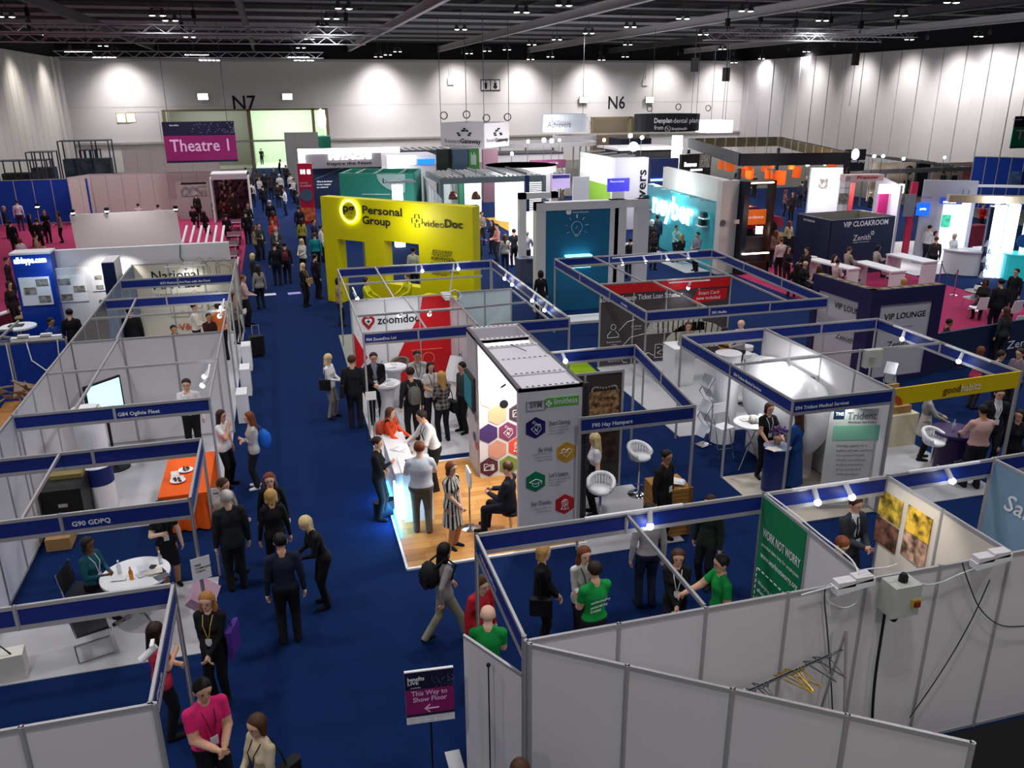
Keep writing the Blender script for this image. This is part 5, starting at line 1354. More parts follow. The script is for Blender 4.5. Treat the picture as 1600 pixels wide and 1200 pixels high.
wr.text('Reward', 760, 222.5, wpx=13, hpx=6, m=M_TXT_G, parent=t, bold=0); wr.text('Gateway', 773.5, 222, wpx=20, hpx=6, m=M_TXT_K, parent=t, bold=.03)
for w_, pts in ((wl, ((714, 207), (721, 203), (724, 200), (728, 203), (733, 207), (716, 210), (731, 210), (723, 203))), (wr, ((771, 207), (774, 203), (777, 200), (780, 207), (772, 210), (781, 209)))):
 for k, (x, y) in enumerate(pts): w_.pxbox('logo_person', M_TXT_K, t, x, y, x + 3.6, y + 2.4, 0, .03)
for q, (hx_, hy_) in zip((l, (c[0], c[1]), r_, back), ((693.5, 180.5), (729, 179), (793, 183), (760, 184.5))):
 hang_wires(t, [(q[0], q[1], zt)]); hoop(t, hx_, hy_, 49.5)
def drum(label, x0, x1, y0, y1, Y, m, depth=1.2):
 a, b = PY(x0, y1, Y), PY(x1, y0, Y); t = thing('hanging_sign', label, 'sign', (a[0], Y, a[2])); cx = (a[0] + b[0]) / 2; rx = (b[0] - a[0]) / 2
 MB().lathe([(1, a[2]), (1, b[2]), (.96, b[2]), (.96, a[2]), (1, a[2])], (cx, Y + depth, 0), 32, sx=rx, sy=depth).build('band', m, t, smooth=False)
 hang_wires(t, [(cx - rx * .7, Y + depth * .3, b[2]), (cx + rx * .7, Y + depth * .3, b[2])])
 return t, W((a[0], Y), (b[0], Y))
t, w = drum('curved white sign hung from the roof reading Achievers', 853, 923, 178, 207, 60, mat('sign_pale', '#b8bcc4', .7), .9)
w.text('Achievers', 854, 199, wpx=36, hpx=9, m=M_TXT_K, parent=t, bold=.0, off=.25)
strokes(w, *w.uv(918, 193), .45, chain((-.9, 1.2), (-.2, .9), (.4, .0)) + chain((-.1, .9), (.5, 1.1), (.6, .3), (.1, -.4)) + chain((.4, .3), (.7, -.3), (.3, -.9)), t, M_TXT_K, th=.05, off=.1, name='logo_curl')
t, w = drum('large black drum sign hung from the roof reading Denplan dental plans', 1006, 1108, 178, 207, 56, mat('sign_black', '#14151a', .6), 1.6)
w.text('Denplan', 1020, 192, wpx=28, hpx=7.5, m=M_TXT_W, parent=t, bold=.02, off=.22); w.text('dental plans', 1050, 192, wpx=42, hpx=7.5, m=M_TXT_W, parent=t, bold=0, off=.22)
w.text('from', 1020, 202.5, wpx=14, hpx=7, m=M_TXT_W, parent=t, bold=.0, off=.22); w.text('Simplyhealth', 1047, 203, wpx=24, hpx=4, m=M_TXT_W, parent=t, bold=.01, off=.22)
strokes(w, *w.uv(1041, 201), .2, ring(14, 1.0) + chain((.3, .45), (-.25, .4), (-.25, .05), (.25, -.05), (.2, -.45), (-.3, -.45)), t, M_TXT_W, th=.05, off=.24, name='logo_ring')
hoop(t, 1015, 169.5, 57); hoop(t, 1060, 167, 57); hoop(t, 1106.5, 169, 57)
a, b = PY(1107, 208, 58), PY(1146, 188, 58); t = thing('hanging_sign', 'bright white lit box sign hung beside the black drum sign', 'sign', a)
MB().box(a[0], b[0], 58, 60, a[2], b[2]).build('box', mat('sign_lit', '#f2eeff', .5, noise=0, emit=1.5), t); hang_wires(t, [(a[0] + .4, 58.5, b[2]), (b[0] - .4, 58.5, b[2])])
def banner(label, quad, Y, m_low, m_top, txt, tx, ty, wpx, hpx):
 a, b = PY(quad[0], quad[3], Y), PY(quad[2], quad[1], Y); t = thing('hanging_sign', label, 'sign', a); w = W((a[0], Y), (b[0], Y)); h = b[2] - a[2]
 w.box(MB(), 0, b[0] - a[0], a[2], a[2] + h * .66, -.06, 0).build('lower_field', m_low, t); w.box(MB(), 0, b[0] - a[0], a[2] + h * .66, b[2], -.06, 0).build('upper_field', m_top, t); w.box(MB(), 0, b[0] - a[0], a[2], a[2] + h * .05, 0, .02).build('dark_edge', m_top, t)
 dt = MB(); rs = random.Random(4)
 for k in range(60):
  u_ = (b[0] - a[0]) * (1 - rs.random() ** 2 * .6); z_ = a[2] + h * (.7 + .27 * rs.random()); w.box(dt, u_ - .02, u_ + .02, z_ - .02, z_ + .02, 0, .012)
 dt.build('print_dots', mat('print_lilac', '#8a8ab8', .6), t)['kind'] = 'stuff'
 w.text(txt, tx, ty, wpx=wpx, hpx=hpx, m=mat('print_rose', '#e8b8dc', .6), parent=t, bold=.012)
 w.text('benefits', quad[0] + 4, quad[1] + 8, wpx=14, hpx=2.4, m=M_TXT_W, parent=t) if wpx > 60 else None
 hang_wires(t, [(a[0] + .4, Y, b[2]), (b[0] - .4, Y, b[2])])
 return t
M_INK = mat('banner_ink', '#1a1838', .6); M_MAG = mat('banner_magenta', '#8a1f66', .6)
banner('magenta banner hung from the roof reading Theatre 1', (261, 189, 365, 255), 57, M_MAG, M_INK, 'Theatre 1', 267, 237, 92, 19)
banner('green theatre banner at the edge of the picture by the side wall', (1578, 180, 1690, 232), 46, mat('banner_green', '#128a5a', .6), M_INK, 'Theatre 2', 1585, 217, 92, 14)
for px, pt_, pb in ((1134, 105, 125), (1085, 95, 110), (1336, 80, 100)):
 q = PY(px, pb, 62); t = thing('chain_hoist', {1134: 'black chain hoist on a split cable above the black drum sign', 1085: 'black chain hoist dangling nearest the number N6', 1336: 'black chain hoist dangling before the side wall'}[px], 'hoist', q)
 MB().cbox((q[0], 62, q[2] + .4), (.5, .5, 1.0), bev=.1).build('body', M_BLACK, t); MB().tube([(q[0], 62, q[2] + .9), (q[0], 62, 12)], .03, 5).build('chain', M_STEEL_D, t); MB().tube([(q[0], 62, q[2]), (q[0] - .05, 62, q[2] - 3.2)], .02, 5).build('cable', M_STEEL_D, t)
# ------------------------------------------------------------------ stands in the middle and right distance
t = stand('white tower stand with Achievers written up its face', 20, 45)
w = W((18.3, 45.2), (21.0, 45.2)); (ua, _), (ub, zt) = w.uv(960, 300), w.uv(1014, 246)
w.box(MB(), ua, ub, 0, zt, -.6, 0).build('tower', mat('tower_white', '#d4ced6', .6, noise=.02), t)
u, z = w.uv(1005, 366); text('Achievers', w.pt(u, z, .03), (0, 0, 1), (-1, 0, 0), size=.55, width=w.uv(1005, 265)[1] - z, m=M_TXT_K, parent=t, bold=.02, off=.0)
t = stand('curved white wall with glowing round posters over a lime green base', 17, 47)
pl, pr_ = PY(916, 262, 50.5), PY(960, 268, 46)
arc = [(pl[0] + (pr_[0] - pl[0]) * f + .0, 51.5 - 5.6 * f - .9 * math.sin(math.pi * f)) for f in np.linspace(0, 1, 9)]
for i in range(8):
 MB().slab(arc[i], arc[i + 1], .12, 2.4, 4.0).build('curved_panel', mat('curve_lit', '#e6ecec', .5, noise=.02), t)
 MB().slab(arc[i], arc[i + 1], .10, 0, 2.4).build('base_panel', mat('base_lime', '#7fae3a', .5, noise=.08), t)
for i in (1, 2, 4, 6):
 q = arc[i]; MB().cbox((q[0] - .05, q[1] - .14, 3.3), (.75, .04, .85), -.6, bev=.0).build('lit_poster', mat('poster_glow', '#ffffff', .4, noise=.1, emit=3), t)
for i in range(0, 8, 2): MB().slab(arc[i], (arc[i][0] + 2.2, arc[i][1] + 1.5), .06, 3.9, 4.0).build('roof_bar', M_ALU, t)
def flat(label, name, x0, y0, x1, y1, Y, m, cat='stand', d=.25, zb=None, group=None):
 """a plain upright element: spans the given pixels at distance Y"""
 a, b = PY(x0, y1, Y), PY(x1, y0, Y); t = thing(name, label, cat, ((a[0] + b[0]) / 2, Y, 0), group)
 MB().box(a[0], b[0], Y, Y + d, a[2] if zb is None else zb, b[2]).build('body', m, t)
 return t, W((a[0], Y), (b[0], Y)), a, b
t, w, a, b = flat('violet screen with white writing in front of the Achievers tower', 'screen', 949, 278, 984, 300, 44.2, mat('screen_violet', '#3a34b0', .4, noise=.1, emit=.8), 'screen', .1)
w.text('Success', 953, 285, wpx=22, hpx=3, m=M_TXT_W, parent=t, bold=.02); MB().box(a[0] + .3, b[0] - .3, 44.2, 44.3, 0, a[2]).build('stand', M_ALU, t)
t, w, a, b = flat('dark navy wall with a blue light line behind the teal glowing stand', 'exhibition_stand', 1016, 247, 1061, 283, 46, M_NAVY, d=.3)
w.box(MB(), 0, w.L, a[2], a[2] + .12, 0, .1).build('light_line', mat('line_blue', '#5a7aff', .4, noise=0, emit=6), t); MB().box(a[0], b[0], 46, 46.2, 0, a[2]).build('lower_wall', mat('wall_grey_navy', '#24324a', .6), t)  # wall below the light line is one even greyish navy
t, w, a, b = flat('black wall with a lit white name and photographs beyond the teal stand', 'exhibition_stand', 1063, 240, 1112, 275, 52, mat('wall_black', '#17171c', .5), d=.3, zb=0)
w.text('Reeves', 1069, 260, wpx=19, hpx=6, m=M_GLOWW, parent=t, bold=.04); w.pxbox('photo', M_PHOTO, t, 1092, 241, 1110, 262); w.pxbox('light_tube', M_GLOWW, t, 1079, 264, 1097, 267)
M_AQUA = mat('wall_aqua', '#2f97a6', .5, noise=.04, scale=1)
t = stand('teal stand wall with the glowing white name neyber and small shelves', 18.5, 37)
NA, NB = (18.85, 41.4), (18.25, 32.9); w = W(NA, NB)
w.box(MB(), 0, w.L, 0, 3.0, -.3, 0).build('wall', M_AQUA, t)
w.text('neyber', 1023, 329, wpx=66, hpx=31, m=mat('letters_neyber', '#e6feff', .5, noise=0, emit=2.6), parent=t, bold=.05, off=.14)
for px in (1020, 1034, 1047, 1062, 1075, 1090, 1108):
 u, z = w.uv(px, 292 + (px - 1015) * .27); lamp('spot_wash', 'SPOT', w.pt(u, 3.05, .45), 70, (.85, 1, 1), .05, 55, .8, w.pt(u, 1.6, 0)); MB().bar(w.pt(u, 3.02, 0), w.pt(u, 3.06, .45), .04).build('lamp_arm', M_ALU, t)
for px, py in ((1012, 312), (1015, 326), (1104, 340), (1101, 352)):
 u, z = w.uv(px, py); s_ = w.box(MB(), u - .35, u + .35, z - .04, z, 0, .3).build('shelf', M_WHITE_B, t); w.box(MB(), u - .15, u + .15, z, z + .25, .05, .25).build('box', mat('box_dark_teal', '#12343c', .5), s_)
t = stand('pale white block wall beside and above the teal glowing stand', 18.9, 35)
MB().slab((18.95, 39.6), (18.6, 32.5), .25, 3.0, 4.0).build('upper_wall', mat('wall_warm_white', '#c9c4c2', .6, noise=.03), t)
MB().box(18.15, 18.95, 32.35, 32.75, 0, 4.0).build('end_wall', mat('wall_warm_white', '#c9c4c2'), t)
wq = W((18.15, 32.35), (18.95, 32.35)); uu, zz = wq.uv(1129, 348); MB().poly([wq.pt(uu + .13 * math.cos(i), zz + .13 * math.sin(i), .02) for i in np.linspace(0, 6.28, 15)[:-1]], tuple(wq.n * .02)).build('round_window', M_ALU_D, t)
t = stand('dark brown framed stand with an orange sodexo board and warm light tubes', 19.8, 32)
M_BRN = mat('frame_dark_brown', '#2a1714', .5, noise=.1); Ys = 32.0
w = W((18.95, Ys), (20.6, Ys)); (ua, _), (ub, zt) = w.uv(1163, 330), w.uv(1214, 282)
MB().box(18.97, 19.1 + ua, 31.9, 33.2, 0, zt).build('side_wall', mat('wall_ink_blue', '#151a2c', .5), t)
for u0, u1, z0, z1 in ((ua, ua + .12, 0, zt), (ub - .12, ub, 0, zt), (ua, ub, zt - .15, zt), (ua, ub, 0, .5)): w.box(MB(), u0, u1, z0, z1, -.5, 0).build('frame', M_BRN, t)
w.box(MB(), ua, ub, .4, 1.55, -.45, -.35).build('lower_wall', mat('wall_dusk', '#1d1a26', .5), t)
o_ = w.pxbox('orange_board', mat('board_orange', '#d06a1c', .5, noise=.04), t, 1165, 328, 1202, 353, -.3, -.2); w.text('sodexo', 1170, 343, wpx=26, hpx=5, m=M_TXT_W, parent=t, bold=0, off=-.18)
M_TUBE = mat('tube_warm', '#ffdfc0', .4, noise=0, emit=9)
w.pxbox('light_tube', M_TUBE, t, 1170, 284, 1209, 287, 0, .06); w.pxbox('light_tube', M_TUBE, t, 1157, 393, 1198, 397, .1, .2)
for k in range(4): w.pxbox('light_bar', M_TUBE, t, 1186 + k * 3, 355, 1188 + k * 3, 367, -.3, -.25)
w.pxbox('mini_screen', M_ALU, t, 1147, 343, 1155, 350, .0, .02)
t = thing('show_car', 'glossy crimson car on show behind the brown frame', 'car', (21.5, 36.5, .0))
M_CAR = mat('car_crimson', '#8a1236', .25, noise=.02, spec=.6)
prof = [(-2.0, .35), (-2.05, .75), (-1.5, .95), (-.8, 1.38), (.55, 1.42), (1.35, 1.0), (2.0, .85), (2.1, .4)]
cb = MB(); n_ = len(prof); vs = [(21.6 + x, 36.0 + dy, .9 + z) for dy in (0, 1.7) for x, z in prof]; cb._add(vs, [tuple(range(n_))[::-1], tuple(range(n_, 2 * n_))] + [(i, (i + 1) % n_, n_ + (i + 1) % n_, n_ + i) for i in range(n_)])
cb.build('body', M_CAR, t)
for x in (-1.3, 1.3):
 wb = MB();
 for yy in (35.96, 37.74): wb.tube([(21.6 + x, yy - .1, 1.28), (21.6 + x, yy + .1, 1.28)], .36, 14)
 wb.build('wheel', M_BLACK, t)
MB().poly([(21.6 + x, 35.99, .9 + z) for x, z in ((-.75, 1.0), (-.65, 1.3), (.5, 1.33), (1.0, 1.0))], (0, -.01, 0)).build('window', M_BLACK, t)
MB().box(19.3, 24, 35.4, 38.2, .01, .93).build('display_plinth', mat('plinth_dark', '#1c181c', .5), label='dark raised plinth under the crimson car', cat='plinth')
t = stand('large black square canopy over the lantern stand', 28, 47)
zc = 4.5; L_, Mm, R_, Bk = (27.8, 54.6), (23.4, 40.1), (29.2, 39.0), (34.5, 54.0)
M_CAN = mat('canopy_black', '#17161c', .6)
for a_, b_ in ((L_, Mm), (Mm, R_), (R_, Bk), (Bk, L_)): MB().slab(a_, b_, .18, zc - .62, zc).build('fascia', M_CAN, t)
for f in np.linspace(.08, .92, 9):
 a_ = (L_[0] + (Bk[0] - L_[0]) * f, L_[1] + (Bk[1] - L_[1]) * f); b_ = (Mm[0] + (R_[0] - Mm[0]) * f, Mm[1] + (R_[1] - Mm[1]) * f); None
for a_ in (L_, Mm, R_, Bk): MB().cbox((a_[0], a_[1], (zc - .75) / 2), (.16, .16, zc - .75)).build('post', M_CAN, t)
M_LAT = mat('lattice_cream', '#a89c7c', .7)
for a_, b_ in ((L_, Bk), (Bk, R_)):
 n_ = np.array([a_[1] - b_[1], b_[0] - a_[0]]); n_ = n_ / np.linalg.norm(n_) * -.14; MB().slab((a_[0] + n_[0], a_[1] + n_[1]), (b_[0] + n_[0], b_[1] + n_[1]), .06, zc - .6, zc - .03).build('lining', mat('lining_olive', '#6a6048', .8), t)
 for f in np.linspace(.04, .96, 9): c_ = (a_[0] + (b_[0] - a_[0]) * f + n_[0] * 1.4, a_[1] + (b_[1] - a_[1]) * f + n_[1] * 1.4, zc - .3); MB().cbox(c_, (.1, .1, .6)).build('rib', M_LAT, t)
def mk_lantern():
 t = thing('paper_lantern', 'glowing orange drum lantern hung under the black canopy', 'lantern', (0, 0, 0), 'orange lanterns under the black canopy')
 MB().lathe([(.30, 0), (.30, .72), (.28, .72), (.28, 0), (.30, 0)], (0, 0, 0), 14).build('shade', mat('lantern_orange', '#c8551a', .7, noise=.12, emit=.42), t); MB().ball((0, 0, .36), .10, 8, 6).build('bulb', mat('lantern_bulb', '#ffd9a0', .5, noise=0, emit=9), t); MB().tube([(0, 0, .5), (0, 0, 1.4)], .01, 5).build('cord', M_BLACK, t)
 return t
for x, y, s_ in ((1140, 267, 1.25), (1126, 264, .8), (1170, 266, 1.0), (1160, 276, .9), (1171, 279, 1.05), (1202, 263, 1.2), (1193, 268, .7), (1200, 279, .9), (1209, 282, .8), (1218, 288, 1.5), (1236, 264, .8), (1244, 277, 1.2), (1220, 251, .7), (1298, 274, 1.0)):
 Y = 43 if x < 1290 else 36; q = PY(x, y, Y + (x % 5) * .5); place('lantern', mk_lantern, q, 0, ('small' if s_ < .95 else 'large' if s_ > 1.1 else 'middle-sized') + ' glowing orange drum lantern under the black canopy', sc=s_ * .72)
for x in (25.5, 28.5): lamp('lantern_light', 'POINT', (x, 43, 3.2), 120, (1, .5, .15), .3)
t = stand('round white stand with a curved bright counter in the middle of the hall', 16.5, 52)
q = PY(820, 290, 50); cx_ = q[0]
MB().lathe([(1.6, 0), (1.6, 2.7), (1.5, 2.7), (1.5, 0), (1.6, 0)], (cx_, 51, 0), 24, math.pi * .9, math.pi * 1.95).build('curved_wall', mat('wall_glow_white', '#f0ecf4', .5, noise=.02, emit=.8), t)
MB().lathe([(2.2, 2.9), (2.2, 3.3), (1.9, 3.3), (1.9, 2.9), (2.2, 2.9)], (cx_ + .2, 51.5, 0), 24).build('roof_ring', M_WHITE, t); MB().lathe([(1.9, 3.3), (2.25, 3.3)], (cx_ + .2, 51.5, 0.01), 24).build('roof_edge', M_BLACK, t)
t, w, a, b = flat('plum board reading Community Cafe over a photograph', 'sign_board', 829, 249, 884, 262, 60, mat('board_plum', '#7a3a5e', .6), 'sign', .2); w.text('Community Cafe', 841, 257, wpx=31, hpx=4, m=M_TXT_W, parent=t, bold=0)
w.pxbox('photo_person', M_PHOTO, t, 864, 262, 880, 272); MB().box(a[0], b[0], 60.1, 60.2, 0, a[2]).build('wall', mat('wall_white_far', '#d8d2d6', .6), t)
t, w, a, b = flat('lilac screen in front of the community board', 'screen', 862, 272, 891, 295, 54, mat('screen_lilac', '#b8a8d8', .4, noise=.15, emit=.5), 'screen', .12); w.pxbox('header', mat('header_indigo', '#3a3480', .5, emit=.3), t, 863, 273, 890, 279); MB().box((a[0] + b[0]) / 2 - .05, (a[0] + b[0]) / 2 + .05, 54.02, 54.1, 0, a[2]).build('leg', M_ALU_D, t)
t, w, a, b = flat('white upright board left of the lime wall', 'board', 896, 276, 921, 307, 44, mat('board_pale', '#cfc9d2', .6), 'board', .2, zb=0)
def ring_roof(label, x0, x1, yt, yb, Y):
 a, b = PY(x0, yb, Y), PY(x1, yt, Y); t = stand(label, (a[0] + b[0]) / 2, Y); rx = (b[0] - a[0]) / 2; h = max(.5, b[2] - a[2])
 MB().lathe([(1, b[2] - h * .55), (1, b[2]), (.93, b[2]), (.93, b[2] - h * .55), (1, b[2] - h * .55)], ((a[0] + b[0]) / 2, Y + 2.5, 0), 32, sx=rx, sy=2.5).build('ring', mat('ring_white', '#e8e2e8', .5, noise=.02), t)
 for s_ in (-.8, -.25, .3, .8): MB().cbox(((a[0] + b[0]) / 2 + rx * s_, Y + 2.5 + 2.3 * math.sqrt(1 - s_ * s_), (b[2] - .3) / 2), (.12, .12, b[2] - .3)).build('post', M_WHITE, t)
 return t
ring_roof('large white ring roof near the far side wall', 782, 946, 222, 238, 72); ring_roof('smaller white hoop roof behind the large white ring', 878, 944, 212, 226, 80)
t, w, a, b = flat('long low white stand wall with a dark top in the middle distance', 'exhibition_stand', 768, 240, 880, 262, 66, M_WHITE, d=3, zb=0); MB().box(a[0], b[0], 65.9, 69.1, b[2], b[2] + .12).build('roof_edge', M_STEEL_D, t)
t, w, a, b = flat('white and plum stand wall below the hanging cube', 'exhibition_stand', 755, 233, 778, 256, 60, mat('wall_mauve', '#9a7684', .6), d=.4, zb=0)
t, w, a, b = flat('dark stand block with bright spotlights beyond the ring roofs', 'exhibition_stand', 970, 216, 1018, 232, 74, mat('block_ink', '#22243a', .6), d=3, zb=0)
t, w, a, b = flat('long black topped stand behind the Achievers tower', 'exhibition_stand', 968, 233, 1062, 243, 62, mat('wall_black', '#17171c'), d=4, zb=0); MB().box(a[0] - .2, b[0] + .2, 61.8, 66.4, b[2], b[2] + .15).build('roof_edge', M_WHITE, t)
t, w, a, b = flat('white lit post at the corner of the black canopy', 'light_column', 1054, 212, 1067, 236, 56, mat('column_glow', '#e6f4ff'), 'light', .5, zb=0)
for k, (x, y, s_) in enumerate(((990, 229, .34), (985, 212, .16), (1003, 215, .14), (850, 219, .16), (862, 220, .16), (825, 221, .12), (800, 240, .12), (874, 219, .1), (944, 219, .12))):
 q = PY(x, y, 60); t = thing('spot_lamp', 'bright white spotlight shining over the middle stands', 'lamp', q, 'bright spotlights over the middle stands'); MB().ball(q, s_, 10, 8).build('bulb', mat('bulb_blaze', '#ffffff', .5, noise=0, emit=25), t); MB().tube([(q[0], q[1] + .1, 0), (q[0], q[1] + .1, q[2])], .02, 5).build('stem', M_STEEL_D, t)
t = stand('white portal frame next to the blue bulb wall with a bright interior', 9.3, 36)
q0, q1 = PY(812, 400, 34), PY(872, 300, 34)
MB().box(q0[0], q0[0] + .3, 34, 34.3, 0, q1[2]).build('post', M_WHITE, t); MB().box(q0[0], q1[0], 34, 34.3, q1[2] - .25, q1[2]).build('beam', M_WHITE, t); MB().box(q1[0] - .3, q1[0], 34, 34.3, 0, q1[2]).build('post', M_WHITE, t)
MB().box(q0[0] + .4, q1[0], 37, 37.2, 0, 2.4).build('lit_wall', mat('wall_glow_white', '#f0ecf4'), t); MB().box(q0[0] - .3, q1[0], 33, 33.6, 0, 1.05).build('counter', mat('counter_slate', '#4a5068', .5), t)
W((q0[0], 33), (q1[0], 33)).text('Gateway', 822, 410, wpx=22, hpx=5, m=M_TXT_K, parent=t, bold=.01)
t = stand('navy open-topped box reading VIP CLOAKROOM Zenith', 24, 31)
c0, c1, c2, c3 = (22.2, 32.7), (22.35, 30.5), (25.75, 30.85), (25.55, 33.0)
M_ZEN = mat('wall_zenith_navy', '#1b2546', .6, noise=.05, scale=1); M_INN = mat('wall_inner_taupe', '#8f8a80', .7)
for i, (a_, b_) in enumerate(((c0, c1), (c1, c2), (c2, c3), (c3, c0))):
 MB().slab(a_, b_, .1, 0, 2.42).build('wall_panel', M_ZEN, t)
for a_, b_ in (((22.3, 32.62), (25.5, 32.9)), ((25.46, 32.9), (25.65, 30.95))): MB().slab(a_, b_, .02, .1, 2.40).build('lining', M_INN, t)
w = W(c1, c2); w.text('VIP CLOAKROOM', 1316, 355, wpx=69, hpx=8, m=M_TXT_W, parent=t, bold=.02, off=.06); w.text('Zenith', 1331, 376, wpx=27, hpx=9, m=M_TXT_W, parent=t, bold=.0, off=.06); w.text('Intelligent vehicle solutions', 1331, 379.5, wpx=25, hpx=1.4, m=M_TXT_W, parent=t, off=.06)
def flake(w, px, py, s, parent, m):
 u, z = w.uv(px, py); segs = []
 for k in range(6):
  a = k * math.pi / 3; segs += [((.3 * math.cos(a), .3 * math.sin(a)), (math.cos(a), math.sin(a))), ((math.cos(a), math.sin(a)), (.8 * math.cos(a + .6), .8 * math.sin(a + .6)))]
 strokes(w, u, z, s, segs, parent, m, off=.07, th=.03, name='logo_flower')
flake(w, 1361.5, 363.5, .10, t, M_TXT_W); W(c0, c1).text('VIP CLOAKROOM', 1257, 344, wpx=18, hpx=3, m=M_TXT_W, parent=t, off=.06)
t = stand('navy corner structure with white panels reading VIP LOUNGE', 15.5, 18.8)
v0, v1, v2 = (14.72, 20.6), (14.85, 18.2), (17.25, 18.3); M_PUR = mat('lounge_navy', '#231f4c', .6, noise=.05)
for a_, b_, f0, f1 in ((v0, v1, .10, .80), (v1, v2, .14, .86)):
 w = W(a_, b_); L_ = w.L
 for u0, u1, z0, z1 in ((0, L_ * f0, 0, 2.6), (L_ * f1, L_, 0, 2.6), (L_ * f0, L_ * f1, 2.18, 2.6), (L_ * f0, L_ * f1, 0, .12)): w.box(MB(), u0, u1, z0, z1, -.3, 0).build('frame_block', M_PUR, t)
 w.box(MB(), L_ * f0, L_ * f1, .12, 2.18, -.12, -.06).build('white_panel', mat('panel_silver', '#b9b6be', .5, noise=.03), t)
 for k in range(7): w.box(MB(), L_ * k / 7 + .05, L_ * (k + 1) / 7 - .05, 2.6, 2.604, -.25, -.05).build('top_board', mat('board_ply', '#8a7a4a', .7), t)
w = W(v0, v1); w.text('VIP LOUNGE', 1301, 480, wpx=54, hpx=9, m=M_TXT_K, parent=t, bold=.015, off=-.05); w.text('Zenith', 1303, 528, wpx=29, hpx=10, m=M_TXT_K, parent=t, bold=0, off=-.05)
w = W(v1, v2); w.text('VIP LOUNGE', 1383, 501, wpx=64, hpx=9, m=M_TXT_K, parent=t, bold=.015, off=-.05); w.text('sponsored by', 1412, 512, wpx=16, hpx=2, m=M_TXT_G, parent=t, off=-.05); w.text('Zenith', 1387, 545, wpx=34, hpx=10, m=M_TXT_K, parent=t, bold=0, off=-.05)
mat_on(26.2, 33.5, 29.6, 37, M_WHITE, 'white floor of the stands beside the cloakroom'); mat_on(17.0, 18.2, 33, 41, M_GREYCARP, 'pale floor before the glowing teal wall'); MB().box(18.9, 26.1, 21.2, 33.5, .008, .016).build('floor_carpet_pink', M_PINK, kind='structure', label='pink carpet of the lounge', cat='carpet'); MB().box(14.0, 18.6, 18.6, 21.2, .008, .016).build('floor_carpet_pink', M_PINK, kind='structure', label='pink carpet of the lounge corner', cat='carpet')
t = thing('lounge_barrier', 'low navy barrier reading Zenith at the edge of the pink carpet', 'barrier', (20, 19, 0)); MB().slab((17.4, 18.5), (22.5, 19.3), .08, 0, 1.15).build('panel', M_ZEN, t); w = W((17.4, 18.5), (22.5, 19.3)); w.text('Zenith', 1570, 545, wpx=45, hpx=12, m=M_TXT_W, parent=t, bold=0, off=.06); MB().slab((17.3, 20.9), (24.5, 22.0), .08, 0, 1.0).build('panel', M_ZEN, t) if False else None
t = stand('white stand wall with a framed black and white photograph, left of the red arch', 25, 37); w = W((24.0, 37.4), (27.2, 36.6)); (ua, _), (ub, zt) = w.uv(1262, 320), w.uv(1318, 262)
w.box(MB(), ua, ub, 0, zt, -.2, 0).build('wall', mat('wall_bluish_white', '#dcdef0', .5, noise=.02), t); w.pxbox('photo', M_PHOTO, t, 1278, 279, 1294, 295); w.text('lusker', 1283, 275, wpx=13, hpx=5, m=mat('print_pale_grey', '#b8b8c4', .6), parent=t, bold=.02)
t = stand('rounded white and red arch stand with a red door panel', 27, 35); w = W((25.6, 34.2), (30, 33.6)); M_RED2 = mat('arch_red', '#c03a3c', .5, noise=.05)
def pb(n, m, x0, y0, x1, y1, o0=0., o1=.2, z0=None): return w.pxbox(n, m, t, x0, y0, x1, y1, o0, o1, z0)
pb('arch_post', M_WHITE, 1305, 275, 1321, 345, 0, .5, 0.0); pb('arch_top', mat('arch_pink_white', '#d9b8b8', .5), 1312, 271, 1372, 282, 0, .5); pb('door_panel', M_RED2, 1321, 285, 1334, 345, .05, .15, 0.0); pb('screen_photo', M_PHOTO, 1301, 300, 1317, 317, .5, .53); pb('lit_sign', mat('sign_lit_rose', '#fff4fa', .5, noise=0, emit=3.5), 1371, 287, 1410, 302, .05, .2); pb('magenta_panel', mat('panel_magenta', '#b01c6a', .5, noise=.05), 1367, 300, 1388, 345, 0, .1, 0.0); pb('violet_panel', mat('panel_violet', '#6a1c5a', .5, noise=.1), 1388, 303, 1405, 350, 0, .1, 0.0)
pb('red_panel', mat('panel_coral', '#d0365c', .5, noise=.06), 1413, 284, 1434, 360, 0, .1, 0.0); pb('menu_board', mat('board_slate', '#8a8f98', .5), 1404, 302, 1426, 337, .3, .34); w.text('Premier', 1330, 278, wpx=34, hpx=5, m=M_RED2, parent=t, bold=.03, off=.52); w.text('Teen challenge', 1304, 293, wpx=15, hpx=2.5, m=M_TXT_G, parent=t, off=.52)
t = stand('pale grey stand wall with a blue screen and a glowing white display', 30, 31.5); w = W((27.2, 32.4), (32.0, 29.4)); pb('wall', mat('wall_grey_lilac', '#b4b2be', .6, noise=.03), 1430, 283, 1530, 380, -.2, 0, 0.0); pb('screen', mat('screen_bright_blue', '#1250d8', .4, noise=.05, emit=1.6), 1430, 317, 1453, 336, .05, .12); w.text('perks', 1437, 327, wpx=9, hpx=3, m=M_GLOWW, parent=t, off=.14)
w.text('Teen challenge', 1437, 309, wpx=19, hpx=2.6, m=M_TXT_G, parent=t, bold=.01); pb('lit_display', mat('display_blaze', '#f2f6ff', .4, noise=.02, emit=.75), 1462, 316, 1515, 390, .1, .35, 0.1); pb('blue_header', mat('header_blue', '#2a4ab8', .5, emit=.4), 1467, 308, 1502, 317, .12, .37); w.text('xexec.', 1471, 315, wpx=20, hpx=3.6, m=M_GLOWW, parent=t, off=.4); pb('screen_green', mat('screen_mint', '#4ac8a0', .4, noise=.5, scale=6, emit=.6), 1467, 334, 1484, 353, .36, .4); strokes(w, *w.uv(1507, 300), .2, chain((-1, .8), (0, .8), (.9, .4), (.9, -.4), (0, -.8), (-.3, -.8), (-.3, .5)), t, M_TXT_G, th=.04, name='logo_mark')
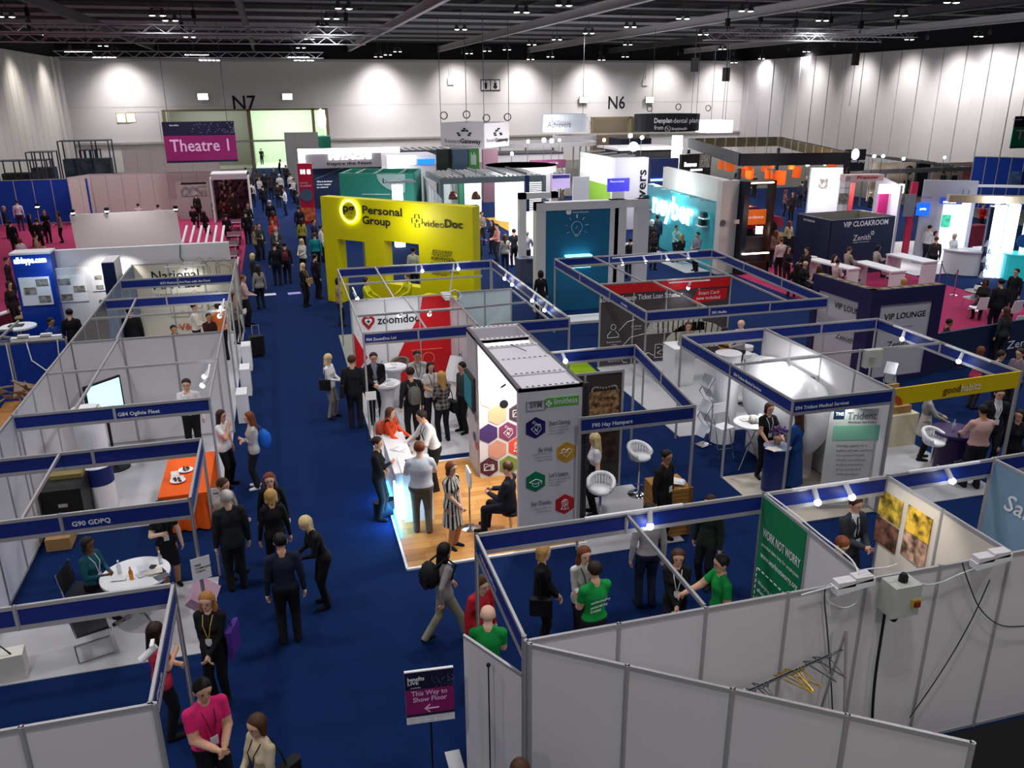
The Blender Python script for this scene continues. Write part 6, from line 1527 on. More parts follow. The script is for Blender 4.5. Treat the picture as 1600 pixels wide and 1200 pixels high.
MB().slab((27.2, 32.4), (29.5, 37), .1, 0, 3.5).build('side_wall', mat('wall_grey_lilac', '#b4b2be'), t)
t = stand('navy slanted column pair with glowing white edges', 29.6, 29); w = W((28.3, 29.3), (31, 27.5)); pb('column', mat('column_navy', '#1c2a4c', .5), 1527, 321, 1552, 425, 0, .4, 0.0); pb('column', mat('column_blue', '#2a4a74', .5), 1560, 318, 1572, 425, 0, .3, 0.0); pb('edge_light', mat('edge_glow', '#cfe4ff', .4, noise=0, emit=4), 1552, 320, 1554.5, 425, 0, .42, 0.0); pb('edge_light', mat('edge_glow', '#cfe4ff'), 1572, 318, 1574.5, 425, 0, .42, 0.0)
u, z = w.uv(1545, 395); text('moorepay', w.pt(u, z, .42), (0, 0, 1), -w.d if w.d[0] > 0 else w.d, size=.2, m=M_TXT_W, parent=t, bold=0, off=0.0)
MB().slab((27.6, 30.0), (33.5, 26.8), .5, 3.05, 3.35).build('roof_beam', mat('roof_taupe', '#9a8a72', .6), t); MB().slab((29.0, 31.5), (34.5, 28.5), .2, 3.5, 3.6).build('roof_rail', M_WHITE, t)
t = thing('reception_counter', 'curved white counter with a dark round emblem before the glowing display', 'counter', (29.2, 30, 0)); q = P(1503, 400, 0); q = (29.0, 29.9); MB().lathe([(1.25, .02), (1.25, 1.0), (1.32, 1.0), (1.32, 1.06), (0.2, 1.06)], (q[0], q[1], 0), 20, math.pi, 2 * math.pi).build('body', M_WHITE_B, t)
wq = W((q[0] - 1, q[1] - 1.3), (q[0] + 1, q[1] - 1.3)); MB().poly([wq.pt(1.0 + .3 * math.cos(i), .55 + .3 * math.sin(i), .0) for i in np.linspace(0, 6.28, 17)[:-1]], tuple(wq.n * .02)).build('emblem', mat('emblem_slate', '#38465c', .6), t)
t = thing('round_plinth', 'turquoise glowing round plinth at the edge of the lounge', 'plinth', (29.6, 28.0, 0)); MB().lathe([(.55, .01), (.55, 1.05), (.6, 1.05), (.6, 1.1), (0.01, 1.1)], (29.7, 27.9, 0), 22).build('body', mat('plinth_turquoise', '#2ab0b4', .4, emit=.35), t)
t = stand('bright white stand side at the right edge with a blue roundel', 31.5, 26.5); w = W((30.2, 27.5), (33.5, 25.8)); pb('lit_wall', mat('wall_glow_ice', '#eafcff', .5, noise=.02, emit=.7), 1590, 318, 1640, 400, 0, .2, 0.0); u, z = w.uv(1597, 375); MB().poly([w.pt(u + .28 * math.cos(i), z + .28 * math.sin(i), .22) for i in np.linspace(0, 6.28, 17)[:-1]], tuple(w.n * .01)).build('roundel', mat('roundel_blue', '#2a6ab8', .5), t)
t, w, a, b = flat('dark red counter behind the navy column', 'counter', 1516, 352, 1546, 385, 31.2, mat('counter_wine', '#6a1a2c', .5), 'counter', .6, zb=0)
t, w, a, b = flat('black banner reading hastee pay with a white disc', 'banner', 1318, 233, 1354, 268, 42, mat('banner_charcoal', '#22222a', .6), 'banner', .1); w.text('hastee pay', 1320, 254, wpx=31, hpx=5, m=M_TXT_W, parent=t, bold=.02); u, z = w.uv(1336, 241); MB().poly([w.pt(u + .26 * math.cos(i), z + .30 * math.sin(i), .02) for i in np.linspace(0, 6.28, 17)[:-1]], tuple(w.n * .01)).build('disc', M_GLOWW, t); MB().box(a[0] + .1, a[0] + .25, 42, 42.1, 0, a[2]).build('post', M_BLACK, t)
t, w, a, b = flat('wide photograph wall of smiling faces with a round black h badge', 'exhibition_stand', 1362, 253, 1432, 276, 52, mat('print_faces', '#d8c4b0', .5, noise=.35, scale=1.0), d=.3, zb=0); u, z = w.uv(1420, 266); MB().poly([w.pt(u + .34 * math.cos(i), z + .34 * math.sin(i), .03) for i in np.linspace(0, 6.28, 17)[:-1]], tuple(w.n * .01)).build('badge', mat('badge_dark', '#2e2e32', .6), t); w.text('h', 1417, 269, wpx=5.5, hpx=7, m=M_TXT_W, parent=t, bold=.04, off=.05)
t, w, a, b = flat('cream and pink stand wall far along the side wall', 'exhibition_stand', 1456, 253, 1520, 280, 54, mat('wall_rose_cream', '#d2bdb4', .6, noise=.08, scale=.6), d=.3, zb=0); w.pxbox('pink_panel', mat('panel_rose', '#c0586a', .5), t, 1503, 258, 1520, 280)
t, w, a, b = flat('dark stand recess beside the photograph wall', 'exhibition_stand', 1433, 255, 1455, 278, 53.5, mat('recess_dark', '#2a2a34', .6), d=.3, zb=0)
t = booth('tall blue panel wall at the far right against the side wall', 46, 46, None); q0, q1 = PY(1521, 255, 47), PY(1640, 262, 44); wall(t, (q0[0], 47), (q1[0], 44), 6, M_BLUEWALL, z1=3.4)
w = W((q0[0], 46.9), (q1[0], 43.9)); w.pxbox('poster', mat('poster_slate', '#3c5a86', .5, noise=.4, scale=2), t, 1575, 268, 1598, 288, .03, .05)
t = stand('long grey ceiling grid of stands along the side wall', 42, 52)
for i in range(9): a_ = PY(1352 + i * 9, 241 + i * 1.4, 56); MB().box(a_[0], a_[0] + .12, 50, 57, a_[2] - .1, a_[2]).build('roof_bar', M_ALU_D, t)
q0, q1 = PY(1352, 246, 50), PY(1520, 262, 50); MB().box(q0[0], q1[0], 49.9, 50.1, q1[2] - .2, q1[2] + .1).build('roof_front', M_ALU_D, t)
for x in np.linspace(q0[0], q1[0], 6): MB().box(x - .04, x + .04, 49.95, 50.05, 0, q1[2]).build('post', M_ALU_D, t)
for k, (x, y, s_) in enumerate(((1262, 256, .14), (1289, 255, .13), (1303, 245, .12), (1310, 246, .12), (1366, 244, .1), (1380, 244, .1), (1412, 248, .1), (1476, 246, .08))):
 q = PY(x, y, 46); t = thing('spot_lamp', 'bright spotlight shining over the far right stands', 'lamp', q, 'bright spotlights over the far right stands'); MB().ball(q, s_, 10, 8).build('bulb', mat('bulb_blaze', '#ffffff'), t); MB().tube([(q[0], q[1] + .1, 0), (q[0], q[1] + .1, q[2])], .02, 5).build('stem', M_STEEL_D, t)
for i, (x, y, z, e, c) in enumerate(((15.5, 47.5, 3.6, 420, (1, 1, 1)), (11.5, 46, 2.9, 220, (.95, 1, 1)), (20, 43, 3.6, 200, (.9, .97, 1)), (17.6, 37, 3.2, 120, (.8, 1, 1)), (26.5, 33.8, 3.2, 150, (1, .95, 1)), (29, 28.8, 3.2, 130, (.95, .97, 1)), (9.8, 35.5, 2.6, 120, (1, .97, 1)), (18, 58, 4.5, 700, (1, 1, 1)), (30, 60, 4.8, 700, (1, 1, 1)), (7, 54, 4, 200, (1, 1, 1)), (38, 47, 4, 500, (1, 1, 1)), (19.7, 31, 2.6, 30, (1, .6, .4)), (25.6, 36.0, 3.2, 90, (.95, .95, 1)), (3.8, 28.5, 3.4, 60, (1, 1, .9)))):
 lamp('stand_light', 'POINT', (x, y, z), e, c, .25)
# ------------------------------------------------------------------ theatre on the left: pink carpet, blue and white walls, seating
MB().box(-19, -1.9, 31, 61, .008, .017).build('floor_carpet_pink', M_PINK, kind='structure', label='pink carpet of the theatre', cat='carpet')
t = booth('blue panel wall at the back of the pink theatre floor', -13, 59, None); q0, q1 = PY(-40, 284, 58.5), PY(136, 278, 58.5); wall(t, (q0[0], 58.5), (q1[0], 58.5), 6, M_BLUEWALL, z1=q1[2])
t = booth('white panel wall at the back of the theatre under the magenta banner', -7, 58, None); q0, q1 = PY(140, 272, 59), PY(330, 270, 59); M_WG = mat('panel_rosy_white', '#bdb0ae', .7); wall(t, (q0[0], 59), (q1[0], 59), 8, M_WG, z1=q0[2]); wall(t, (q0[0], 59), (q0[0] - .9, 57), 2, M_WG, z1=q0[2], posts=True)
t = booth('second white panel wall standing taller behind the theatre wall', -7, 66, None); q0, q1 = PY(190, 233, 66), PY(340, 233, 66); wall(t, (q0[0], 66), (q1[0], 66), 7, M_WG, z1=q0[2])
t = thing('poster_board', 'framed poster board leaning on the theatre wall', 'poster', (-5.5, 57, 0)); w = W((-6.3, 57.6), (-4.4, 57.6)); w.pxbox('board', mat('board_rose_grey', '#a89c9c', .6), t, 280, 284, 325, 330, 0, .08, 0.0); w.pxbox('print', mat('print_grid', '#8c8486', .6, noise=.5, scale=4), t, 284, 290, 322, 307, .08, .1); w.pxbox('dark_strip', M_BLACK, t, 283, 284, 322, 288, .08, .1)
t = stand('bookshop stand with crowded shelves at the end of the theatre', -3, 56); w = W((-4.3, 55.5), (-1.8, 55.5)); (ua, _), (ub, zt) = w.uv(332, 300), w.uv(384, 262)
w.box(MB(), ua, ub, 0, 2.6, -2.0, -1.9).build('back_wall', mat('shelf_backdrop', '#5a4048', .6, noise=.9, scale=3), t); w.box(MB(), ua - .1, ua, 0, 2.7, -2, 0).build('side_wall', M_WHITE, t); w.box(MB(), ub, ub + .08, 0, 2.7, -2, 0).build('side_wall', M_WHITE, t); w.box(MB(), ua, ub, 2.6, 2.9, -.1, 0).build('header', mat('header_silver', '#b8aeb4', .5), t); w.box(MB(), ua, ub, 2.9, 2.95, -2, 0).build('roof', M_WHITE, t)
rs = random.Random(9)
for k in range(46):
 u_ = ua + .1 + rs.random() * (ub - ua) * .55; z_ = .4 + rs.random() * 1.9; w.box(MB(), u_, u_ + .14, z_, z_ + .2, -1.88, -1.84).build('book', mat(f'book_{k % 6}', ('#c88a5a', '#e0c8b0', '#8a3a2a', '#d0b878', '#6a4a5a', '#e8e0d8')[k % 6], .6), t)
for k, (x0, y0, x1, y1, c) in enumerate(((48, 237, 80, 282, '#4a5058'), (100, 219, 168, 282, '#39424c'), (0, 250, 72, 282, '#3c4046'), (132, 234, 150, 282, '#2a3846'))):
 a, b = PY(x0, y1, 66 + k), PY(x1, y0, 66 + k); t = thing('storage_cage', ('grey wire storage cage, second from the picture edge', 'tall dark storage cage before the far corner', 'low grey storage cage at the picture edge', 'narrow blue-grey storage cage beside the white walls')[k], 'cage', (a[0], 66, 0)); m = mat('cage_' + c[1:], c, .7)
 for X in np.linspace(a[0], b[0], 4):
  for Y in (66 + k, 67.5 + k): MB().box(X - .04, X + .04, Y - .04, Y + .04, 0, b[2]).build('post', m, t)
 MB().box(a[0], b[0], 66 + k, 67.5 + k, b[2] - .06, b[2]).build('top', m, t); MB().box(a[0] + .1, b[0] - .1, 66.2 + k, 67.3 + k, 0, b[2] * .72).build('load', mat('load_' + c[1:], c, .8, noise=.5, scale=1.5), t)
t = thing('stage_backdrop', 'large white stretched backdrop with lamps along its top edge', 'backdrop', (-5.6, 33.8, 0)); w = W((-7.6, 34.0), (-3.6, 34.0)); (u0, z0), (u1, z1) = w.uv(120, 386), w.uv(277, 329); (ul, _) = w.uv(108, 334)
MB().poly([w.pt(ul, z1, 0), w.pt(u0, 1.2, 0), w.pt(u1 + .0, 1.2, 0), w.pt(u1 - .03, z1 + .02, 0)][::-1], tuple(-w.n * .1)).build('canvas', mat('canvas_white', '#d2cccc', .75, noise=.04, scale=1, bump=.15, bscale=2), t)
for u_ in (ul + .1, u1 * .5, u1 - .1): MB().cbox(w.pt(u_, .6, -.3), (.08, .08, 1.2)).build('post', M_ALU_D, t)
for x, y in ((115, 332), (168, 329), (275, 326), (60, 322)):
 u_, z_ = w.uv(x, y); p = w.pt(u_, z_, .15); h = MB().lathe([(.05, -.1), (.09, .12)], p, 10).build('lamp_head', M_BLACK, t); MB().ball(p, .07, 8, 6).build('bulb', mat('bulb_blaze', '#ffffff'), h)
lamp('backdrop_light', 'SPOT', (-5.5, 32.6, 4.6), 90, (1, .97, .95), .1, 110, .8, (-5.5, 34, 1.5))
def bench(label, p0, p1, n, wd, z=.5, m=None):
 t = thing('slatted_bench', label, 'bench', (p0[0], p0[1], 0)); m = m or mat('bench_wood', '#c9b58a', .5, noise=.15)
 d = np.array(p1) - np.array(p0); L = np.linalg.norm(d); d /= L; nn = np.array([-d[1], d[0]])
 for i in range(n): a_ = np.array(p0) + nn * wd * i; MB().slab(a_, a_ + d * L, .07, z, z + .06).build('slat', m, t)
 for f in (.1, .9): a_ = np.array(p0) + d * L * f; MB().slab(a_, a_ + nn * wd * (n - 1), .06, .017, z).build('leg', mat('bench_frame', '#5a4a3a', .6), t)
bench('pale slatted bench beside the white backdrop at the pink floor edge', (-8.9, 30.6), (-6.9, 30.6), 6, .16, .5)
for k in range(6):
 p = P(285 + k * 12.2, 380, 1.0); q = P(292 + k * 11.6, 353, 1.0); MB().bar((p[0], p[1], 1.0), (q[0], q[1], 1.0), .10, .08).build('roof_slat', M_WHITE_B, label='white slat lying across the open stand roof beside the backdrop', cat='slat', group='white slats over the open stand')
t = thing('row_stand', 'row of dark plum chair frames along the aisle by the theatre', 'chair row', (-2.2, 40, 0)) if False else None
def mk_plum():
 t = thing('plum_stool', 'dark plum bench with a pale rail along the aisle', 'stool', (0, 0, 0), 'dark plum benches with pale rails along the aisle'); m = mat('plum_dark', '#4a1230', .6)
 MB().box(-.35, .35, -.9, .9, .38, .46).build('seat', m, t)
 for x in (-.3, .3):
  for y in (-.8, .8): MB().box(x - .03, x + .03, y - .03, y + .03, 0, .38).build('leg', m, t)
 MB().box(-.36, .36, -.98, -.90, .47, .52).build('rail', mat('rail_pale', '#c8a8b4', .5), t); MB().box(.2, .26, -.95, -.88, .1, .47).build('stay', mat('rail_pale', '#c8a8b4'), t)
 return t
for k, (x, y) in enumerate(((378, 347), (375, 367), (371, 382), (370, 398), (368, 420), (364, 440))): q = P(x, y, .4); place('plum', mk_plum, (q[0] - .3, q[1], .008), 0)
t = thing('purple_screen', 'dark plum partition edge running along the aisle end of the theatre', 'partition', (-1.8, 34, 0)); MB().slab((-1.85, 31.5), (-1.85, 36.5), .06, .008, 1.1).build('panel', mat('partition_plum', '#6a2a58', .6), t); MB().slab((-1.85, 31.4), (-1.85, 36.6), .08, 1.1, 1.14).build('cap', mat('rail_pale', '#c8a8b4'), t)
t = thing('theatre_edge', 'low dark red kerb with a white rail at the edge of the pink floor', 'rail', (-10, 30, 0)); MB().slab((-10.6, 29.9), (-8.5, 33.6), .2, .008, .45).build('kerb', mat('kerb_plum', '#5a1530', .6), t); MB().slab((-10.6, 29.9), (-8.5, 33.6), .24, .45, .5).build('rail', M_WHITE, t)
# ------------------------------------------------------------------ furniture and props
M_CREAMP = mat('plastic_cream', '#e6e2da', .4, noise=.02); M_CARD = mat('cardboard', '#a07a4e', .8, noise=.15)
def poseur(x, y, label, h=1.08, r=.33):
 t = thing('poseur_table', label, 'table', (x, y, 0))
 MB().lathe([(.27, .02), (.20, .25), (.15, .6), (.17, .85), (r * .9, h - .04)], (x, y, 0), 20).build('stretch_cover', M_WHITE_B, t, smooth=True); MB().lathe([(r, h - .05), (r, h), (.001, h)], (x, y, 0), 24).build('table_top', M_WHITE_B, t)
 return t
def papers(x, y, z, n, label, cols=('#e8e8ec', '#c8ccd8', '#d8cfc4'), spread=.18):
 rs = random.Random(int(x * 100 + y));
 for k in range(n):
  a = rs.random() * 3; c = (x + (rs.random() - .5) * 2 * spread, y + (rs.random() - .5) * 2 * spread, z + .004 + .004 * k)
  MB().cbox(c, (.15, .21, .004), a).build('leaflet', mat('paper_' + cols[k % len(cols)][1:], cols[k % len(cols)], .6), label=label, cat='leaflet', group='leaflets ' + label)
def tub_stool(t0, m, label, seat=.78):
 def mk():
  t = thing('bar_stool', label, 'stool', (0, 0, 0))
  MB().lathe([(.21, 0), (.21, .015), (.05, .035), (.03, .06)], (0, 0, 0), 20).build('base', M_CHROME, t, smooth=True); MB().tube([(0, 0, .05), (0, 0, seat - .03)], .025, 10).build('column', M_CHROME, t)
  MB().tube([(.15 * math.cos(a), -.05 + .15 * math.sin(a), .30) for a in np.linspace(math.pi, 2 * math.pi, 9)], .01, 6).build('foot_ring', M_CHROME, t)
  MB().lathe([(.001, seat), (.19, seat), (.215, seat + .03), (.20, seat + .07), (.001, seat + .075)], (0, 0, 0), 20).build('seat', m, t, smooth=True)
  b = MB()
  for k in range(17):
   a = math.radians(-30 + 240 * k / 16); zz = seat + .12 + .15 * math.sin(math.pi * k / 16); b.tube([(.20 * math.cos(a), .20 * math.sin(a), seat + .04), (.235 * math.cos(a), .235 * math.sin(a), zz)], .026, 6)
  b.tube([(.235 * math.cos(math.radians(-30 + 240 * k / 16)), .235 * math.sin(math.radians(-30 + 240 * k / 16)), seat + .12 + .15 * math.sin(math.pi * k / 16)) for k in range(17)], .038, 8); b.build('backrest', m, t, smooth=True)
  return t
 return mk
wst = tub_stool(0, M_WHITE_B, 'white tub bar stool on a chrome column')
place('tub_white', wst, (6.36, 13.75, .022), .4, 'white tub bar stool standing before the dark food backdrop'); place('tub_white', wst, (5.10, 12.62, .022), -.5, 'white tub bar stool beside the SVM front panel'); place('tub_white', wst, (12.38, 12.75, .022), .2, 'white tub bar stool under the yellow board')
tst = tub_stool(0, mat('leather_taupe', '#6a625a', .5), 'taupe tub stool by the zoomdoc backdrop'); place('tub_taupe', tst, (2.62, 20.6, .022), -.6)
poseur(2.07, 18.87, 'white covered poseur table among the people on the zoomdoc stand'); poseur(2.42, 20.2, 'white covered poseur table against the zoomdoc backdrop', 1.05); papers(2.07, 18.87, 1.08, 5, 'crumpled on the front zoomdoc table'); papers(2.42, 20.2, 1.05, 4, 'on the rear zoomdoc table')
t = thing('arc_lamp', 'white drum lamp shade leaning over the zoomdoc stand', 'lamp', (3.75, 18.7, 0)); k0 = MB(); k0.tube([(3.62, 18.55, 1.05), (3.78, 18.75, 1.62)], [.24, .17], 16, caps=False); k0.build('shade', M_WHITE_B, t); MB().tube([(3.72, 18.68, 1.5), (3.9, 18.85, 1.7), (4.0, 18.9, 1.0), (4.0, 18.9, .02)], .014, 6).build('arm', M_CHROME, t); MB().lathe([(.18, .02), (.18, .05), (.02, .06)], (4.0, 18.9, 0), 14).build('base', M_CHROME, t)
t = thing('placard_stand', 'small grey placard on a thin pole at the corner of the zoomdoc stand', 'sign', (1.62, 17.95, 0)); MB().tube([(1.62, 17.95, .02), (1.62, 17.95, 1.05)], .012, 6).build('pole', M_ALU_D, t); MB().cbox((1.60, 17.93, 1.13), (.24, .02, .20)).build('plate', M_WHITE, t); MB().lathe([(.12, 0), (.12, .015), (.02, .02)], (1.62, 17.95, .02), 12).build('base', M_ALU_D, t)
def brochure(x, y, label, rz=0.0, h=1.5):
 t = thing('brochure_stand', label, 'brochure stand', (x, y, 0))
 for k in range(5):
  s = -1 if k % 2 else 1; z0 = .12 + k * h / 5; z1 = z0 + h / 5; dx, dy = rot2(.12 * s, 0, rz)
  for o in (-.11, .11):
   ox, oy = rot2(0, o, rz); MB().bar((x - dx + ox, y - dy + oy, z0), (x + dx + ox, y + dy + oy, z1), .014).build('strut', M_CHROME, t)
  p = MB(); ox, oy = rot2(0, .13, rz); p.poly([(x - dx - ox, y - dy - oy, z1 - .16), (x - dx + ox, y - dy + oy, z1 - .16), (x + dx * .2 + ox, y + dy * .2 + oy, z1 + .08), (x + dx * .2 - ox, y + dy * .2 - oy, z1 + .08)], (0, 0, .01)); p.build('tray', mat('acrylic_clear', '#c8d0d8', .1, noise=0, spec=.6, alpha=.55), t)
 MB().cbox((x, y, .03), (.3, .26, .03), rz).build('base', M_CHROME, t)
 return t
brochure(8.75, 15.6, 'folding zigzag brochure rack beside the medical stand', .3); brochure(1.92, 19.6, 'folding zigzag brochure rack by the zoomdoc corner post', .5, 1.3); brochure(27.6, 27.4, 'folding zigzag brochure rack near the glowing white display', .2, 1.6); brochure(-4.1, 22.6, 'folding zigzag brochure rack before the illustrated backdrop', .6, 1.3); brochure(13.2, 15.2, 'folding zigzag brochure rack behind the yellow board', .6)
t = thing('round_table', 'white round folding table with chrome legs on the medical stand', 'table', (9.15, 14.3, 0)); MB().lathe([(.40, 1.0), (.40, 1.04), (.001, 1.04)], (9.15, 14.3, 0), 26).build('table_top', M_WHITE_B, t)
for k in range(4): a = k * math.pi / 2 + .4; MB().tube([(9.15 + .34 * math.cos(a), 14.3 + .34 * math.sin(a), .03), (9.15 - .22 * math.cos(a), 14.3 - .22 * math.sin(a), 1.0)], .014, 6).build('leg', M_CHROME, t)
b = MB(); rs = random.Random(2)
for k in range(9): b.ball((9.22 + rs.uniform(-.12, .12), 14.25 + rs.uniform(-.1, .1), 1.09 + rs.random() * .06), .07, 6, 5)
b.build('paper_heap', mat('tissue_white', '#dcdcd8', .7, bump=.4, bscale=25), label='heap of crumpled white tissue on the round folding table', cat='tissue'); papers(9.02, 14.4, 1.04, 3, 'on the round folding table')
t = thing('folding_chair', 'white high folding chair with chrome legs behind the round table', 'chair', (8.85, 15.0, 0)); MB().cbox((8.85, 14.95, .72), (.36, .32, .03), .2).build('seat', M_WHITE_B, t); MB().cbox((8.83, 15.12, 1.10), (.38, .03, .22), .2).build('backrest', M_WHITE_B, t)
for sx in (-.17, .17):
 MB().tube([(8.85 + sx, 15.2, .03), (8.83 + sx, 15.12, 1.18)], .013, 6).build('leg', M_CHROME, t); MB().tube([(8.85 + sx, 14.72, .03), (8.85 + sx, 15.08, .9)], .013, 6).build('leg', M_CHROME, t)
MB().tube([(8.68, 14.8, .25), (9.02, 14.8, .25)], .011, 6).build('foot_rest', M_CHROME, t)
t = thing('drum_counter', 'navy round counter with a white top on the medical stand', 'counter', (9.05, 13.2, 0)); MB().lathe([(.24, .022), (.24, .92), (.27, .92), (.27, .96), (.001, .96)], (9.05, 13.2, 0), 22).build('body', mat('drum_navy', '#16255e', .5), t); MB().lathe([(.27, .961), (.27, .975), (.001, .975)], (9.05, 13.2, 0), 22).build('top_plate', mat('acrylic_grey', '#8c92b0', .3), t)
t = thing('flower_pot', 'purple flowering plant on the navy round counter', 'plant', (9.1, 13.3, .975)); MB().lathe([(.06, .975), (.085, 1.10), (.001, 1.10)], (9.1, 13.3, 0), 12).build('pot', mat('pot_tan', '#b08a6a', .7), t); b = MB(); rs = random.Random(8)
for k in range(40): a = rs.random() * 6.28; r_ = rs.random() * .17; b.ball((9.1 + r_ * math.cos(a), 13.3 + r_ * math.sin(a), 1.17 + rs.random() * .16), .028, 5, 4)
b.build('blossom', mat('petal_purple', '#5a3f7a', .7, noise=.3), t)['kind'] = 'stuff'
papers(8.9, 13.1, .975, 3, 'on the navy round counter', spread=.1)
t = thing('sleep_pod', 'big glossy white capsule pod lying in the medical stand', 'pod', (9.9, 14.4, 0)); b = MB()
b.lathe([(.001, 0), (.35, .05), (.55, .3), (.60, 1.0), (.60, 1.9), (.52, 2.4), (.3, 2.62), (.001, 2.68)], (0, 0, 0), 24)
b.v = [(9.88 + v[0] * .72, 13.05 + v[2] * .98, 1.38 + v[1] * 1.4) for v in b.v]; b.build('shell', mat('pod_white', '#f2f4f8', .25, noise=.02), t, smooth=True)
MB().cbox((9.88, 14.4, .3), (.6, 1.6, .56)).build('base', M_WHITE, t); MB().cbox((10.0, 13.7, 2.12), (.1, .1, .06)).build('vent', M_BLACK, t)
lamp('pod_light', 'SPOT', (9.3, 14.1, 2.46), 60, (1, 1, 1), .05, 130, .6, (9.8, 14.3, 1.8))
t = thing('round_column', 'white round column at the back of the medical stand', 'column', (9.3, 15.8, 0)); MB().lathe([(.28, .02), (.28, 2.1), (.24, 2.1), (.24, 1.9), (.001, 1.9)], (9.3, 15.75, 0), 22).build('shaft', M_WHITE_B, t, smooth=False); MB().lathe([(.29, 2.08), (.29, 2.12), (.23, 2.12)], (9.3, 15.75, 0), 22).build('rim', M_WHITE, t)
t = thing('rollup_banner', 'grey roll-up banner reading Trident with a green band', 'banner', (9.95, 12.6, 0)); w = W((9.3, 12.32), (10.35, 12.05)); M_RB = mat('banner_silver', '#c2c2c0', .5, noise=.03)
u0, u1 = w.uv(1291, 690)[0], min(w.uv(1386, 690)[0], w.L - .02); w.box(MB(), u0, u1, .08, 2.05, -.02, 0).build('sheet', M_RB, t); w.box(MB(), u0 - .02, u1 + .02, .022, .09, -.08, .06).build('base', M_ALU, t); w.pxbox('green_band', mat('band_teal', '#7fb8a0', .5), t, 1300, 664, 1378, 688, 0, .006); w.pxbox('logo_tile', mat('tile_navy', '#1c2c48', .5), t, 1302, 638, 1321, 655, 0, .006); w.text('TMS', 1305, 649, wpx=13, hpx=5, m=M_TXT_W, parent=t, bold=.03, off=.012)
w.text('Trident', 1323, 655, wpx=46, hpx=11, m=M_TXT_G, parent=t, bold=.02, off=.008); w.text('Medical Services', 1325, 661, wpx=42, hpx=3.4, m=M_TXT_G, parent=t, off=.008)
for k, s_ in enumerate(('Working together for a', 'healthier and safer workforce', 'Occupational health', 'Health surveillance', 'Medical assessments', 'Drug and alcohol', 'Wellbeing support')): w.text(s_, 1306, 698 + k * 7.4, wpx=(48, 58, 44, 46, 42, 38, 36)[k], hpx=3.4, m=M_TXT_G, parent=t, bold=.01 if k < 2 else 0, off=.008)
lamp('banner_light', 'SPOT', (9.6, 11.95, 2.2), 12, (.9, 1, .95), .03, 100, .7, (9.9, 12.6, 1.2))
t = thing('purple_counter', 'dark purple round topped counter under the yellow board', 'counter', (12.95, 12.85, 0)); MB().lathe([(.30, .022), (.34, .9), (.45, .95), (.45, 1.0), (.001, 1.0)], (12.95, 12.85, 0), 22).build('body', mat('counter_purple', '#33204c', .5), t)
text('goodhabitz', (12.72, 12.52, .45), (1, .05, 0), (0, 0, 1), size=.05, m=M_TXT_W, parent=t, off=.02)
MB().lathe([(.035, 0), (.04, .12), (.014, .18), (.014, .23), (.001, .23)], (12.9, 12.85, 1.0), 10).build('water_bottle', mat('bottle_clear', '#c8d4e0', .1, spec=.6, alpha=.5), label='clear water bottle on the dark purple counter', cat='bottle')
t = thing('wicker_basket', 'open wicker box with goods on the sideboard behind the yellow board', 'basket', (12.9, 14.6, .8)); MB().box(12.55, 13.2, 14.4, 14.9, .78, .95).build('body', M_CARD, t); MB().box(12.55, 13.2, 14.88, 14.92, .95, 1.3).build('lid', M_CARD, t)
MB().box(12.2, 13.35, 14.3, 15.2, .022, .78).build('sideboard', mat('sideboard_cream', '#cfc6a8', .6), label='cream sideboard under the wicker box', cat='sideboard')
t = thing('wicker_crate', 'tall slatted wicker crate stack at the hamper stand', 'crate', (6.3, 12.3, 0)); M_WK = mat('wicker_tan', '#a9783c', .7, noise=.25, scale=20)
for lv in range(3):
 z0 = .03 + lv * .32
 for k in range(4): MB().box(5.95, 6.6, 12.02, 12.62, z0 + k * .075, z0 + k * .075 + .06).build('slat', M_WK, t)
 for x_ in (5.97, 6.58): MB().box(x_ - .03, x_ + .03, 12.0, 12.06, z0, z0 + .3).build('corner', mat('wicker_dark', '#7a5224', .7), t)
papers(6.4, 12.3, .99, 4, 'on top of the wicker crate', spread=.12)
t = thing('hexagon_sign', 'small dark red hexagon board on the wicker crate', 'sign', (6.05, 12.2, .99)); MB().poly([(6.08 + .14 * math.cos(math.pi / 6 * (2 * i)), 12.1, 1.15 + .14 * math.sin(math.pi / 6 * (2 * i))) for i in range(6)], (0, .02, 0)).build('board', mat('board_brick', '#8a2a30', .6), t); MB().box(6.0, 6.16, 12.1, 12.16, .99, 1.03).build('foot', mat('board_brick', '#8a2a30'), t)
t = thing('tall_counter', 'tall white block counter on the Abellio stand', 'counter', (10.2, 19.7, 0)); MB().box(9.85, 10.45, 19.4, 20.1, .022, 1.05).build('body', M_WHITE_B, t); MB().box(9.83, 10.47, 19.38, 20.12, 1.05, 1.08).build('counter_top', M_WHITE_B, t)
for k, (x, y, l) in enumerate(((11.9, 19.3, 'white round bar stool nearest the blue board of the Abellio stand'), (11.0, 17.6, 'white round bar stool behind the striped visitor'), (12.3, 19.9, 'white round bar stool furthest along the Abellio stand'))):
 def mk():
  t = thing('round_stool', l, 'stool', (0, 0, 0)); MB().lathe([(.2, .02), (.2, .04), (.03, .06)], (0, 0, 0), 16).build('base', M_CHROME, t); MB().tube([(0, 0, .05), (0, 0, .7)], .022, 8).build('column', M_CHROME, t); MB().lathe([(.18, .7), (.19, .82), (.001, .84)], (0, 0, 0), 16).build('seat', M_WHITE_B, t)
  return t
 place('rstool', mk, (x, y, .01), 0, l)
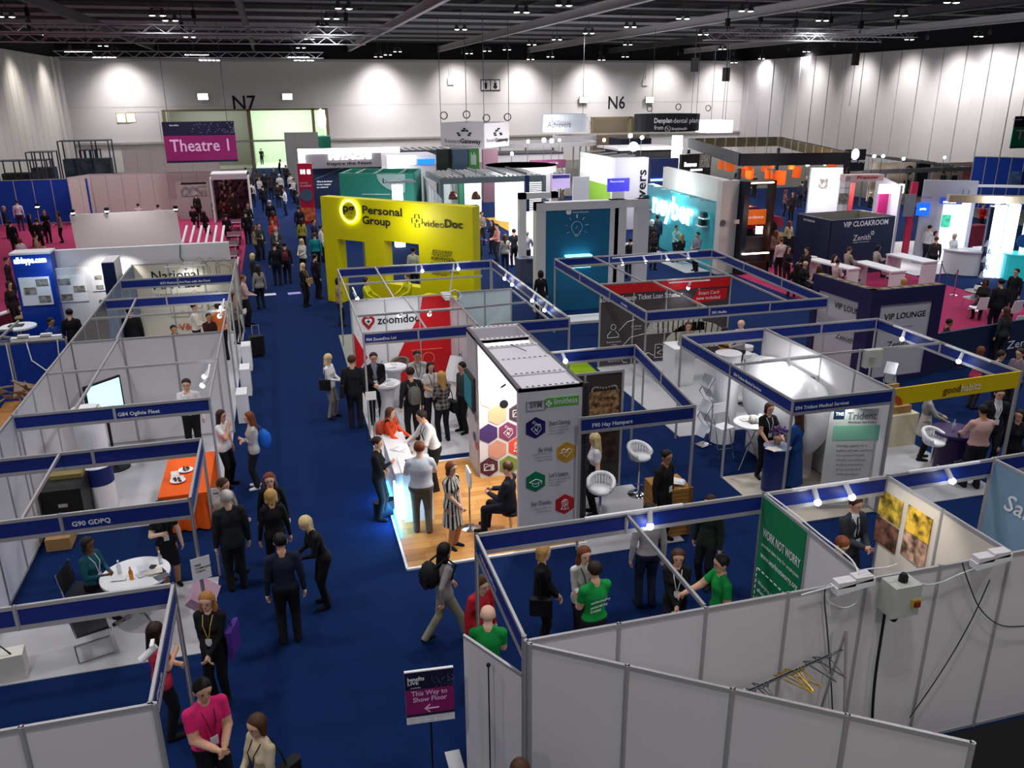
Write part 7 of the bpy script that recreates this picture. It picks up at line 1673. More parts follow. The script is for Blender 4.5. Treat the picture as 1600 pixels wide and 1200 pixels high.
def bar_table(a, b, wd, label):
 t = thing('bar_table', label, 'table', (a[0], a[1], 0)); d = np.array(b) - np.array(a); L = np.linalg.norm(d); d /= L
 MB().slab(a, b, wd, 1.0, 1.06).build('table_top', M_WHITE_B, t); q = np.array(a) + d * .05; MB().slab(q, q + d * .06, wd, .016, 1.0).build('end_panel', M_WHITE_B, t); q = np.array(b) - d * .11; MB().slab(q, q + d * .06, wd, .016, 1.0).build('end_panel', M_WHITE_B, t)
bar_table((22.5, 28.6), (22.6, 26.4), .7, 'white bar table in the lounge nearer the corner structure'); bar_table((24.9, 29.6), (25.1, 27.6), .8, 'white bar table in the lounge beside the barrier'); bar_table((21.0, 29.6), (21.3, 27.3), .6, 'white bar table in the lounge beside the sodexo frame')
for k, (px, py, l) in enumerate(((1406, 423, 'white lounge stool between the two bar tables'), (1385, 425, 'white lounge stool tucked under the middle bar table'), (1282, 408, 'white lounge stool before the cloakroom door'), (1270, 402, 'white lounge stool by the first bar table'), (1318, 418, 'white lounge stool at the middle bar table'), (1205, 380, 'white lounge stool by the warm light tubes'))): q = P(px, py, .8); place('rstool', None, (q[0], q[1], .016), 0, l)
def mk_wchair():
 t = thing('lounge_chair', 'white moulded chair with thin legs on the pink carpet', 'chair', (0, 0, 0)); MB().cbox((0, 0, .44), (.46, .44, .04), 0, .06).build('seat', M_WHITE_B, t); b = MB(); b.poly([(-.22, .2, .46), (.22, .2, .46), (.2, .28, .86), (-.2, .28, .86)], (0, .03, 0)); b.build('backrest', M_WHITE_B, t)
 for sx in (-.18, .18):
  for sy in (-.16, .18): MB().tube([(sx, sy, .42), (sx * 1.15, sy * 1.15, 0)], .012, 6).build('leg', M_CHROME, t)
 return t
for k, (px, py, rz, l) in enumerate(((1530, 470, 3.0, 'white lounge chair with its back to the barrier'), (1553, 465, 1.2, 'white lounge chair beside the man standing in the lounge'), (1580, 475, 3.2, 'white lounge chair at the picture edge'), (1588, 498, 3.0, 'white lounge chair nearest the Zenith barrier'), (1520, 455, -1.5, 'white lounge chair left of the round table'))): q = P(px, py, .7); place('wchair', mk_wchair, (q[0], q[1], .017), rz, l)
t = thing('round_table', 'low dark round table on the pink lounge carpet', 'table', (22, 23.3, 0)); q = P(1527, 455, .72); MB().lathe([(.42, .70), (.42, .73), (.001, .73)], (q[0], q[1], 0), 20).build('table_top', mat('table_dark', '#3a2a2c', .4), t); MB().tube([(q[0], q[1], .02), (q[0], q[1], .7)], .03, 8).build('column', M_CHROME, t); MB().lathe([(.22, .017), (.22, .03), (.03, .04)], (q[0], q[1], 0), 14).build('base', M_CHROME, t)
def rope_post(x, y, label):
 t = thing('rope_post', label, 'barrier post', (x, y, 0)); MB().lathe([(.15, .016), (.15, .03), (.025, .06)], (x, y, 0), 14).build('base', M_CHROME, t); MB().tube([(x, y, .05), (x, y, .95)], .022, 8).build('pole', M_CHROME, t); MB().ball((x, y, .98), .035, 8, 6).build('finial', M_CHROME, t)
q1, q2 = P(1466, 445, 0), P(1490, 462, 0); rope_post(q1[0], q1[1], 'chrome rope post nearest the lounge corner structure'); rope_post(q2[0], q2[1], 'chrome rope post further along the lounge rope')
MB().tube([(q1[0] + (q2[0] - q1[0]) * f, q1[1] + (q2[1] - q1[1]) * f, .9 - .35 * math.sin(math.pi * f)) for f in np.linspace(0, 1, 9)], .018, 6).build('barrier_rope', M_BLACK, label='black rope sagging between the chrome posts', cat='rope')
t = thing('planter_table', 'dark square sofa table in the lounge behind the corner structure', 'table', (19, 22, 0)); MB().box(17.6, 19.4, 20.9, 21.7, .017, .5).build('body', mat('sofa_dark', '#1c1618', .6), t); MB().box(17.6, 19.4, 21.7, 21.9, .2, .85).build('back', mat('sofa_dark', '#1c1618'), t)
t = thing('meeting_table', 'white round meeting table behind the G90 board', 'table', (-2.62, 12.1, 0)); cx_, cy_ = -2.62, 12.1; MB().lathe([(.50, .71), (.50, .745), (.001, .745)], (cx_, cy_, 0), 30).build('table_top', M_WHITE_B, t); MB().tube([(cx_, cy_, .1), (cx_, cy_, .71)], .03, 8).build('column', M_CHROME, t)
for k in range(4):
 a = k * math.pi / 2 + .5; MB().tube([(cx_, cy_, .12), (cx_ + .42 * math.cos(a), cy_ + .42 * math.sin(a), .06)], .02, 6).build('leg', M_CHROME, t); MB().ball((cx_ + .42 * math.cos(a), cy_ + .42 * math.sin(a), .05), .03, 6, 5).build('castor', M_BLACK, t)
def bottle(x, y, z, c, label, alpha=.55):
 t = thing('bottle', label, 'bottle', (x, y, z)); MB().lathe([(.03, 0), (.032, .13), (.012, .17), (.012, .2)], (x, y, z), 10).build('body', mat('liquid_' + c[1:], c, .1, noise=0, spec=.6, alpha=alpha), t, smooth=True); MB().lathe([(.014, .2), (.014, .22), (.001, .22)], (x, y, z), 10).build('cap', M_WHITE_B, t)
bottle(-2.85, 12.18, .745, '#d4dce4', 'clear water bottle on the meeting table near the seated woman'); bottle(-2.28, 12.3, .745, '#d6dde6', 'clear water bottle on the far edge of the meeting table'); bottle(-2.65, 11.95, .745, '#e08a1a', 'orange drink bottle on the meeting table', 1.0)
papers(-2.6, 11.95, .745, 6, 'on the meeting table', spread=.28); MB().cbox((-2.25, 12.08, .752), (.09, .16, .012), .5).build('phone', M_BLACK, label='black phone lying on the meeting table', cat='phone'); MB().cbox((-2.40, 12.2, .752), (.09, .16, .012), -.3).build('phone', M_BLACK, label='black phone beside the far water bottle', cat='phone'); MB().cbox((-2.22, 11.9, .750), (.2, .15, .014), .6).build('notebook', mat('notebook_grey', '#5a5c66', .6), label='grey notebook on the meeting table edge', cat='notebook')
def tube_chair(x, y, rz, label):
 t = thing('cantilever_chair', label, 'chair', (x, y, 0));
 def T(p): a = rot2(p[0], p[1], rz); return (x + a[0], y + a[1], p[2])
 b = MB(); q = [T(p) for p in ((-.22, -.2, .45), (.22, -.2, .45), (.22, .22, .43), (-.22, .22, .43))]; b.poly(q, (0, 0, .03)); b.build('seat', mat('mesh_black', '#1e1e22', .8), t); b = MB(); b.poly([T(p) for p in ((-.22, .22, .5), (.22, .22, .5), (.22, .28, .85), (-.22, .28, .85))], (0, .01, 0)); b.build('backrest', mat('mesh_black', '#1e1e22'), t)
 for sx in (-.23, .23): MB().tube([T((sx, .28, .86)), T((sx, .22, .45)), T((sx, -.22, .45)), T((sx, -.22, .035)), T((sx, .25, .035))], .012, 6).build('frame_tube', M_CHROME, t)
 MB().tube([T((-.23, .25, .035)), T((.23, .25, .035))], .012, 6).build('frame_bar', M_CHROME, t)
tube_chair(-3.15, 11.35, 1.9, 'black chair with chrome tube frame in front of the meeting table'); tube_chair(-3.4, 12.35, 1.4, 'black chair with chrome tube frame under the seated woman')
t = thing('tote_bag', 'white paper tote bag standing on the pale carpet at the picture edge', 'bag', (-4.15, 11.0, .022)); b = MB(); b.prism([(-4.4, 10.9), (-3.95, 10.95), (-3.98, 11.2), (-4.4, 11.15)], .022, .40); b.build('body', mat('bag_white', '#d8d6cc', .7, bump=.3, bscale=8), t); MB().tube([(-4.3, 11.0, .4), (-4.2, 11.0, .55), (-4.1, 11.0, .4)], .012, 6).build('handle', M_BLACK, t)
t = thing('orange_table', 'table under a bright orange cloth on the G84 stand', 'table', (-2.15, 15.6, 0)); M_OR = mat('cloth_orange', '#e2590c', .8, noise=.08, scale=4, bump=.2, bscale=12); b = MB(); b.cbox((-2.15, 15.6, .755), (.88, 1.9, .02)); b.build('cloth_top', M_OR, t)
b = MB(); pts = []
for k in range(48):
 a = 2 * math.pi * k / 48; x_ = max(-.5, min(.5, .75 * math.cos(a))) * .88; y_ = max(-.5, min(.5, .75 * math.sin(a))) * 1.9; wv = 1 + .07 * math.sin(k * 2.1); pts.append((x_, y_, wv))
n_ = len(pts); b._add([(-2.15 + x_, 15.6 + y_, .75) for x_, y_, _ in pts] + [(-2.15 + x_ * 1.05 * wv, 15.6 + y_ * 1.03 * wv, .05) for x_, y_, wv in pts], [(i, n_ + i, n_ + (i + 1) % n_, (i + 1) % n_) for i in range(n_)]); b.build('cloth_skirt', M_OR, t, smooth=True)
for k, (x, y) in enumerate(((-2.2, 15.7), (-2.3, 15.25))):
 t = thing('paper_bowl', ('white dish of sweets on the far half of the orange cloth', 'white dish of sweets on the near half of the orange cloth')[k], 'dish', (x, y, .765)); MB().lathe([(.06, .765), (.14, .80), (.13, .80), (.05, .77)], (x, y, 0), 14).build('dish', M_WHITE_B, t); b = MB(); rs = random.Random(k)
 for j in range(9): b.ball((x + rs.uniform(-.07, .07), y + rs.uniform(-.07, .07), .80 + rs.random() * .03), .024, 5, 4)
 b.build('sweets', mat('sweets_brown', '#5a3a2c', .5), t)['kind'] = 'stuff'
MB().lathe([(.035, 0), (.045, .13), (.001, .131)], (-1.98, 15.2, .765), 12).build('paper_cup', mat('cup_peach', '#e8c0a8', .6), label='peach paper cup on the orange cloth', cat='cup'); papers(-2.3, 15.5, .766, 3, 'on the orange cloth', spread=.15)
t = thing('round_tower', 'white round tower with a navy band on the G84 stand', 'column', (-3.85, 16.3, 0)); cx_, cy_ = -3.85, 16.2; MB().lathe([(.27, .022), (.27, .75), (.272, .75), (.272, .9)], (cx_, cy_, 0), 24).build('lower_drum', M_WHITE_B, t, smooth=False); MB().lathe([(.275, .9), (.275, 1.25)], (cx_, cy_, -.36), 24).build('band', mat('band_navy', '#1a2a6c', .5), t); MB().lathe([(.27, 1.25), (.27, 2.05), (.001, 2.05)], (cx_, cy_, 0), 24).build('upper_drum', M_WHITE_B, t)
t = thing('lit_screen', 'large pale lit screen standing on the G84 stand', 'screen', (-3.9, 17.8, 0)); w = W((-4.25, 17.55), (-3.55, 18.35)); (u0, z0), (u1, z1) = w.uv(135, 628), w.uv(187, 584); w.box(MB(), u0, u1, 1.15, 2.0, -.05, 0).build('housing', M_BLACK, t); w.box(MB(), u0 + .04, u1 - .04, 1.2, 1.96, 0, .008).build('display', mat('screen_ice', '#b8e4f2', .4, noise=.1, scale=1.2, emit=1.1), t); MB().tube([w.pt((u0 + u1) / 2, .04, -.05), w.pt((u0 + u1) / 2, 1.2, -.05)], .03, 8).build('pole', M_BLACK, t); MB().lathe([(.3, .022), (.3, .04), (.04, .06)], w.pt((u0 + u1) / 2, 0, -.05), 16).build('base', M_BLACK, t)
t = thing('flight_case', 'black flight case in the corner of the G84 stand', 'case', (-4.25, 15.7, 0)); MB().box(-4.6, -3.95, 15.2, 16.0, .022, .82).build('body', M_BLACK, t); MB().box(-4.6, -3.95, 15.2, 16.0, .82, .88).build('lid', M_BLACK, t); MB().box(-4.55, -4.0, 15.7, 15.98, .88, .96).build('tray', mat('lid_tan', '#8a7a4a', .7), t)
for z_ in (.3, .55): MB().box(-4.35, -4.2, 15.18, 15.2, z_, z_ + .06).build('latch', M_ALU, t)
MB().box(-4.5, -4.1, 14.55, 15.05, .022, .25).build('carton', M_CARD, label='open brown carton on the floor below the flight case', cat='box')
t = thing('paper_star', 'pale pink faceted paper sculpture by the aisle post', 'sculpture', (-1.62, 11.3, 0)); M_PKP = mat('card_pink', '#c9a0b8', .6); b = MB(); c_ = (-1.62, 11.4, .62)
for s_ in range(2):
 z0 = .45 + s_ * .0; ring_ = [(c_[0] + .27 * math.cos(a), c_[1] + .27 * math.sin(a), c_[2] + .12 * (-1) ** k) for k, a in enumerate(np.linspace(0, 2 * math.pi, 7)[:-1])]
b._add(ring_ + [(c_[0], c_[1], c_[2] + .36), (c_[0], c_[1], c_[2] - .36)], [(i, (i + 1) % 6, 6) for i in range(6)] + [((i + 1) % 6, i, 7) for i in range(6)]); b.build('facets', M_PKP, t); MB().tube([(c_[0], c_[1], .01), (c_[0], c_[1], .3)], .05, 8).build('foot', mat('card_plum', '#6a2a50', .6), t)
t = thing('notice_card', 'white notice card fixed to the aisle post of the G90 stand', 'sign', (-1.48, 10.75, 1.5)); w = W((-1.62, 10.72), (-1.38, 10.80)); w.box(MB(), 0, w.L, 1.28, 1.62, .0, .008).build('card', M_WHITE_B, t)
for k, s_ in enumerate(('FREE', 'COMPLIANCE', 'CHECK')): text(s_, w.pt(.05, 1.50 - k * .05, .012), w.d, (0, 0, 1), size=.028, m=M_TXT_K, parent=t, bold=.02)
t = thing('notice_card', 'white notice card hanging on the post behind the orange table', 'sign', (-1.5, 12.98, 1.4)); MB().box(-1.5, -1.28, 12.96, 12.975, 1.25, 1.6).build('card', M_WHITE_B, t); MB().box(-1.46, -1.32, 12.955, 12.96, 1.5, 1.52).build('print', M_TXT_G, t)
for k in range(7): MB().cbox((-5.5 + .05 * (k % 3), 16.9 + k * .2, 1.36 + .03 * (k % 3)), (1.1, .13, .04), 1.2 + .05 * k).build('pallet_board', mat('pallet_wood', '#a5723c', .8, noise=.2), label='loose brown pallet board heaped behind the blue wall', cat='board', group='pallet boards heaped behind the blue wall')
b = MB(); rs = random.Random(6)
for k in range(16): c_ = (-5.55 + rs.uniform(-.55, .45), 18.75 + rs.uniform(-.3, .4), 1.5 + rs.uniform(-.1, .25)); b.poly([(c_[0] + rs.uniform(-.35, .35), c_[1] + rs.uniform(-.25, .25), c_[2] + rs.uniform(-.1, .15)) for _ in range(4)], (0, 0, .03))
b.build('dust_sheet', mat('sheet_taupe', '#8c7466', .9, noise=.25), label='crumpled taupe dust sheets piled on the pallet boards', cat='sheet', kind='stuff')
MB().box(-6.1, -4.9, 16.6, 19.2, .01, 1.34).build('pallet_stack', mat('pallet_wood', '#a5723c'), label='low brown pallet stack under the dust sheets', cat='pallet')
t = thing('poseur_table', 'white round high table before the glowing blue tower', 'table', (-7.9, 27.2, 0)); MB().lathe([(.5, 1.0), (.5, 1.05), (.001, 1.05)], (-7.9, 27.3, 0), 22).build('table_top', M_WHITE_B, t); MB().tube([(-7.9, 27.3, .02), (-7.9, 27.3, 1.0)], .05, 10).build('column', M_CHROME, t); MB().lathe([(.3, .01), (.3, .03), (.05, .05)], (-7.9, 27.3, 0), 16).build('base', M_CHROME, t); MB().cbox((-7.95, 27.3, 1.07), (.4, .25, .03)).build('tray', mat('tray_green', '#3a4a44', .6), t)
t = thing('lecture_desk', 'white desk with leaflets before the illustrated backdrop', 'desk', (-2.9, 24.3, 0)); MB().box(-3.7, -2.0, 24.0, 24.6, .72, .76).build('top', M_WHITE_B, t); MB().box(-3.65, -2.05, 24.05, 24.1, .022, .72).build('front_panel', M_WHITE_B, t); papers(-2.6, 24.3, .76, 4, 'on the white desk before the backdrop', spread=.25)
for k, (x, y) in enumerate(((-1.3, 24.4), (-1.28, 22.2), (-1.3, 20.2))): MB().box(x - .14, x + .12, y - .25, y + .3, .008, .75).build('white_plinth', M_WHITE_B, label=('low white plinth at the aisle edge beside the man with the suitcase', 'low white plinth at the aisle edge beside the orange shirted man', 'low white plinth at the aisle edge near the G84 stand')[k], cat='plinth')
t = thing('suitcase', 'black wheeled suitcase standing in the aisle', 'suitcase', (-1.4, 26.2, 0)); q = P(383, 512, 0); q = (-1.05, 25.6); MB().cbox((q[0], q[1], .36), (.42, .26, .58), .3, .04).build('body', M_BLACK, t); MB().tube([(q[0] - .1, q[1] + .1, .64), (q[0] - .1, q[1] + .1, .95), (q[0] + .1, q[1] + .14, .95), (q[0] + .1, q[1] + .14, .64)], .012, 6).build('handle', M_ALU, t)
for sx in (-.15, .15): MB().ball((q[0] + sx, q[1], .045), .036, 8, 6).build('wheel', M_BLACK, t)
for k, (px, py, m_) in enumerate(((421, 460, M_WHITE_B), (460, 458, mat('card_lilac', '#9a8ac8', .5, emit=.2)))): q = P(px, py, .02); MB().cbox((q[0], q[1], .016), (.5, .35, .012), .1).build('floor_sticker', m_, label=('white floor sticker in the middle of the aisle', 'lilac floor sticker in the middle of the aisle')[k], cat='sticker')
t = thing('direction_sign', 'entrance sign on a pole reading This Way to Show Floor', 'sign', (1.0, 7.35, 0)); w = W((.85, 7.42), (1.55, 7.36)); (u0, z0), (u1, z1) = w.uv(636, 1133), w.uv(708, 1042); h_ = z1 - z0
w.box(MB(), u0, u1, z0, z1, -.03, 0).build('board', M_WHITE_B, t); w.box(MB(), u0, u1, z0 + h_ * .16, z0 + h_ * .66, 0, .006).build('magenta_field', M_MAG, t); w.box(MB(), u0, u1, z0 + h_ * .66, z1 - .012, 0, .006).build('navy_field', M_INK, t); w.box(MB(), u0, u1, z0 + h_ * .15, z0 + h_ * .19, .0, .007).build('dark_edge', M_INK, t)
M_ROSE = mat('print_rose', '#e8b8dc'); WW = u1 - u0
for s_, fx, fz, fw_, hh in (('benefits', .06, .84, .34, .05), ('LIVE', .06, .77, .22, .04), ('This Way to', .12, .555, .74, .062), ('Show Floor', .15, .435, .70, .062), ('presented by', .12, .70, .2, .016)): text(s_, w.pt(u0 + WW * fx, z0 + h_ * fz, .012), w.d, (0, 0, 1), size=hh, width=WW * fw_, m=M_TXT_W if fz > .6 else M_ROSE, parent=t, bold=.02)
strokes(w, u0 + WW * .52, z0 + h_ * .29, .07, chain((1.2, 0), (-1.0, 0)) + chain((-.2, .7), (-1, 0), (-.2, -.7)), t, M_ROSE, off=.014, th=.016, name='arrow')
for k in range(9): text(('sponsor', 'partner', 'health', 'savings')[k % 4], w.pt(u0 + WW * (.05 + .19 * (k % 5)), z0 + h_ * (.09 - .06 * (k // 5)), .004), w.d, (0, 0, 1), size=.012, width=WW * .14, m=M_TXT_G, parent=t)
dt = MB(); rs = random.Random(1)
for k in range(40): u_ = u0 + WW * (1 - .45 * rs.random() ** 2); z_ = z0 + h_ * (.68 + .2 * rs.random()); w.box(dt, u_ - .003, u_ + .003, z_ - .003, z_ + .003, .006, .009)
dt.build('print_dots', mat('print_lilac', '#8a8ab8'), t)['kind'] = 'stuff'
p_ = w.pt((u0 + u1) / 2 + .0, 0, -.04); MB().tube([(p_[0], p_[1], .02), (p_[0], p_[1], z1 - .1)], .012, 8).build('pole', M_BLACK, t); MB().lathe([(.2, .008), (.2, .02), (.02, .03)], (p_[0], p_[1], 0), 16).build('base', M_BLACK, t)
t = thing('switch_box', 'grey power switch box with a rotary switch on the rear wall', 'switch box', (6.2, 6.55, 2.1)); MB().box(6.02, 6.36, 6.36, 6.60, 2.14, 2.52).build('box', mat('box_grey', '#b4b6b0', .5, noise=.06), t); s_ = MB().cbox((6.30, 6.35, 2.30), (.12, .02, .1)).build('switch_plate', mat('plate_yellow', '#b89a3a', .6), t); MB().cbox((6.30, 6.33, 2.30), (.06, .03, .06)).build('rotary_switch', mat('switch_red', '#7a2018', .5), s_); MB().lathe([(.05, 0), (.05, .06), (.03, .1)], (6.2, 6.48, 2.52), 10).build('gland', M_BLACK, t); MB().lathe([(.03, -.12), (.055, -.06), (.055, 0)], (6.16, 6.48, 2.14), 10).build('plug', M_BLACK, t)
for k, (x, l) in enumerate(((5.62, 'white power strip on the rear wall above the coat rail'), (7.45, 'white power strip on the rear wall at the picture edge'))): trunking('power_strip', [(x - .22, 6.58, 2.49), (x + .26, 6.58, 2.55)], l)
def cable(pts, r, m, label):
 P_ = [Vector(p) for p in pts]; out = []
 for i in range(len(P_) - 1):
  p0, p1, p2, p3 = P_[max(i - 1, 0)], P_[i], P_[i + 1], P_[min(i + 2, len(P_) - 1)]
  for t_ in np.linspace(0, 1, 6)[:-1]: out.append(.5 * ((2 * p1) + (-p0 + p2) * t_ + (2 * p0 - 5 * p1 + 4 * p2 - p3) * t_ ** 2 + (-p0 + 3 * p1 - 3 * p2 + p3) * t_ ** 3))
 out.append(P_[-1]); MB().tube(out, r, 6).build('cable', m, label=label, cat='cable')
def PW(x, y): q = PY(x, y, 6.60); return (q[0], 6.585, q[2])
M_CBK = mat('rubber_black', '#17181a', .6); M_CGR = mat('cable_olive', '#3a3c30', .6)
cable([PW(1383, 945), PW(1376, 990), PW(1367, 1050), PW(1362, 1110), PW(1360, 1200)], .017, M_CBK, 'thick black cable hanging from the switch box'); cable([PW(1288, 918), PW(1287, 940), PW(1291, 980), PW(1297, 1060), PW(1300, 1120)], .008, M_CGR, 'thin dark cable hanging from the power strip above the coat rail'); cable([PW(1502, 878), PW(1512, 910), PW(1530, 950), PW(1560, 975), PW(1600, 977), PW(1650, 968)], .008, M_CGR, 'thin dark cable looping off to the picture edge'); cable([PW(1545, 905), PW(1520, 960), PW(1490, 1015), PW(1455, 1070), PW(1420, 1120)], .008, M_CGR, 'thin dark cable slanting down the rear wall to the floor'); cable([(5.0, 6.58, 2.5), PW(1330, 905), PW(1345, 890), PW(1385, 885), PW(1400, 880)], .008, M_WHITE_B, 'short white cable joining the power strip and the switch box'); cable([PW(1342, 905), PW(1340, 935), PW(1320, 948), PW(1295, 940), PW(1288, 925)], .007, M_WHITE_B, 'white cable hanging in a loop under the power strip'); cable([PW(1428, 905), PW(1445, 912), PW(1470, 908), PW(1500, 895), PW(1545, 880)], .008, M_WHITE_B, 'white cable running from the switch box to the far power strip')
cable([(5.93, 8.75, 2.52), (5.95, 8.2, 2.52), (5.94, 7.6, 2.52), (5.93, 7.0, 2.53), (5.75, 6.62, 2.54)], .010, M_WHITE_B, 'white cable lying along the top of the divider beside the green panel')
t = thing('coat_rail', 'chrome coat rail behind the slanting wall', 'coat rail', (4.9, 6.1, 0)); ra, rb = (4.05, 6.05, 1.85), (5.45, 6.38, 1.85); MB().tube([ra, rb], .016, 8).build('rail', M_CHROME, t)
for e in (ra, rb):
 for s_ in (-.28, .28): MB().tube([(e[0] - s_ * .25, e[1] + s_, .03), (e[0] + .02, e[1], 2.1 if e is rb else 1.9)], .016, 8).build('leg', M_ALU, t)
M_GOLD = mat('hanger_gold', '#c2a14c', .35, metal=.5)
for k, f in enumerate((.12, .2, .24, .50, .54, .57, .60, .78, .88)):
 c_ = Vector(ra).lerp(Vector(rb), f); a = .9 + .25 * math.sin(k * 2.3); dx, dy = math.cos(a + 1.1) * .21, math.sin(a + 1.1) * .21
 MB().tube([(c_.x, c_.y, c_.z + .02), (c_.x + .012, c_.y, c_.z - .05), (c_.x + dx, c_.y + dy, c_.z - .16), (c_.x - dx, c_.y - dy, c_.z - .16), (c_.x, c_.y, c_.z - .05)], .009, 6).build('coat_hanger', M_GOLD if 3 <= k <= 6 else M_ALU_D, label='golden coat hanger bunched in the middle of the coat rail' if 3 <= k <= 6 else 'grey coat hanger on the coat rail', cat='hanger', group='golden coat hangers on the rail' if 3 <= k <= 6 else 'grey coat hangers on the rail')
cable([(6.4, 5.7, .03), (6.8, 5.5, .03), (7.2, 5.7, .03), (7.1, 6.1, .03), (6.7, 6.1, .03), (6.4, 5.8, .03)], .014, M_CBK, 'black cable coiled on the grey floor behind the stands')
def track(p0, p1, spots, label, z=2.52):
 t = thing('track_light', label, 'track light', (p0[0], p0[1], z)); MB().bar((*p0, z), (*p1, z), .035, .03).build('track', M_WHITE_B, t)
 for f, tgt, e in spots:
  x, y = p0[0] + (p1[0] - p0[0]) * f, p0[1] + (p1[1] - p0[1]) * f; c_ = Vector((x, y, z - .06)); d = (Vector(tgt) - c_).normalized()
  h = MB().tube([c_ - d * .04, c_ + d * .15], [.034, .038], 10).build('spot_head', M_WHITE_B, t); MB().tube([(x, y, z), tuple(c_)], .012, 6).build('pivot', M_WHITE_B, t)
  if e: MB().ball(c_ + d * .165, .048, 8, 6).build('bulb', mat('bulb_spot', '#f4fbff', .5, noise=0, emit=30), h); lamp('spot_light', 'SPOT', tuple(c_ + d * .23), e, (.92, .97, 1), .04, 100, .8, tgt)
track((3.35, 8.78), (4.7, 8.78), [(.66, (4.0, 8.0, .8), 16)], 'white track light with one lit spot on the front stand fascia')
track((6.3, 8.76), (7.5, 8.76), [(.3, (6.6, 7.6, 1), 6), (.72, (7.6, 7.8, 1), 6)], 'white track light with two spots beside the four photographs'); track((8.2, 8.8), (9.4, 8.8), [(.55, (9.2, 7.8, 1), 6)], 'white track light on the fascia beside the pale blue panel')
track((5.0, 15.65), (6.1, 15.65), [(.35, (5.6, 14.4, 1.2), 40)], 'white track light with one blazing spot behind the hamper backdrop'); track((3.6, 25.7), (5.7, 25.7), [(.25, (4.2, 24, .2), 40), (.8, (5.3, 24, .2), 30)], 'white track light with two lit spots before the yellow wall')
track((6.38, 24.8), (6.38, 22.4), [(.4, (5.2, 23, .2), 30), (.75, (5.4, 22.5, .2), 15)], 'white track light on the side fascia behind the pale blue panels, further part'); track((6.38, 21.6), (6.38, 19.4), [(.3, (5.2, 20.5, .2), 15), (.8, (5.2, 19.6, .2), 15)], 'white track light on the side fascia behind the pale blue panels, nearer part')
track((1.75, 23.0), (1.75, 22.0), [(.5, (2.8, 23.0, .1), 30)], 'white track light over the grey platform by the aisle'); track((10.2, 24.9), (13.4, 25.2), [(.1, (11, 23.5, .2), 16), (.36, (12, 23.5, .2), 16), (.62, (12.6, 23.5, .2), 16), (.88, (13, 23.5, .2), 16)], 'white track light with four lit spots along the rear of the Abellio stand')
track((13.25, 15.4), (13.25, 14.2), [(.3, (12, 14.2, .2), 22)], 'white track light with one lit spot over the stand behind the yellow board, further one'); track((13.25, 13.8), (13.25, 12.6), [(.4, (12, 13, .2), 22)], 'white track light with one lit spot over the stand behind the yellow board, nearer one')
track((2.1, 19.9), (3.9, 19.9), [(.3, (2.4, 21.5, 1.7), 26), (.7, (3.4, 21.5, 1.4), 22)], 'white track light shining on the zoomdoc backdrop'); track((XA - .1, 16.8), (XA - .1, 15.9), [(.2, (-3, 16.5, 1), 14), (.8, (-3, 15.8, 1), 14)], 'white track light with two heads on the aisle bar of the G84 stand'); track((XA - .08, 7.62), (XA - .08, 7.5), [(.5, (-3.0, 7.2, 1.4), 0)], 'white track light with one dark head on the yu life stand')
track((XA - .1, 22.6), (XA - .1, 20.8), [(.3, (-3, 25, 1), 18), (.8, (-3, 24, 1), 18)], 'white track light on the aisle bar before the illustrated backdrop'); track((-3.6, 27.6), (-2.4, 27.6), [(.5, (-3.0, 28.5, 1.6), 34)], 'warm track light over the National Art Pass backdrop'); track((10.35, 21.0), (11.6, 21.0), [(.5, (11, 21.5, 1.5), 14)], 'white track light over the season ticket backdrop'); track((9.0, 13.95), (10.2, 13.95), [(.5, (9.6, 13.2, .6), 20)], 'white track light over the medical stand')
trunking('power_strip', [(4.0, 20.9, 2.53), (4.0, 21.4, 2.53)], 'white power strip on the corner of the zoomdoc stand'); cable([(4.05, 21.3, 2.55), (4.3, 21.35, 2.65), (4.45, 21.3, 2.5), (4.3, 21.2, 2.42), (4.1, 21.25, 2.52)], .012, M_WHITE_B, 'tangle of white cable on the corner of the zoomdoc stand')
t = thing('fuse_box', 'grey fuse box on the bar behind the Trident board', 'box', (11.4, 14.05, 2.1)); MB().box(11.45, 11.85, 13.95, 14.08, 2.12, 2.5).build('box', mat('box_grey', '#b4b6b0'), t); MB().cbox((11.6, 13.94, 2.3), (.12, .02, .12)).build('cover', M_ALU, t)
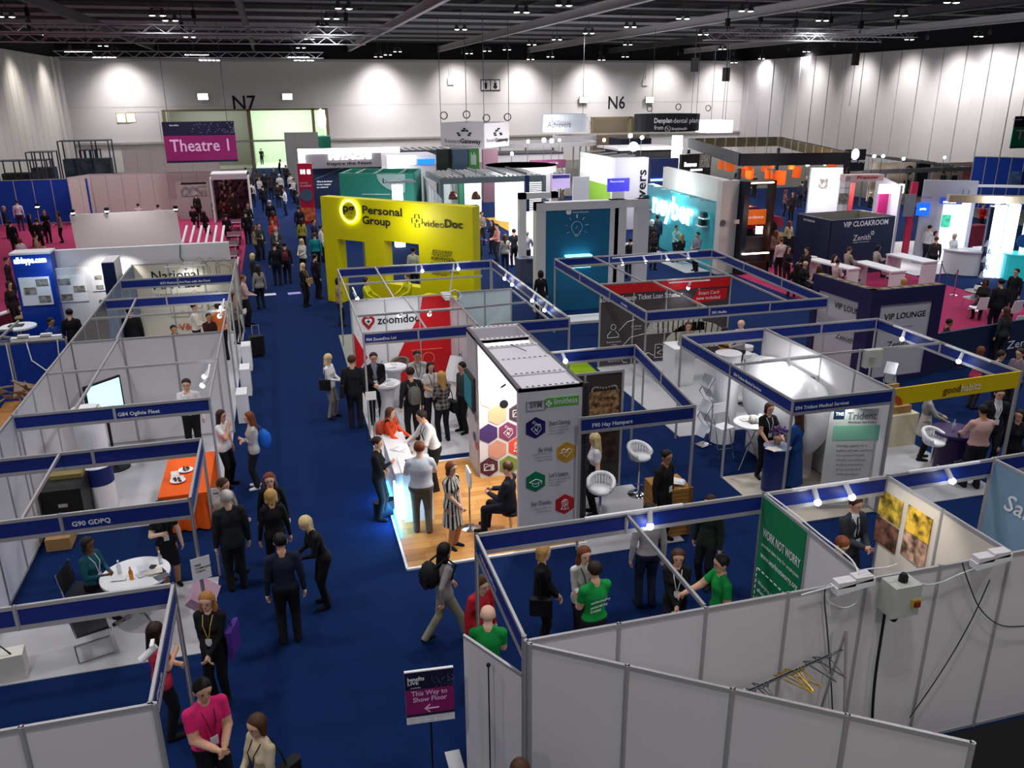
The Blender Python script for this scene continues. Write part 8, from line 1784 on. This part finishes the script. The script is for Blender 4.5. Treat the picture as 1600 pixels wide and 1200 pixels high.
# ------------------------------------------------------------------ the people: head pixel, height, facing, pose, top, trousers, skin, hair, style, extras | label
PPL = '''
313 1062 1.76 25 hold d8266e 14141c w k short sleeve=short lan=#7a1030 fat=1.12|man in a hot pink t-shirt with hands together beside the front stand
402 1117 1.66 -50 hold c8b89a 1a1a20 w b bob lan=#201812 badge=0|woman in a cream top with brown hair at the bottom of the aisle
322 925 1.68 -15 clasp 17171b 14161c p #a8743a long lan=#b8a23a coat=#141418|woman with strawberry blonde hair and black cardigan by the pink sculpture
238 975 1.66 110 fold b8304a 15151a w d long sleeve=short|woman with long dark hair in a pink t-shirt inside the yu life stand
437 836 1.78 182 stand 1c2236 14141a w k short|man in a navy jumper seen from behind in the aisle
478 806 1.66 -75 hold 131317 111115 p l bob lean=18|blonde woman in black leaning forward with papers in the aisle
353 768 1.76 195 stand 1c1f22 15171a p w short fat=1.1 coat=#1b1e22|white-haired man in a dark suit seen from behind by the orange table
345 748 1.78 60 hold 9a8f82 2a2a2e w b short lan=#22262e|brown-haired man in a beige jacket facing the white-haired man
422 766 1.66 188 stand 101014 101014 w y bob|woman with a blonde bob in black seen from behind in the aisle
420 739 1.67 0 stand 111116 111116 p r long|woman with red-brown hair in black facing the gallery in the aisle
343 641 1.66 60 drink e2dfe0 101014 w d long sleeve=short|woman in a white t-shirt lifting a hand to her mouth by the G84 stand
390 644 1.66 -80 fold b8b4b0 15171e w r long shoes=#d8d8d8|woman in a grey cardigan with a bright blue bag by the G84 stand
290 592 1.78 0 drink e4dfe2 101012 w d short|man in glasses and white shirt drinking on the G84 stand
0 0 1.56 15 phone 121217 b98563 p d bob at=-2.25,12.85 skirt=dress lan=#22222a sleeve=short|woman in a black dress standing beside the meeting table
133 840 1.64 60 lap 17505e 1a1618 b k bob seat=.45 lan=#c8d0e0|woman in a teal cardigan seated at the meeting table
692 846 1.66 100 walk 8a8684 8f8a78 w k long|dark-haired woman in beige trousers walking past the wooden platform
753 899 1.66 25 stand b8222e 24202a p b pony lean=12|woman in a red top bending over at the corner of the front stand
762 950 1.72 165 hold 0f8a3c 1a1a22 p w bald sleeve=short|bald man in a green t-shirt at the corner of the front stand
847 852 1.68 70 clasp 121216 0f0f13 p y bob coat=#131317|woman with a blonde bob and long black coat on the front stand
912 854 1.66 8 hold d8d6d6 2a2a30 p r long lan=#2a2024|woman in a white blouse with a green folder on the front stand
931 880 1.78 192 hold 0f8a3c 1c1c26 w d short sleeve=short|man in a green t-shirt with white print seen from behind on the front stand
0 0 1.78 172 stand a9a5a6 1c2438 w d short at=P1008,948 lan=#33333a|man in a grey shirt and jeans on the aisle behind the front stand fascia
1060 858 1.64 -20 clasp 141418 26222a w b bob coat=#151519 lan=#d0d0d0|woman with sunglasses on her head and black jacket on the front stand
0 0 1.64 -60 stand d8d8d8 15171f w d short at=P1100,916 coat=#232a20|man in a dark olive jacket over white in the aisle by the green panel
1131 868 1.76 -95 point 0f8a3c 1a1a22 w k short sleeve=short|dark-haired man in a green t-shirt holding out a hand by the green panel
1337 776 1.80 10 hold 34373b 1b1b20 w b short coat=#34373b shirt=#d8d8dc tie=#15151a lan=#20242c|man in a charcoal suit and tie beside the four photographs
1313 838 1.74 30 stand 1a1a20 15151a p r short hp=38|red-haired man looking down beside the four photographs
0 0 1.80 172 desk c2c8d4 5c554c p r short fat=1.28 shoes=#6a4628 sleeve=short at=1.98,13.42|stout man in a pale shirt and grey trousers seen from behind at the white counter
587 683 1.68 70 fold 101014 12141c w d bun|woman in a black jacket with a hair bun beside the glowing counter
608 637 1.62 60 desk d8481a 2a2026 w b long|woman in an orange top behind the white counter
660 641 1.80 -80 desk e0dedf 221c1c w d short lean=18 lan=#22262e|man in a white shirt bending over the white counter
703 722 1.66 40 clasp fefefe b98563 p r bob skirt=dress sleeve=short pat=stripes|woman in a black and white striped dress on the wooden floor
795 722 1.78 -125 sit 191c2a 151722 w b short seat=.52 coat=#1a1d2b|man in a dark suit seated in the white kiosk
511 553 1.66 60 hold e6e4e2 8d8a86 p l long|blonde woman in a white top and pale trousers by the zoomdoc stand
549 556 1.82 172 stand 15141a 15171f w b short fat=1.1 coat=#16151b|man in a dark suit seen from behind at the zoomdoc corner post
583 551 1.80 0 hold 17161c 19181e w d short coat=#17161c shirt=#9aa4b8 lan=#2a3038|man in a dark suit facing the gallery on the zoomdoc stand
651 548 1.76 0 hold dcd8d6 18181c w k short lan=#20202a|dark-haired man in a white shirt and lanyard on the zoomdoc stand
672 566 1.64 8 hold dcd8d6 20202a w k long sleeve=short lan=#5a2a2a|dark-haired woman in a white polo on the zoomdoc stand
641 575 1.78 188 stand 1d1d22 15151c w d short|man with a grey backpack seen from behind on the zoomdoc stand
690 581 1.70 195 hold 2b2b2f 15151a w y long pat=plaid|woman in a checked shirt with a black bag on the zoomdoc stand
723 566 1.75 -70 stand 3c4446 14141a w k short|man half hidden behind the teal screen on the kiosk
931 677 1.68 -100 phone f0f0f4 121216 p l long skirt=skirt sleeve=short|blonde woman in a white blouse and black skirt on the hamper stand
1040 703 1.78 30 stand 1c1716 151314 t k short lan=#151313|man in a dark shirt beside the wicker crate
0 0 1.66 0 desk 17141a 17161c w b bob at=9.15,13.78 lan=#cccccc sleeve=short|woman in a black top behind the navy round counter
1250 641 1.68 205 point 1c4484 1c4484 p b long skirt=maxi|woman in a long blue dress beside the navy round counter
0 0 1.66 60 desk 7c7a78 121216 p b bob at=P1436,718 skirt=mini bskirt=1|woman in a grey top and pale skirt under the yellow board
1540 634 1.78 165 desk c39a94 1c1a22 t k short fat=1.22|man in a pink shirt seen from behind under the yellow board
1563 606 1.80 -25 stand 1c1c22 1c1c22 w k short coat=#1d1d23 shirt=#c8c8d0 lan=#e0e0e4|man in a dark suit facing the man in the pink shirt
1597 545 1.76 -90 hold 7a6a78 2a2a34 w d short|person in a mauve shirt at the picture edge beyond the yellow board
1533 542 1.62 90 fold b83a5c 2a2a34 w r bob|woman in a bright pink top beyond the yellow board
1564 548 1.70 60 hold 4a4a52 23232b w d short|person in grey beside the bright pink top
1596 640 1.70 -70 stand 15151b 15151b w k bob|person in black at the picture edge below the yellow board
1355 478 1.66 60 hold 2a2026 17171c w b long|woman with long brown hair before the VIP LOUNGE panel
1076 503 1.68 -20 desk a09a9a 2e2624 w b bob coat=#7d7875|woman in a grey jacket at the tall white counter
0 0 1.74 80 hold 7a5a34 2c2c30 w d short at=P1124,610 pat=bands|man in a brown and gold striped top on the Abellio stand
1160 500 1.76 -80 hold b8b0b4 34343a p w bald|bald man in a pale shirt on the Abellio stand
107 483 1.78 175 stand 15151a 15151a w k short coat=#16161b|man in a dark suit before the framed photographs
77 497 1.72 60 sit 1c3a8c 15151a t k short seat=.7|person in a blue shirt seated before the glowing blue tower
201 480 1.82 188 stand 101014 101014 w k short fat=1.15 coat=#101014|broad man in black seen from behind at the illustrated backdrop
270 508 1.70 20 lap 2a2422 1a1a1e t k short seat=.5|dark-haired man seated at the white desk
301 473 1.78 90 hold e4dccc 141416 w k short|dark-haired man in a white shirt talking before the illustrated backdrop
340 474 1.78 205 hold d8743a 15151a p d short|man in an orange shirt seen from behind at the aisle
325 490 1.52 20 hold 3a1c18 15151a t k short|person in dark red behind the white desk
363 457 1.68 60 hold 6f675c 1a1a1e w b long coat=#7d7466 skirt=skirt|woman in a long taupe coat at the aisle edge
378 430 1.78 80 hold c8a8a8 1a1a20 w r short|man in a pale pink shirt beside the black suitcase
402 414 1.66 200 stand 8a8684 14161e w d long|woman in a grey top seen from behind in the aisle
393 396 1.68 100 stand 1a1c26 15161c w l bob|woman with a blonde bob in navy by the plum benches
472 411 1.66 50 clasp 14141a 12121a w l long lan=#a87a4a|blonde woman in black with a tan bag in the aisle by the yellow wall
491 397 1.76 120 stand 15151c 14161f w k short|man in dark clothes beside the yellow wall edge
428 379 1.80 175 stand 14161e 15182a w k short|tall man in dark clothes walking away up the aisle
444 379 1.74 170 stand 2a1a20 15182a w k short|person in dark red walking away up the aisle
421 313 1.78 180 stand 14161c 14161c w w short coat=#15171d|white-haired man in a dark suit walking away up the aisle
426 330 1.70 185 stand b8342c 3a2a30 w b long|woman in a bright red top walking away up the aisle
425 344 1.68 0 hold c8402c 2a2a30 w r bob|woman in an orange-red top half hidden in the aisle
430 354 1.80 5 hold 4a4642 1c1c20 w g short coat=#3f3b38 shirt=#b8b8c0 lan=#d8d8dc|man in a grey jacket with a lanyard in the middle of the aisle
396 352 1.68 80 hold a08a68 1a1a1e w b long coat=#a08a68|woman in a camel coat by the theatre edge
403 349 1.76 30 phone 3a3a34 1c1c20 w k short|man in dark olive behind the camel coat
470 342 1.66 170 stand b0a83a 14141a w d long|woman in a yellow-green top near the red tower banner
489 343 1.78 60 hold 1c2030 15151c w k short lan=#e8e8ec|man in a navy jacket near the yellow wall
471 373 1.66 -40 hold d8d4c8 101014 w l long|blonde woman in cream and black near the yellow wall
491 364 1.76 180 stand 10808a 14161f w b short|man in a teal shirt seen from behind by the yellow wall
500 352 1.74 100 stand e0e0e4 1a1a22 w d short|person in white pressed against the yellow wall
444 294 1.76 -80 phone e0dcd8 1c2448 w k short|man in a white shirt and jeans reading in the far aisle
436 272 1.78 0 stand dcd8d4 2a2420 w w short fat=1.15|stout man in a white shirt facing the gallery in the far aisle
392 284 1.76 160 stand d0ccc8 1c2030 w d short|man in a pale shirt with a backpack in the far aisle
404 277 1.66 20 hold d8d0c8 1c2438 w b long|woman in a white top in the far aisle
421 275 1.74 180 stand 3a3030 1c2030 w d long|woman in brown in the middle of the far aisle
453 271 1.70 150 stand dcd4d0 15151a w k short|person in white by the red tower banner
458 279 1.76 -60 hold d0c8c4 15181f w k short|man in a pale shirt below the white light band
437 249 1.76 90 stand 14141a 14141a t k short lean=10|man in dark clothes leaning at the white shell walls
25 313 1.80 185 stand d2c4d4 3a3048 w d short|man in a lilac shirt seen from behind before the blue theatre wall
4 322 1.78 100 stand 151318 151318 w g short|man in dark clothes at the picture edge of the theatre
68 328 1.76 10 fold 1a1620 17141c w k short lan=#e0e0e4 coat=#1a1620|man in dark clothes with a white badge in the theatre
90 331 1.66 -60 hold 8a7272 1c141a w k long|woman with long dark hair in the theatre
30 372 1.66 180 lap d8ccd0 2a2020 w r bob seat=.45|person in white seated at the edge of the pink floor
54 367 1.70 90 lap a07a6a 2a2020 w k short seat=.45|person in tan seated on the pale slatted bench
249 288 1.80 -30 stand 1e1a1c 1e1a1c w g short coat=#1e1a1c shirt=#c8c4c8 tie=#2a2a30|man in a dark suit standing before the white theatre wall
268 292 1.66 0 fold 5a4a48 2a2226 w y bob skirt=skirt|woman with folded arms before the white theatre wall
215 318 1.70 170 lap d0c4c4 2a2020 w k short seat=.45|person in white seated beyond the white backdrop
246 320 1.70 180 lap c8bcbc 2a2020 w k short seat=.45|person in pale clothes seated beyond the white backdrop, further along
306 302 1.78 150 stand 1c1618 1c1618 w g short|man in dark clothes in front of the poster board
335 308 1.70 190 lap 2a1c1c 201818 w k short seat=.45|person in dark clothes seated before the bookshop
318 330 1.70 170 lap 20181a 201818 w k long seat=.45|person in dark clothes seated among the white slats
352 335 1.70 180 lap 1c161c 181418 w d short seat=.45|person in dark clothes seated at the aisle side of the theatre
362 300 1.76 60 stand 241a20 1c161a w k short|person in dark clothes behind the bookshop counter
410 229 1.78 0 drink 0c0c0e 0c0c0e t k short at=F410,258|dark figure standing in the pale green corridor
645 387 1.78 150 stand dcdad8 22242c w k short|man in a white shirt with a strap behind the yellow wall
571 434 1.66 60 desk c8c81a 1a1a22 w d bob|staff member in yellow left of the yellow round table
637 428 1.70 -70 desk ccc81c 1a1a22 w b short|staff member in yellow right of the yellow round table
527 434 1.70 100 stand a88a5a 1a1a22 w d bob|woman in tan with a bag at the grey platform
845 423 1.74 180 stand 12121a 12121a t k bob|person in black standing beside the blue bulb wall
752 331 1.74 20 hold b89a8a 3a3030 w k short|man in a tan shirt beyond the yellow wall
747 352 1.76 70 hold 4a3a7a 1c1c26 w w bald|bald man in violet beyond the yellow wall
769 344 1.66 -60 phone 2a2024 1a1a1e w d long|woman in black with papers beyond the yellow wall
777 350 1.76 -80 hold c88a80 2a2a30 w k short|man in a salmon shirt beyond the yellow wall
789 366 1.68 170 stand b0aca8 1c2030 w b long|woman in pale grey beyond the yellow wall
803 358 1.74 180 stand 1a1c26 15161c w k short|man in navy at the white portal frame
823 362 1.74 160 desk a8a4b4 2a2a34 w g short|man in pale lilac at the portal counter
833 352 1.66 20 fold 8a7464 2a2226 w d long|woman with long dark hair inside the portal frame
846 316 1.72 180 stand 2a2a34 1c1c24 w k short|visitor in dark clothes near the curved white counter
1019 343 1.74 150 stand 2a262c 1c1c24 w w bob|white-haired visitor before the glowing teal wall
1028 336 1.80 185 stand 1c2438 15161c b k short coat=#1c2438|man in a navy suit before the glowing teal wall
1022 363 1.68 0 hold 2a2628 1c1a1c b k bob|woman in black and white at the teal stand desk
1057 352 1.70 20 desk a8d0cc 2a2a30 w k short|man in pale aqua at the teal stand desk
1066 366 1.70 190 lap 2c2624 1c1a1c w y long seat=.5|woman with long fair hair seated at the teal stand desk
1091 363 1.74 -70 hold 8a8a9a 14141c w k short|man in a dark waistcoat at the teal stand
1222 372 1.74 175 stand c8b0b4 17151a w b short|man in a pale pink shirt at the first lounge bar table
1213 360 1.68 170 stand 8a7068 2a2024 w r long|woman in a dusty rose top at the first lounge bar table
1234 345 1.66 180 stand c8b488 1c181c w r long|woman with long auburn hair in cream by the cloakroom
1232 385 1.66 0 hold 2a1c20 1c1418 w k long|woman in plum at the first lounge bar table
1262 387 1.74 -80 sit 2c2424 1c181a w k short seat=.75|man in dark clothes seated at the first lounge bar table
1258 408 1.76 20 lap 1c1a1e 17151a w w bald seat=.5|bald man in a dark suit seated in the lounge
1246 412 1.70 160 lap 18161c 17151a w k long seat=.5|woman in black seated in the lounge nearest the blue boards
1281 415 1.66 150 lap 2a2024 1c181a w b long seat=.5|woman with brown hair seated in the lounge
1304 398 1.66 20 lap 241a1e 1c181a w k long seat=.5|woman in dark clothes seated under the cloakroom wall
1309 405 1.74 100 lap c8b4b4 2a2226 w k short seat=.55|man in a white shirt seated at the middle bar table
1327 386 1.72 90 sit 9a8880 1c1818 w b short seat=.78|man in a taupe shirt seated on a stool at the middle bar table
1372 383 1.70 85 sit a49a94 2a2022 w k bob seat=.78|woman in pale grey seated at the bar table by the cloakroom
1413 435 1.66 120 lap b08a6a 2a2022 w y bob seat=.5|blonde person in tan seated behind the corner structure
1284 431 1.66 0 lap 2a2226 1c181a w d bob seat=.45|person with pale face looking up beside the corner structure
1453 352 1.80 100 point d8d4d4 1c2030 w k short|man in a white shirt pointing before the glowing display
1464 370 1.74 160 stand 3a3434 15151a w r short|person in dark clothes with a white card before the glowing display
1462 361 1.66 20 hold c8c4cc 2a2a34 w d bob|woman in white beside the pointing man
1492 365 1.70 0 hold e0e4ea 5a6070 w w bob|pale figure printed-white before the glowing display
1537 318 1.74 0 hold b81c24 2a1418 w d short|person in a bright red top behind the navy column
1395 325 1.70 -40 lap 241c2c 1c181e w k short seat=.5|person in dark violet seated by the magenta panel
1361 300 1.74 30 sit 2a2628 1c1a1c w w short seat=.6|white-haired man seated under the red arch
1260 275 1.74 60 stand 3a343c 1c1a20 w w short|white-haired visitor in the crowd by the white stand wall
1268 280 1.66 -60 hold 7a6a5a 2a2426 w b long|woman in taupe in the crowd by the white stand wall
1254 283 1.76 175 stand 2c3040 1c1e28 w k short coat=#2c3040|man in a slate jacket seen from behind in the crowd
1270 306 1.74 170 stand 241e22 1c181a w g short|grey-haired man in dark clothes above the cloakroom
1281 311 1.70 0 fold 2c262a 1c181a w k short|man with folded arms above the cloakroom
1304 318 1.70 -60 hold 1e1c20 1c181a w k short|dark-haired person beside the white stand wall
1303 313 1.80 150 stand 1a1a1e 17171b w k short|man in black above the cloakroom near the photograph
1541 436 1.74 -60 lap 241c1e 1c181a b k bob seat=.45|dark-haired woman seated at the low lounge table
1566 436 1.82 170 stand 16141a 14131a w k short fat=1.15 coat=#16141a|man in black seen from behind on the pink lounge carpet
1575 480 1.70 180 stand 2e3034 1c1c22 w b long|person with brown hair in grey beyond the Zenith barrier
1483 498 1.72 60 lap 141418 141418 t k short seat=.45|person in black seated on the pink carpet beside the corner structure
1590 420 1.74 -80 stand 14161a 14161a w k short|person in black at the picture edge by the turquoise plinth
15 345 1.74 170 stand 17141c 15121a w k short|dark clothed man at the picture edge nearest the blue theatre wall
44 335 1.70 120 stand 1a161e 17141c w k long|dark clothed woman second from the blue theatre wall
56 342 1.76 200 stand 14121a 14121a w k short|dark clothed man in the theatre group seen from behind
8 402 1.72 90 stand 2a1820 1c1218 w d short|person in dark plum at the picture edge below the theatre rail
12 440 1.72 60 stand 241a1e 1c1418 w d bob|person in dark brown at the picture edge beside the blue tower
300 322 1.70 170 lap 1a1416 181214 w k short seat=.45|person in black seated at the white slats
855 330 1.70 20 hold 8a7a8a 2a2a34 w d long|woman in mauve behind the blue bulb wall top
868 300 1.72 160 stand 2a2a34 1c1c24 w k short|visitor in black beside the lilac screen
880 296 1.70 60 stand 5a4a50 1c1c24 w b long|visitor in dusky pink beside the lilac screen
940 318 1.74 -40 stand c8c8d4 2a2a34 w k short|visitor in white left of the Achievers tower
985 372 1.72 180 stand 1c1c26 1c1c24 w k short|visitor in black seen through the white frame posts
1003 360 1.66 0 hold b8a8a0 2a2a34 w y bob|blonde visitor in beige seen through the white frame posts
728 322 1.72 0 sit 3a2a24 1c1c24 w k short seat=.5|person in brown seated on the yellow floor
700 318 1.70 90 stand d8d4d0 1c1c24 w k short|visitor in white before the lit pergola wall
668 300 1.74 180 stand 2a3040 1c1c24 w k short|visitor in slate at the canvas wall
1240 300 1.74 -60 stand 2a2428 1c181a w k short|visitor in black beside the crimson car
1228 296 1.68 60 hold 8a5a5a 1c181a w r long|red-haired visitor beside the crimson car
1180 272 1.72 0 stand 241e20 1c181a w k short|visitor in black under the lanterns
1150 270 1.70 90 stand 3a2e2c 1c181a w k long|visitor in brown under the lanterns
1418 275 1.74 0 stand 2a2a30 1c181a w k short|visitor in dark clothes far along the side wall
1475 268 1.72 180 stand 3a3a2c 1c181a w k short|visitor in olive before the cream and pink wall
1493 268 1.72 0 stand 1c1c20 1c181a w k short|visitor in black before the cream and pink wall
812 1188 1.72 0 stand 3a3a40 22222a w b short|top of a brown-haired head at the bottom edge of the picture
383 262 1.72 170 stand 2a2428 1c1c24 w k short|visitor in dark brown at the far theatre end of the aisle
390 270 1.74 0 stand 3c3634 1c1c24 w d short|visitor in grey-brown at the far end of the aisle
400 264 1.66 180 stand 5a4c40 1c1c24 w b long|visitor in olive brown at the far end of the aisle
412 268 1.76 180 stand 24242c 1c1c24 w k short|visitor in black at the far end of the aisle
427 262 1.74 0 stand 2a3440 1c2030 w k short|visitor in slate blue near the corridor
446 258 1.76 170 stand 3a302c 1c1c20 w b short|visitor in dark brown before the white shell walls
410 290 1.74 175 stand 17181f 14161e w k short|visitor in black walking away in the far aisle
433 285 1.74 185 stand 2a2226 1c2030 w d short|visitor in maroon walking away in the far aisle
464 300 1.72 90 stand 1c1c22 15151a w k short|visitor in black beside the red tower banner
466 322 1.78 180 stand 1c2030 15161c w k short|man in navy below the red tower banner
383 330 1.74 180 stand 16141c 14121a w k short|person in black at the theatre edge of the aisle
386 318 1.74 20 stand 1c1820 17151c w k short|person in plum black at the theatre edge of the aisle
1571 306 1.76 180 stand 12141a 12141a w k short|dark figure beyond the glowing navy columns
'''
_pat = dict(stripes=stripes_v(26), plaid=plaid('#202024', '#8a8680'), bands=bands_h(.07, '#3a2416', '#b0843a'))
PEOPLE = {}
for row in PPL.strip().split('\n'):
 a, lab = row.split('|'); f = a.split()
 kw = dict(x.split('=') for x in f[10:])
 o = {}
 for k, v in kw.items():
  if k == 'at':
   q = [float(c) for c in v.lstrip('PF').split(',')]
   o['at'] = P(*q, 0)[:2] if v[0] == 'P' else (PY(*q, 101)[0], 101.0) if v[0] == 'F' else tuple(q)
  elif k == 'pat': o['pattern'] = _pat[v]
  elif k in ('fat', 'lean', 'hp', 'seat'): o[k] = float(v)
  elif k == 'badge': o['badge'] = False
  elif k == 'bskirt': pass
  else: o[k] = v
 hr = f[8]
 if 'bskirt' in kw: o['pattern'] = lambda v, cols, cc, bc: np.where(((np.abs(cols - np.array(bc)).sum(1) < 1e-4) & (v[:, 2] > .6))[:, None], np.array(hexc('#b8b0a8')), cols)
 PEOPLE[lab] = person(float(f[0]), float(f[1]), float(f[2]), float(f[3]), f[4], '#' + f[5], '#' + f[6], f[7], hr, f[9], label=lab, **o)
def who(s): return next(o for l, o in PEOPLE.items() if s in l)
def on(o, p):
 a = rot2(p[0], p[1], o.rotation_euler.z); return (o.location.x + a[0], o.location.y + a[1], o.location.z + p[2])
def bag(s, kind, label, c, p=(0, .2, 1.2), sz=(.3, .16, .42)):
 o = who(s); q = on(o, p); t = thing(kind, label, 'bag', q); m = mat('bag_' + c[1:], c, .7, noise=.1); rz = o.rotation_euler.z
 if kind != 'backpack' and kind[0] != 'd': MB().cbox(q, sz, rz, min(sz[0], sz[1]) * .3).build('body', m, t)
 b = MB(); b.ball((0, 0, 0), (sz[0] / 2, sz[1] / 2, sz[2] / 2), 14, 10); v = []
 for x, y, z in b.v:                               # squared-off soft body
  k = 1.0 / max(.72, max(abs(x) / (sz[0] / 2), abs(z) / (sz[2] / 2), .0) ** .35 + .12); a = rot2(x * k, y * k, rz); v.append((q[0] + a[0], q[1] + a[1], q[2] + z * k))
 b.v = v
 if kind == 'backpack' or kind[0] == 'd': b.build('body', m, t, smooth=True)
 if kind == 'backpack':
  pk = on(o, (p[0], p[1] + sz[1] * .42, p[2] - .06)); MB().cbox(pk, (sz[0] * .7, .06, sz[2] * .4), rz, .02).build('pocket', m, t)
  for sx in (-.1, .1): MB().tube([on(o, (sx, p[1] - .05, p[2] + .16)), on(o, (sx, .0, 1.44)), on(o, (sx * 1.25, -.13, 1.32)), on(o, (sx * 1.5, -.05, 1.1))], .016, 6).build('strap', m, t)
 else: MB().tube([on(o, (p[0], p[1], p[2] + sz[2] * .4)), on(o, (p[0] * .95, p[1] * .6, p[2] + .3)), on(o, (.13 * (1 if p[0] > 0 else -1), .02, min(1.42, p[2] + .55)))], .011, 6).build('strap', m, t)
bag('walking past the wooden', 'backpack', 'black backpack on the walking dark-haired woman', '#131318', (0, .22, 1.18), (.34, .22, .46)); bag('grey backpack', 'backpack', 'grey backpack on the man at the zoomdoc stand', '#5c5a58', (0, .24, 1.2), (.34, .24, .5)); bag('bright blue bag', 'drawstring_bag', 'bright blue drawstring bag on the woman in the grey cardigan', '#1560c0', (0, .22, 1.05), (.34, .2, .46)); bag('strawberry', 'tote_bag', 'purple tote bag hanging from the strawberry blonde woman', '#4a2a86', (.24, .06, .95), (.07, .36, .38)); bag('cream top with brown', 'shoulder_bag', 'black shoulder bag on the woman in the cream top', '#121216', (.24, .1, .95), (.12, .34, .26)); bag('white top and pale trousers', 'shoulder_bag', 'black handbag on the blonde woman by the zoomdoc stand', '#141418', (-.24, .0, .95), (.1, .3, .26)); bag('checked shirt', 'shoulder_bag', 'black bag on the woman in the checked shirt', '#101014', (-.24, .03, .85), (.12, .34, .26)); bag('dark suit seen from behind at the zoomdoc', 'satchel', 'black satchel on the man at the zoomdoc corner post', '#121216', (.26, .04, 1.0), (.1, .36, .3)); bag('tan bag', 'shoulder_bag', 'tan handbag on the blonde woman in the aisle', '#a9834f', (.1, -.2, .98), (.3, .12, .2)); bag('dark red walking', 'backpack', 'dark red backpack in the middle of the aisle', '#5a1c26', (0, .22, 1.2), (.34, .2, .44)); bag('long black coat', 'shoulder_bag', 'black handbag of the blonde woman in the long coat', '#0f0f12', (-.24, .0, .85), (.1, .32, .26)); bag('orange top', 'backpack', 'coral backpack on the woman in the orange top', '#c8573c', (0, .2, 1.16), (.28, .18, .36)); bag('pale shirt with a backpack', 'backpack', 'dark backpack on the man in the far aisle', '#1c1c24', (0, .22, 1.2), (.34, .2, .44))
def held(s, name, label, cat, p, sz, c, rx=0.0):
 o = who(s); q = on(o, p); MB().cbox(q, sz, o.rotation_euler.z).build(name, mat('held_' + c[1:], c, .5), label=label, cat=cat)
held('green folder', 'folder', 'green folder held by the woman in the white blouse', 'folder', (0, -.36, 1.12), (.24, .02, .3), '#3f7a2c'); held('leaning forward', 'papers', 'white papers held by the leaning blonde woman', 'paper', (0, -.62, .98), (.16, .03, .2), '#e6e4e8'); held('drinking on the G84', 'cup', 'white cup lifted by the man in glasses', 'cup', (-.05, -.26, 1.45), (.07, .07, .1), '#f0f0f0'); held('taupe coat', 'brochure', 'white brochure held by the woman in the taupe coat', 'brochure', (0, -.36, 1.1), (.2, .02, .14), '#e8e8ec'); held('camel coat by', 'brochure', 'white brochure held by the woman in the camel coat', 'brochure', (0, -.36, 1.1), (.2, .02, .14), '#eaeaee'); held('meeting table', 'phone', 'phone in the hand of the woman in the black dress', 'phone', (-.1, -.34, 1.28), (.07, .02, .14), '#101014') if False else None
o = who('white print seen');
for k, (s_, z_, w_) in enumerate((('worknotworry', 1.27, .30), ('practical debt help', 1.20, .26), ('for employees', 1.14, .16))):
 c_, s__ = math.cos(o.rotation_euler.z), math.sin(o.rotation_euler.z); q = on(o, (.15, .137, z_)); d = np.array([-c_, -s__, 0]); x = text(s_, q, d, (0, 0, 1), size=.04, width=w_, m=M_TXT_W, parent=None, bold=.01);
 me = x.data; mw = Matrix.Rotation(-o.rotation_euler.z, 4, 'Z') @ Matrix.Translation(-o.location); me.transform(mw); x.name = 'shirt_print'; x.parent = o; x.location = (0, 0, 0)
o = who('hair bun'); q = on(o, (0.15, -.05, .18)); t = thing('floor_bag', 'dark bag standing on the carpet beside the glowing counter', 'bag', (q[0], q[1], .008)); MB().cbox((q[0], q[1], .17), (.42, .2, .3), .3, .05).build('body', mat('bag_petrol', '#12202a', .5), t); MB().tube([(q[0] - .1, q[1], .3), (q[0], q[1], .45), (q[0] + .1, q[1], .3)], .012, 6).build('handle', M_BLACK, t)
papers(1.85, 14.9, 1.06, 4, 'on the white counter of the kiosk', spread=.1); MB().cbox((1.95, 14.25, 1.095), (.22, .16, .02), .2).build('tablet', M_BLACK, label='black tablet on the white counter of the kiosk', cat='tablet')
q = PY(620, 405, 33.2); t = thing('poseur_table', 'yellow round table with a white top before the yellow wall', 'table', (3.2, 25.2, 0)); MB().lathe([(.35, .95), (.35, 1.0), (.001, 1.0)], (3.25, 26.6, 0), 20).build('table_top', M_WHITE_B, t); MB().lathe([(.25, .02), (.15, .5), (.3, .95)], (3.25, 26.6, 0), 16).build('skirt', M_PG, t)
o = who('seated in the white kiosk'); x, y = on(o, (0, .03, 0))[:2]; t = thing('low_stool', 'chrome stool under the seated man in the white kiosk', 'stool', (x, y, 0)); MB().lathe([(.2, .034), (.2, .05), (.03, .07)], (x, y, 0), 16).build('base', M_CHROME, t); MB().tube([(x, y, .06), (x, y, .46)], .025, 8).build('column', M_CHROME, t); MB().lathe([(.17, .46), (.18, .51), (.001, .52)], (x, y, 0), 16).build('seat', M_BLACK, t)
q = on(o, (.05, -.75, 0)); t = thing('white_monitor', 'white tablet screen on a stand before the seated man', 'screen', (q[0], q[1], 0)); MB().cbox((q[0], q[1], 1.08), (.36, .03, .3), o.rotation_euler.z + .6).build('panel', M_WHITE_B, t); MB().tube([(q[0], q[1], .05), (q[0], q[1], 1.0)], .018, 8).build('pole', M_CHROME, t); MB().lathe([(.16, .034), (.16, .045), (.02, .06)], (q[0], q[1], 0), 14).build('base', M_CHROME, t)
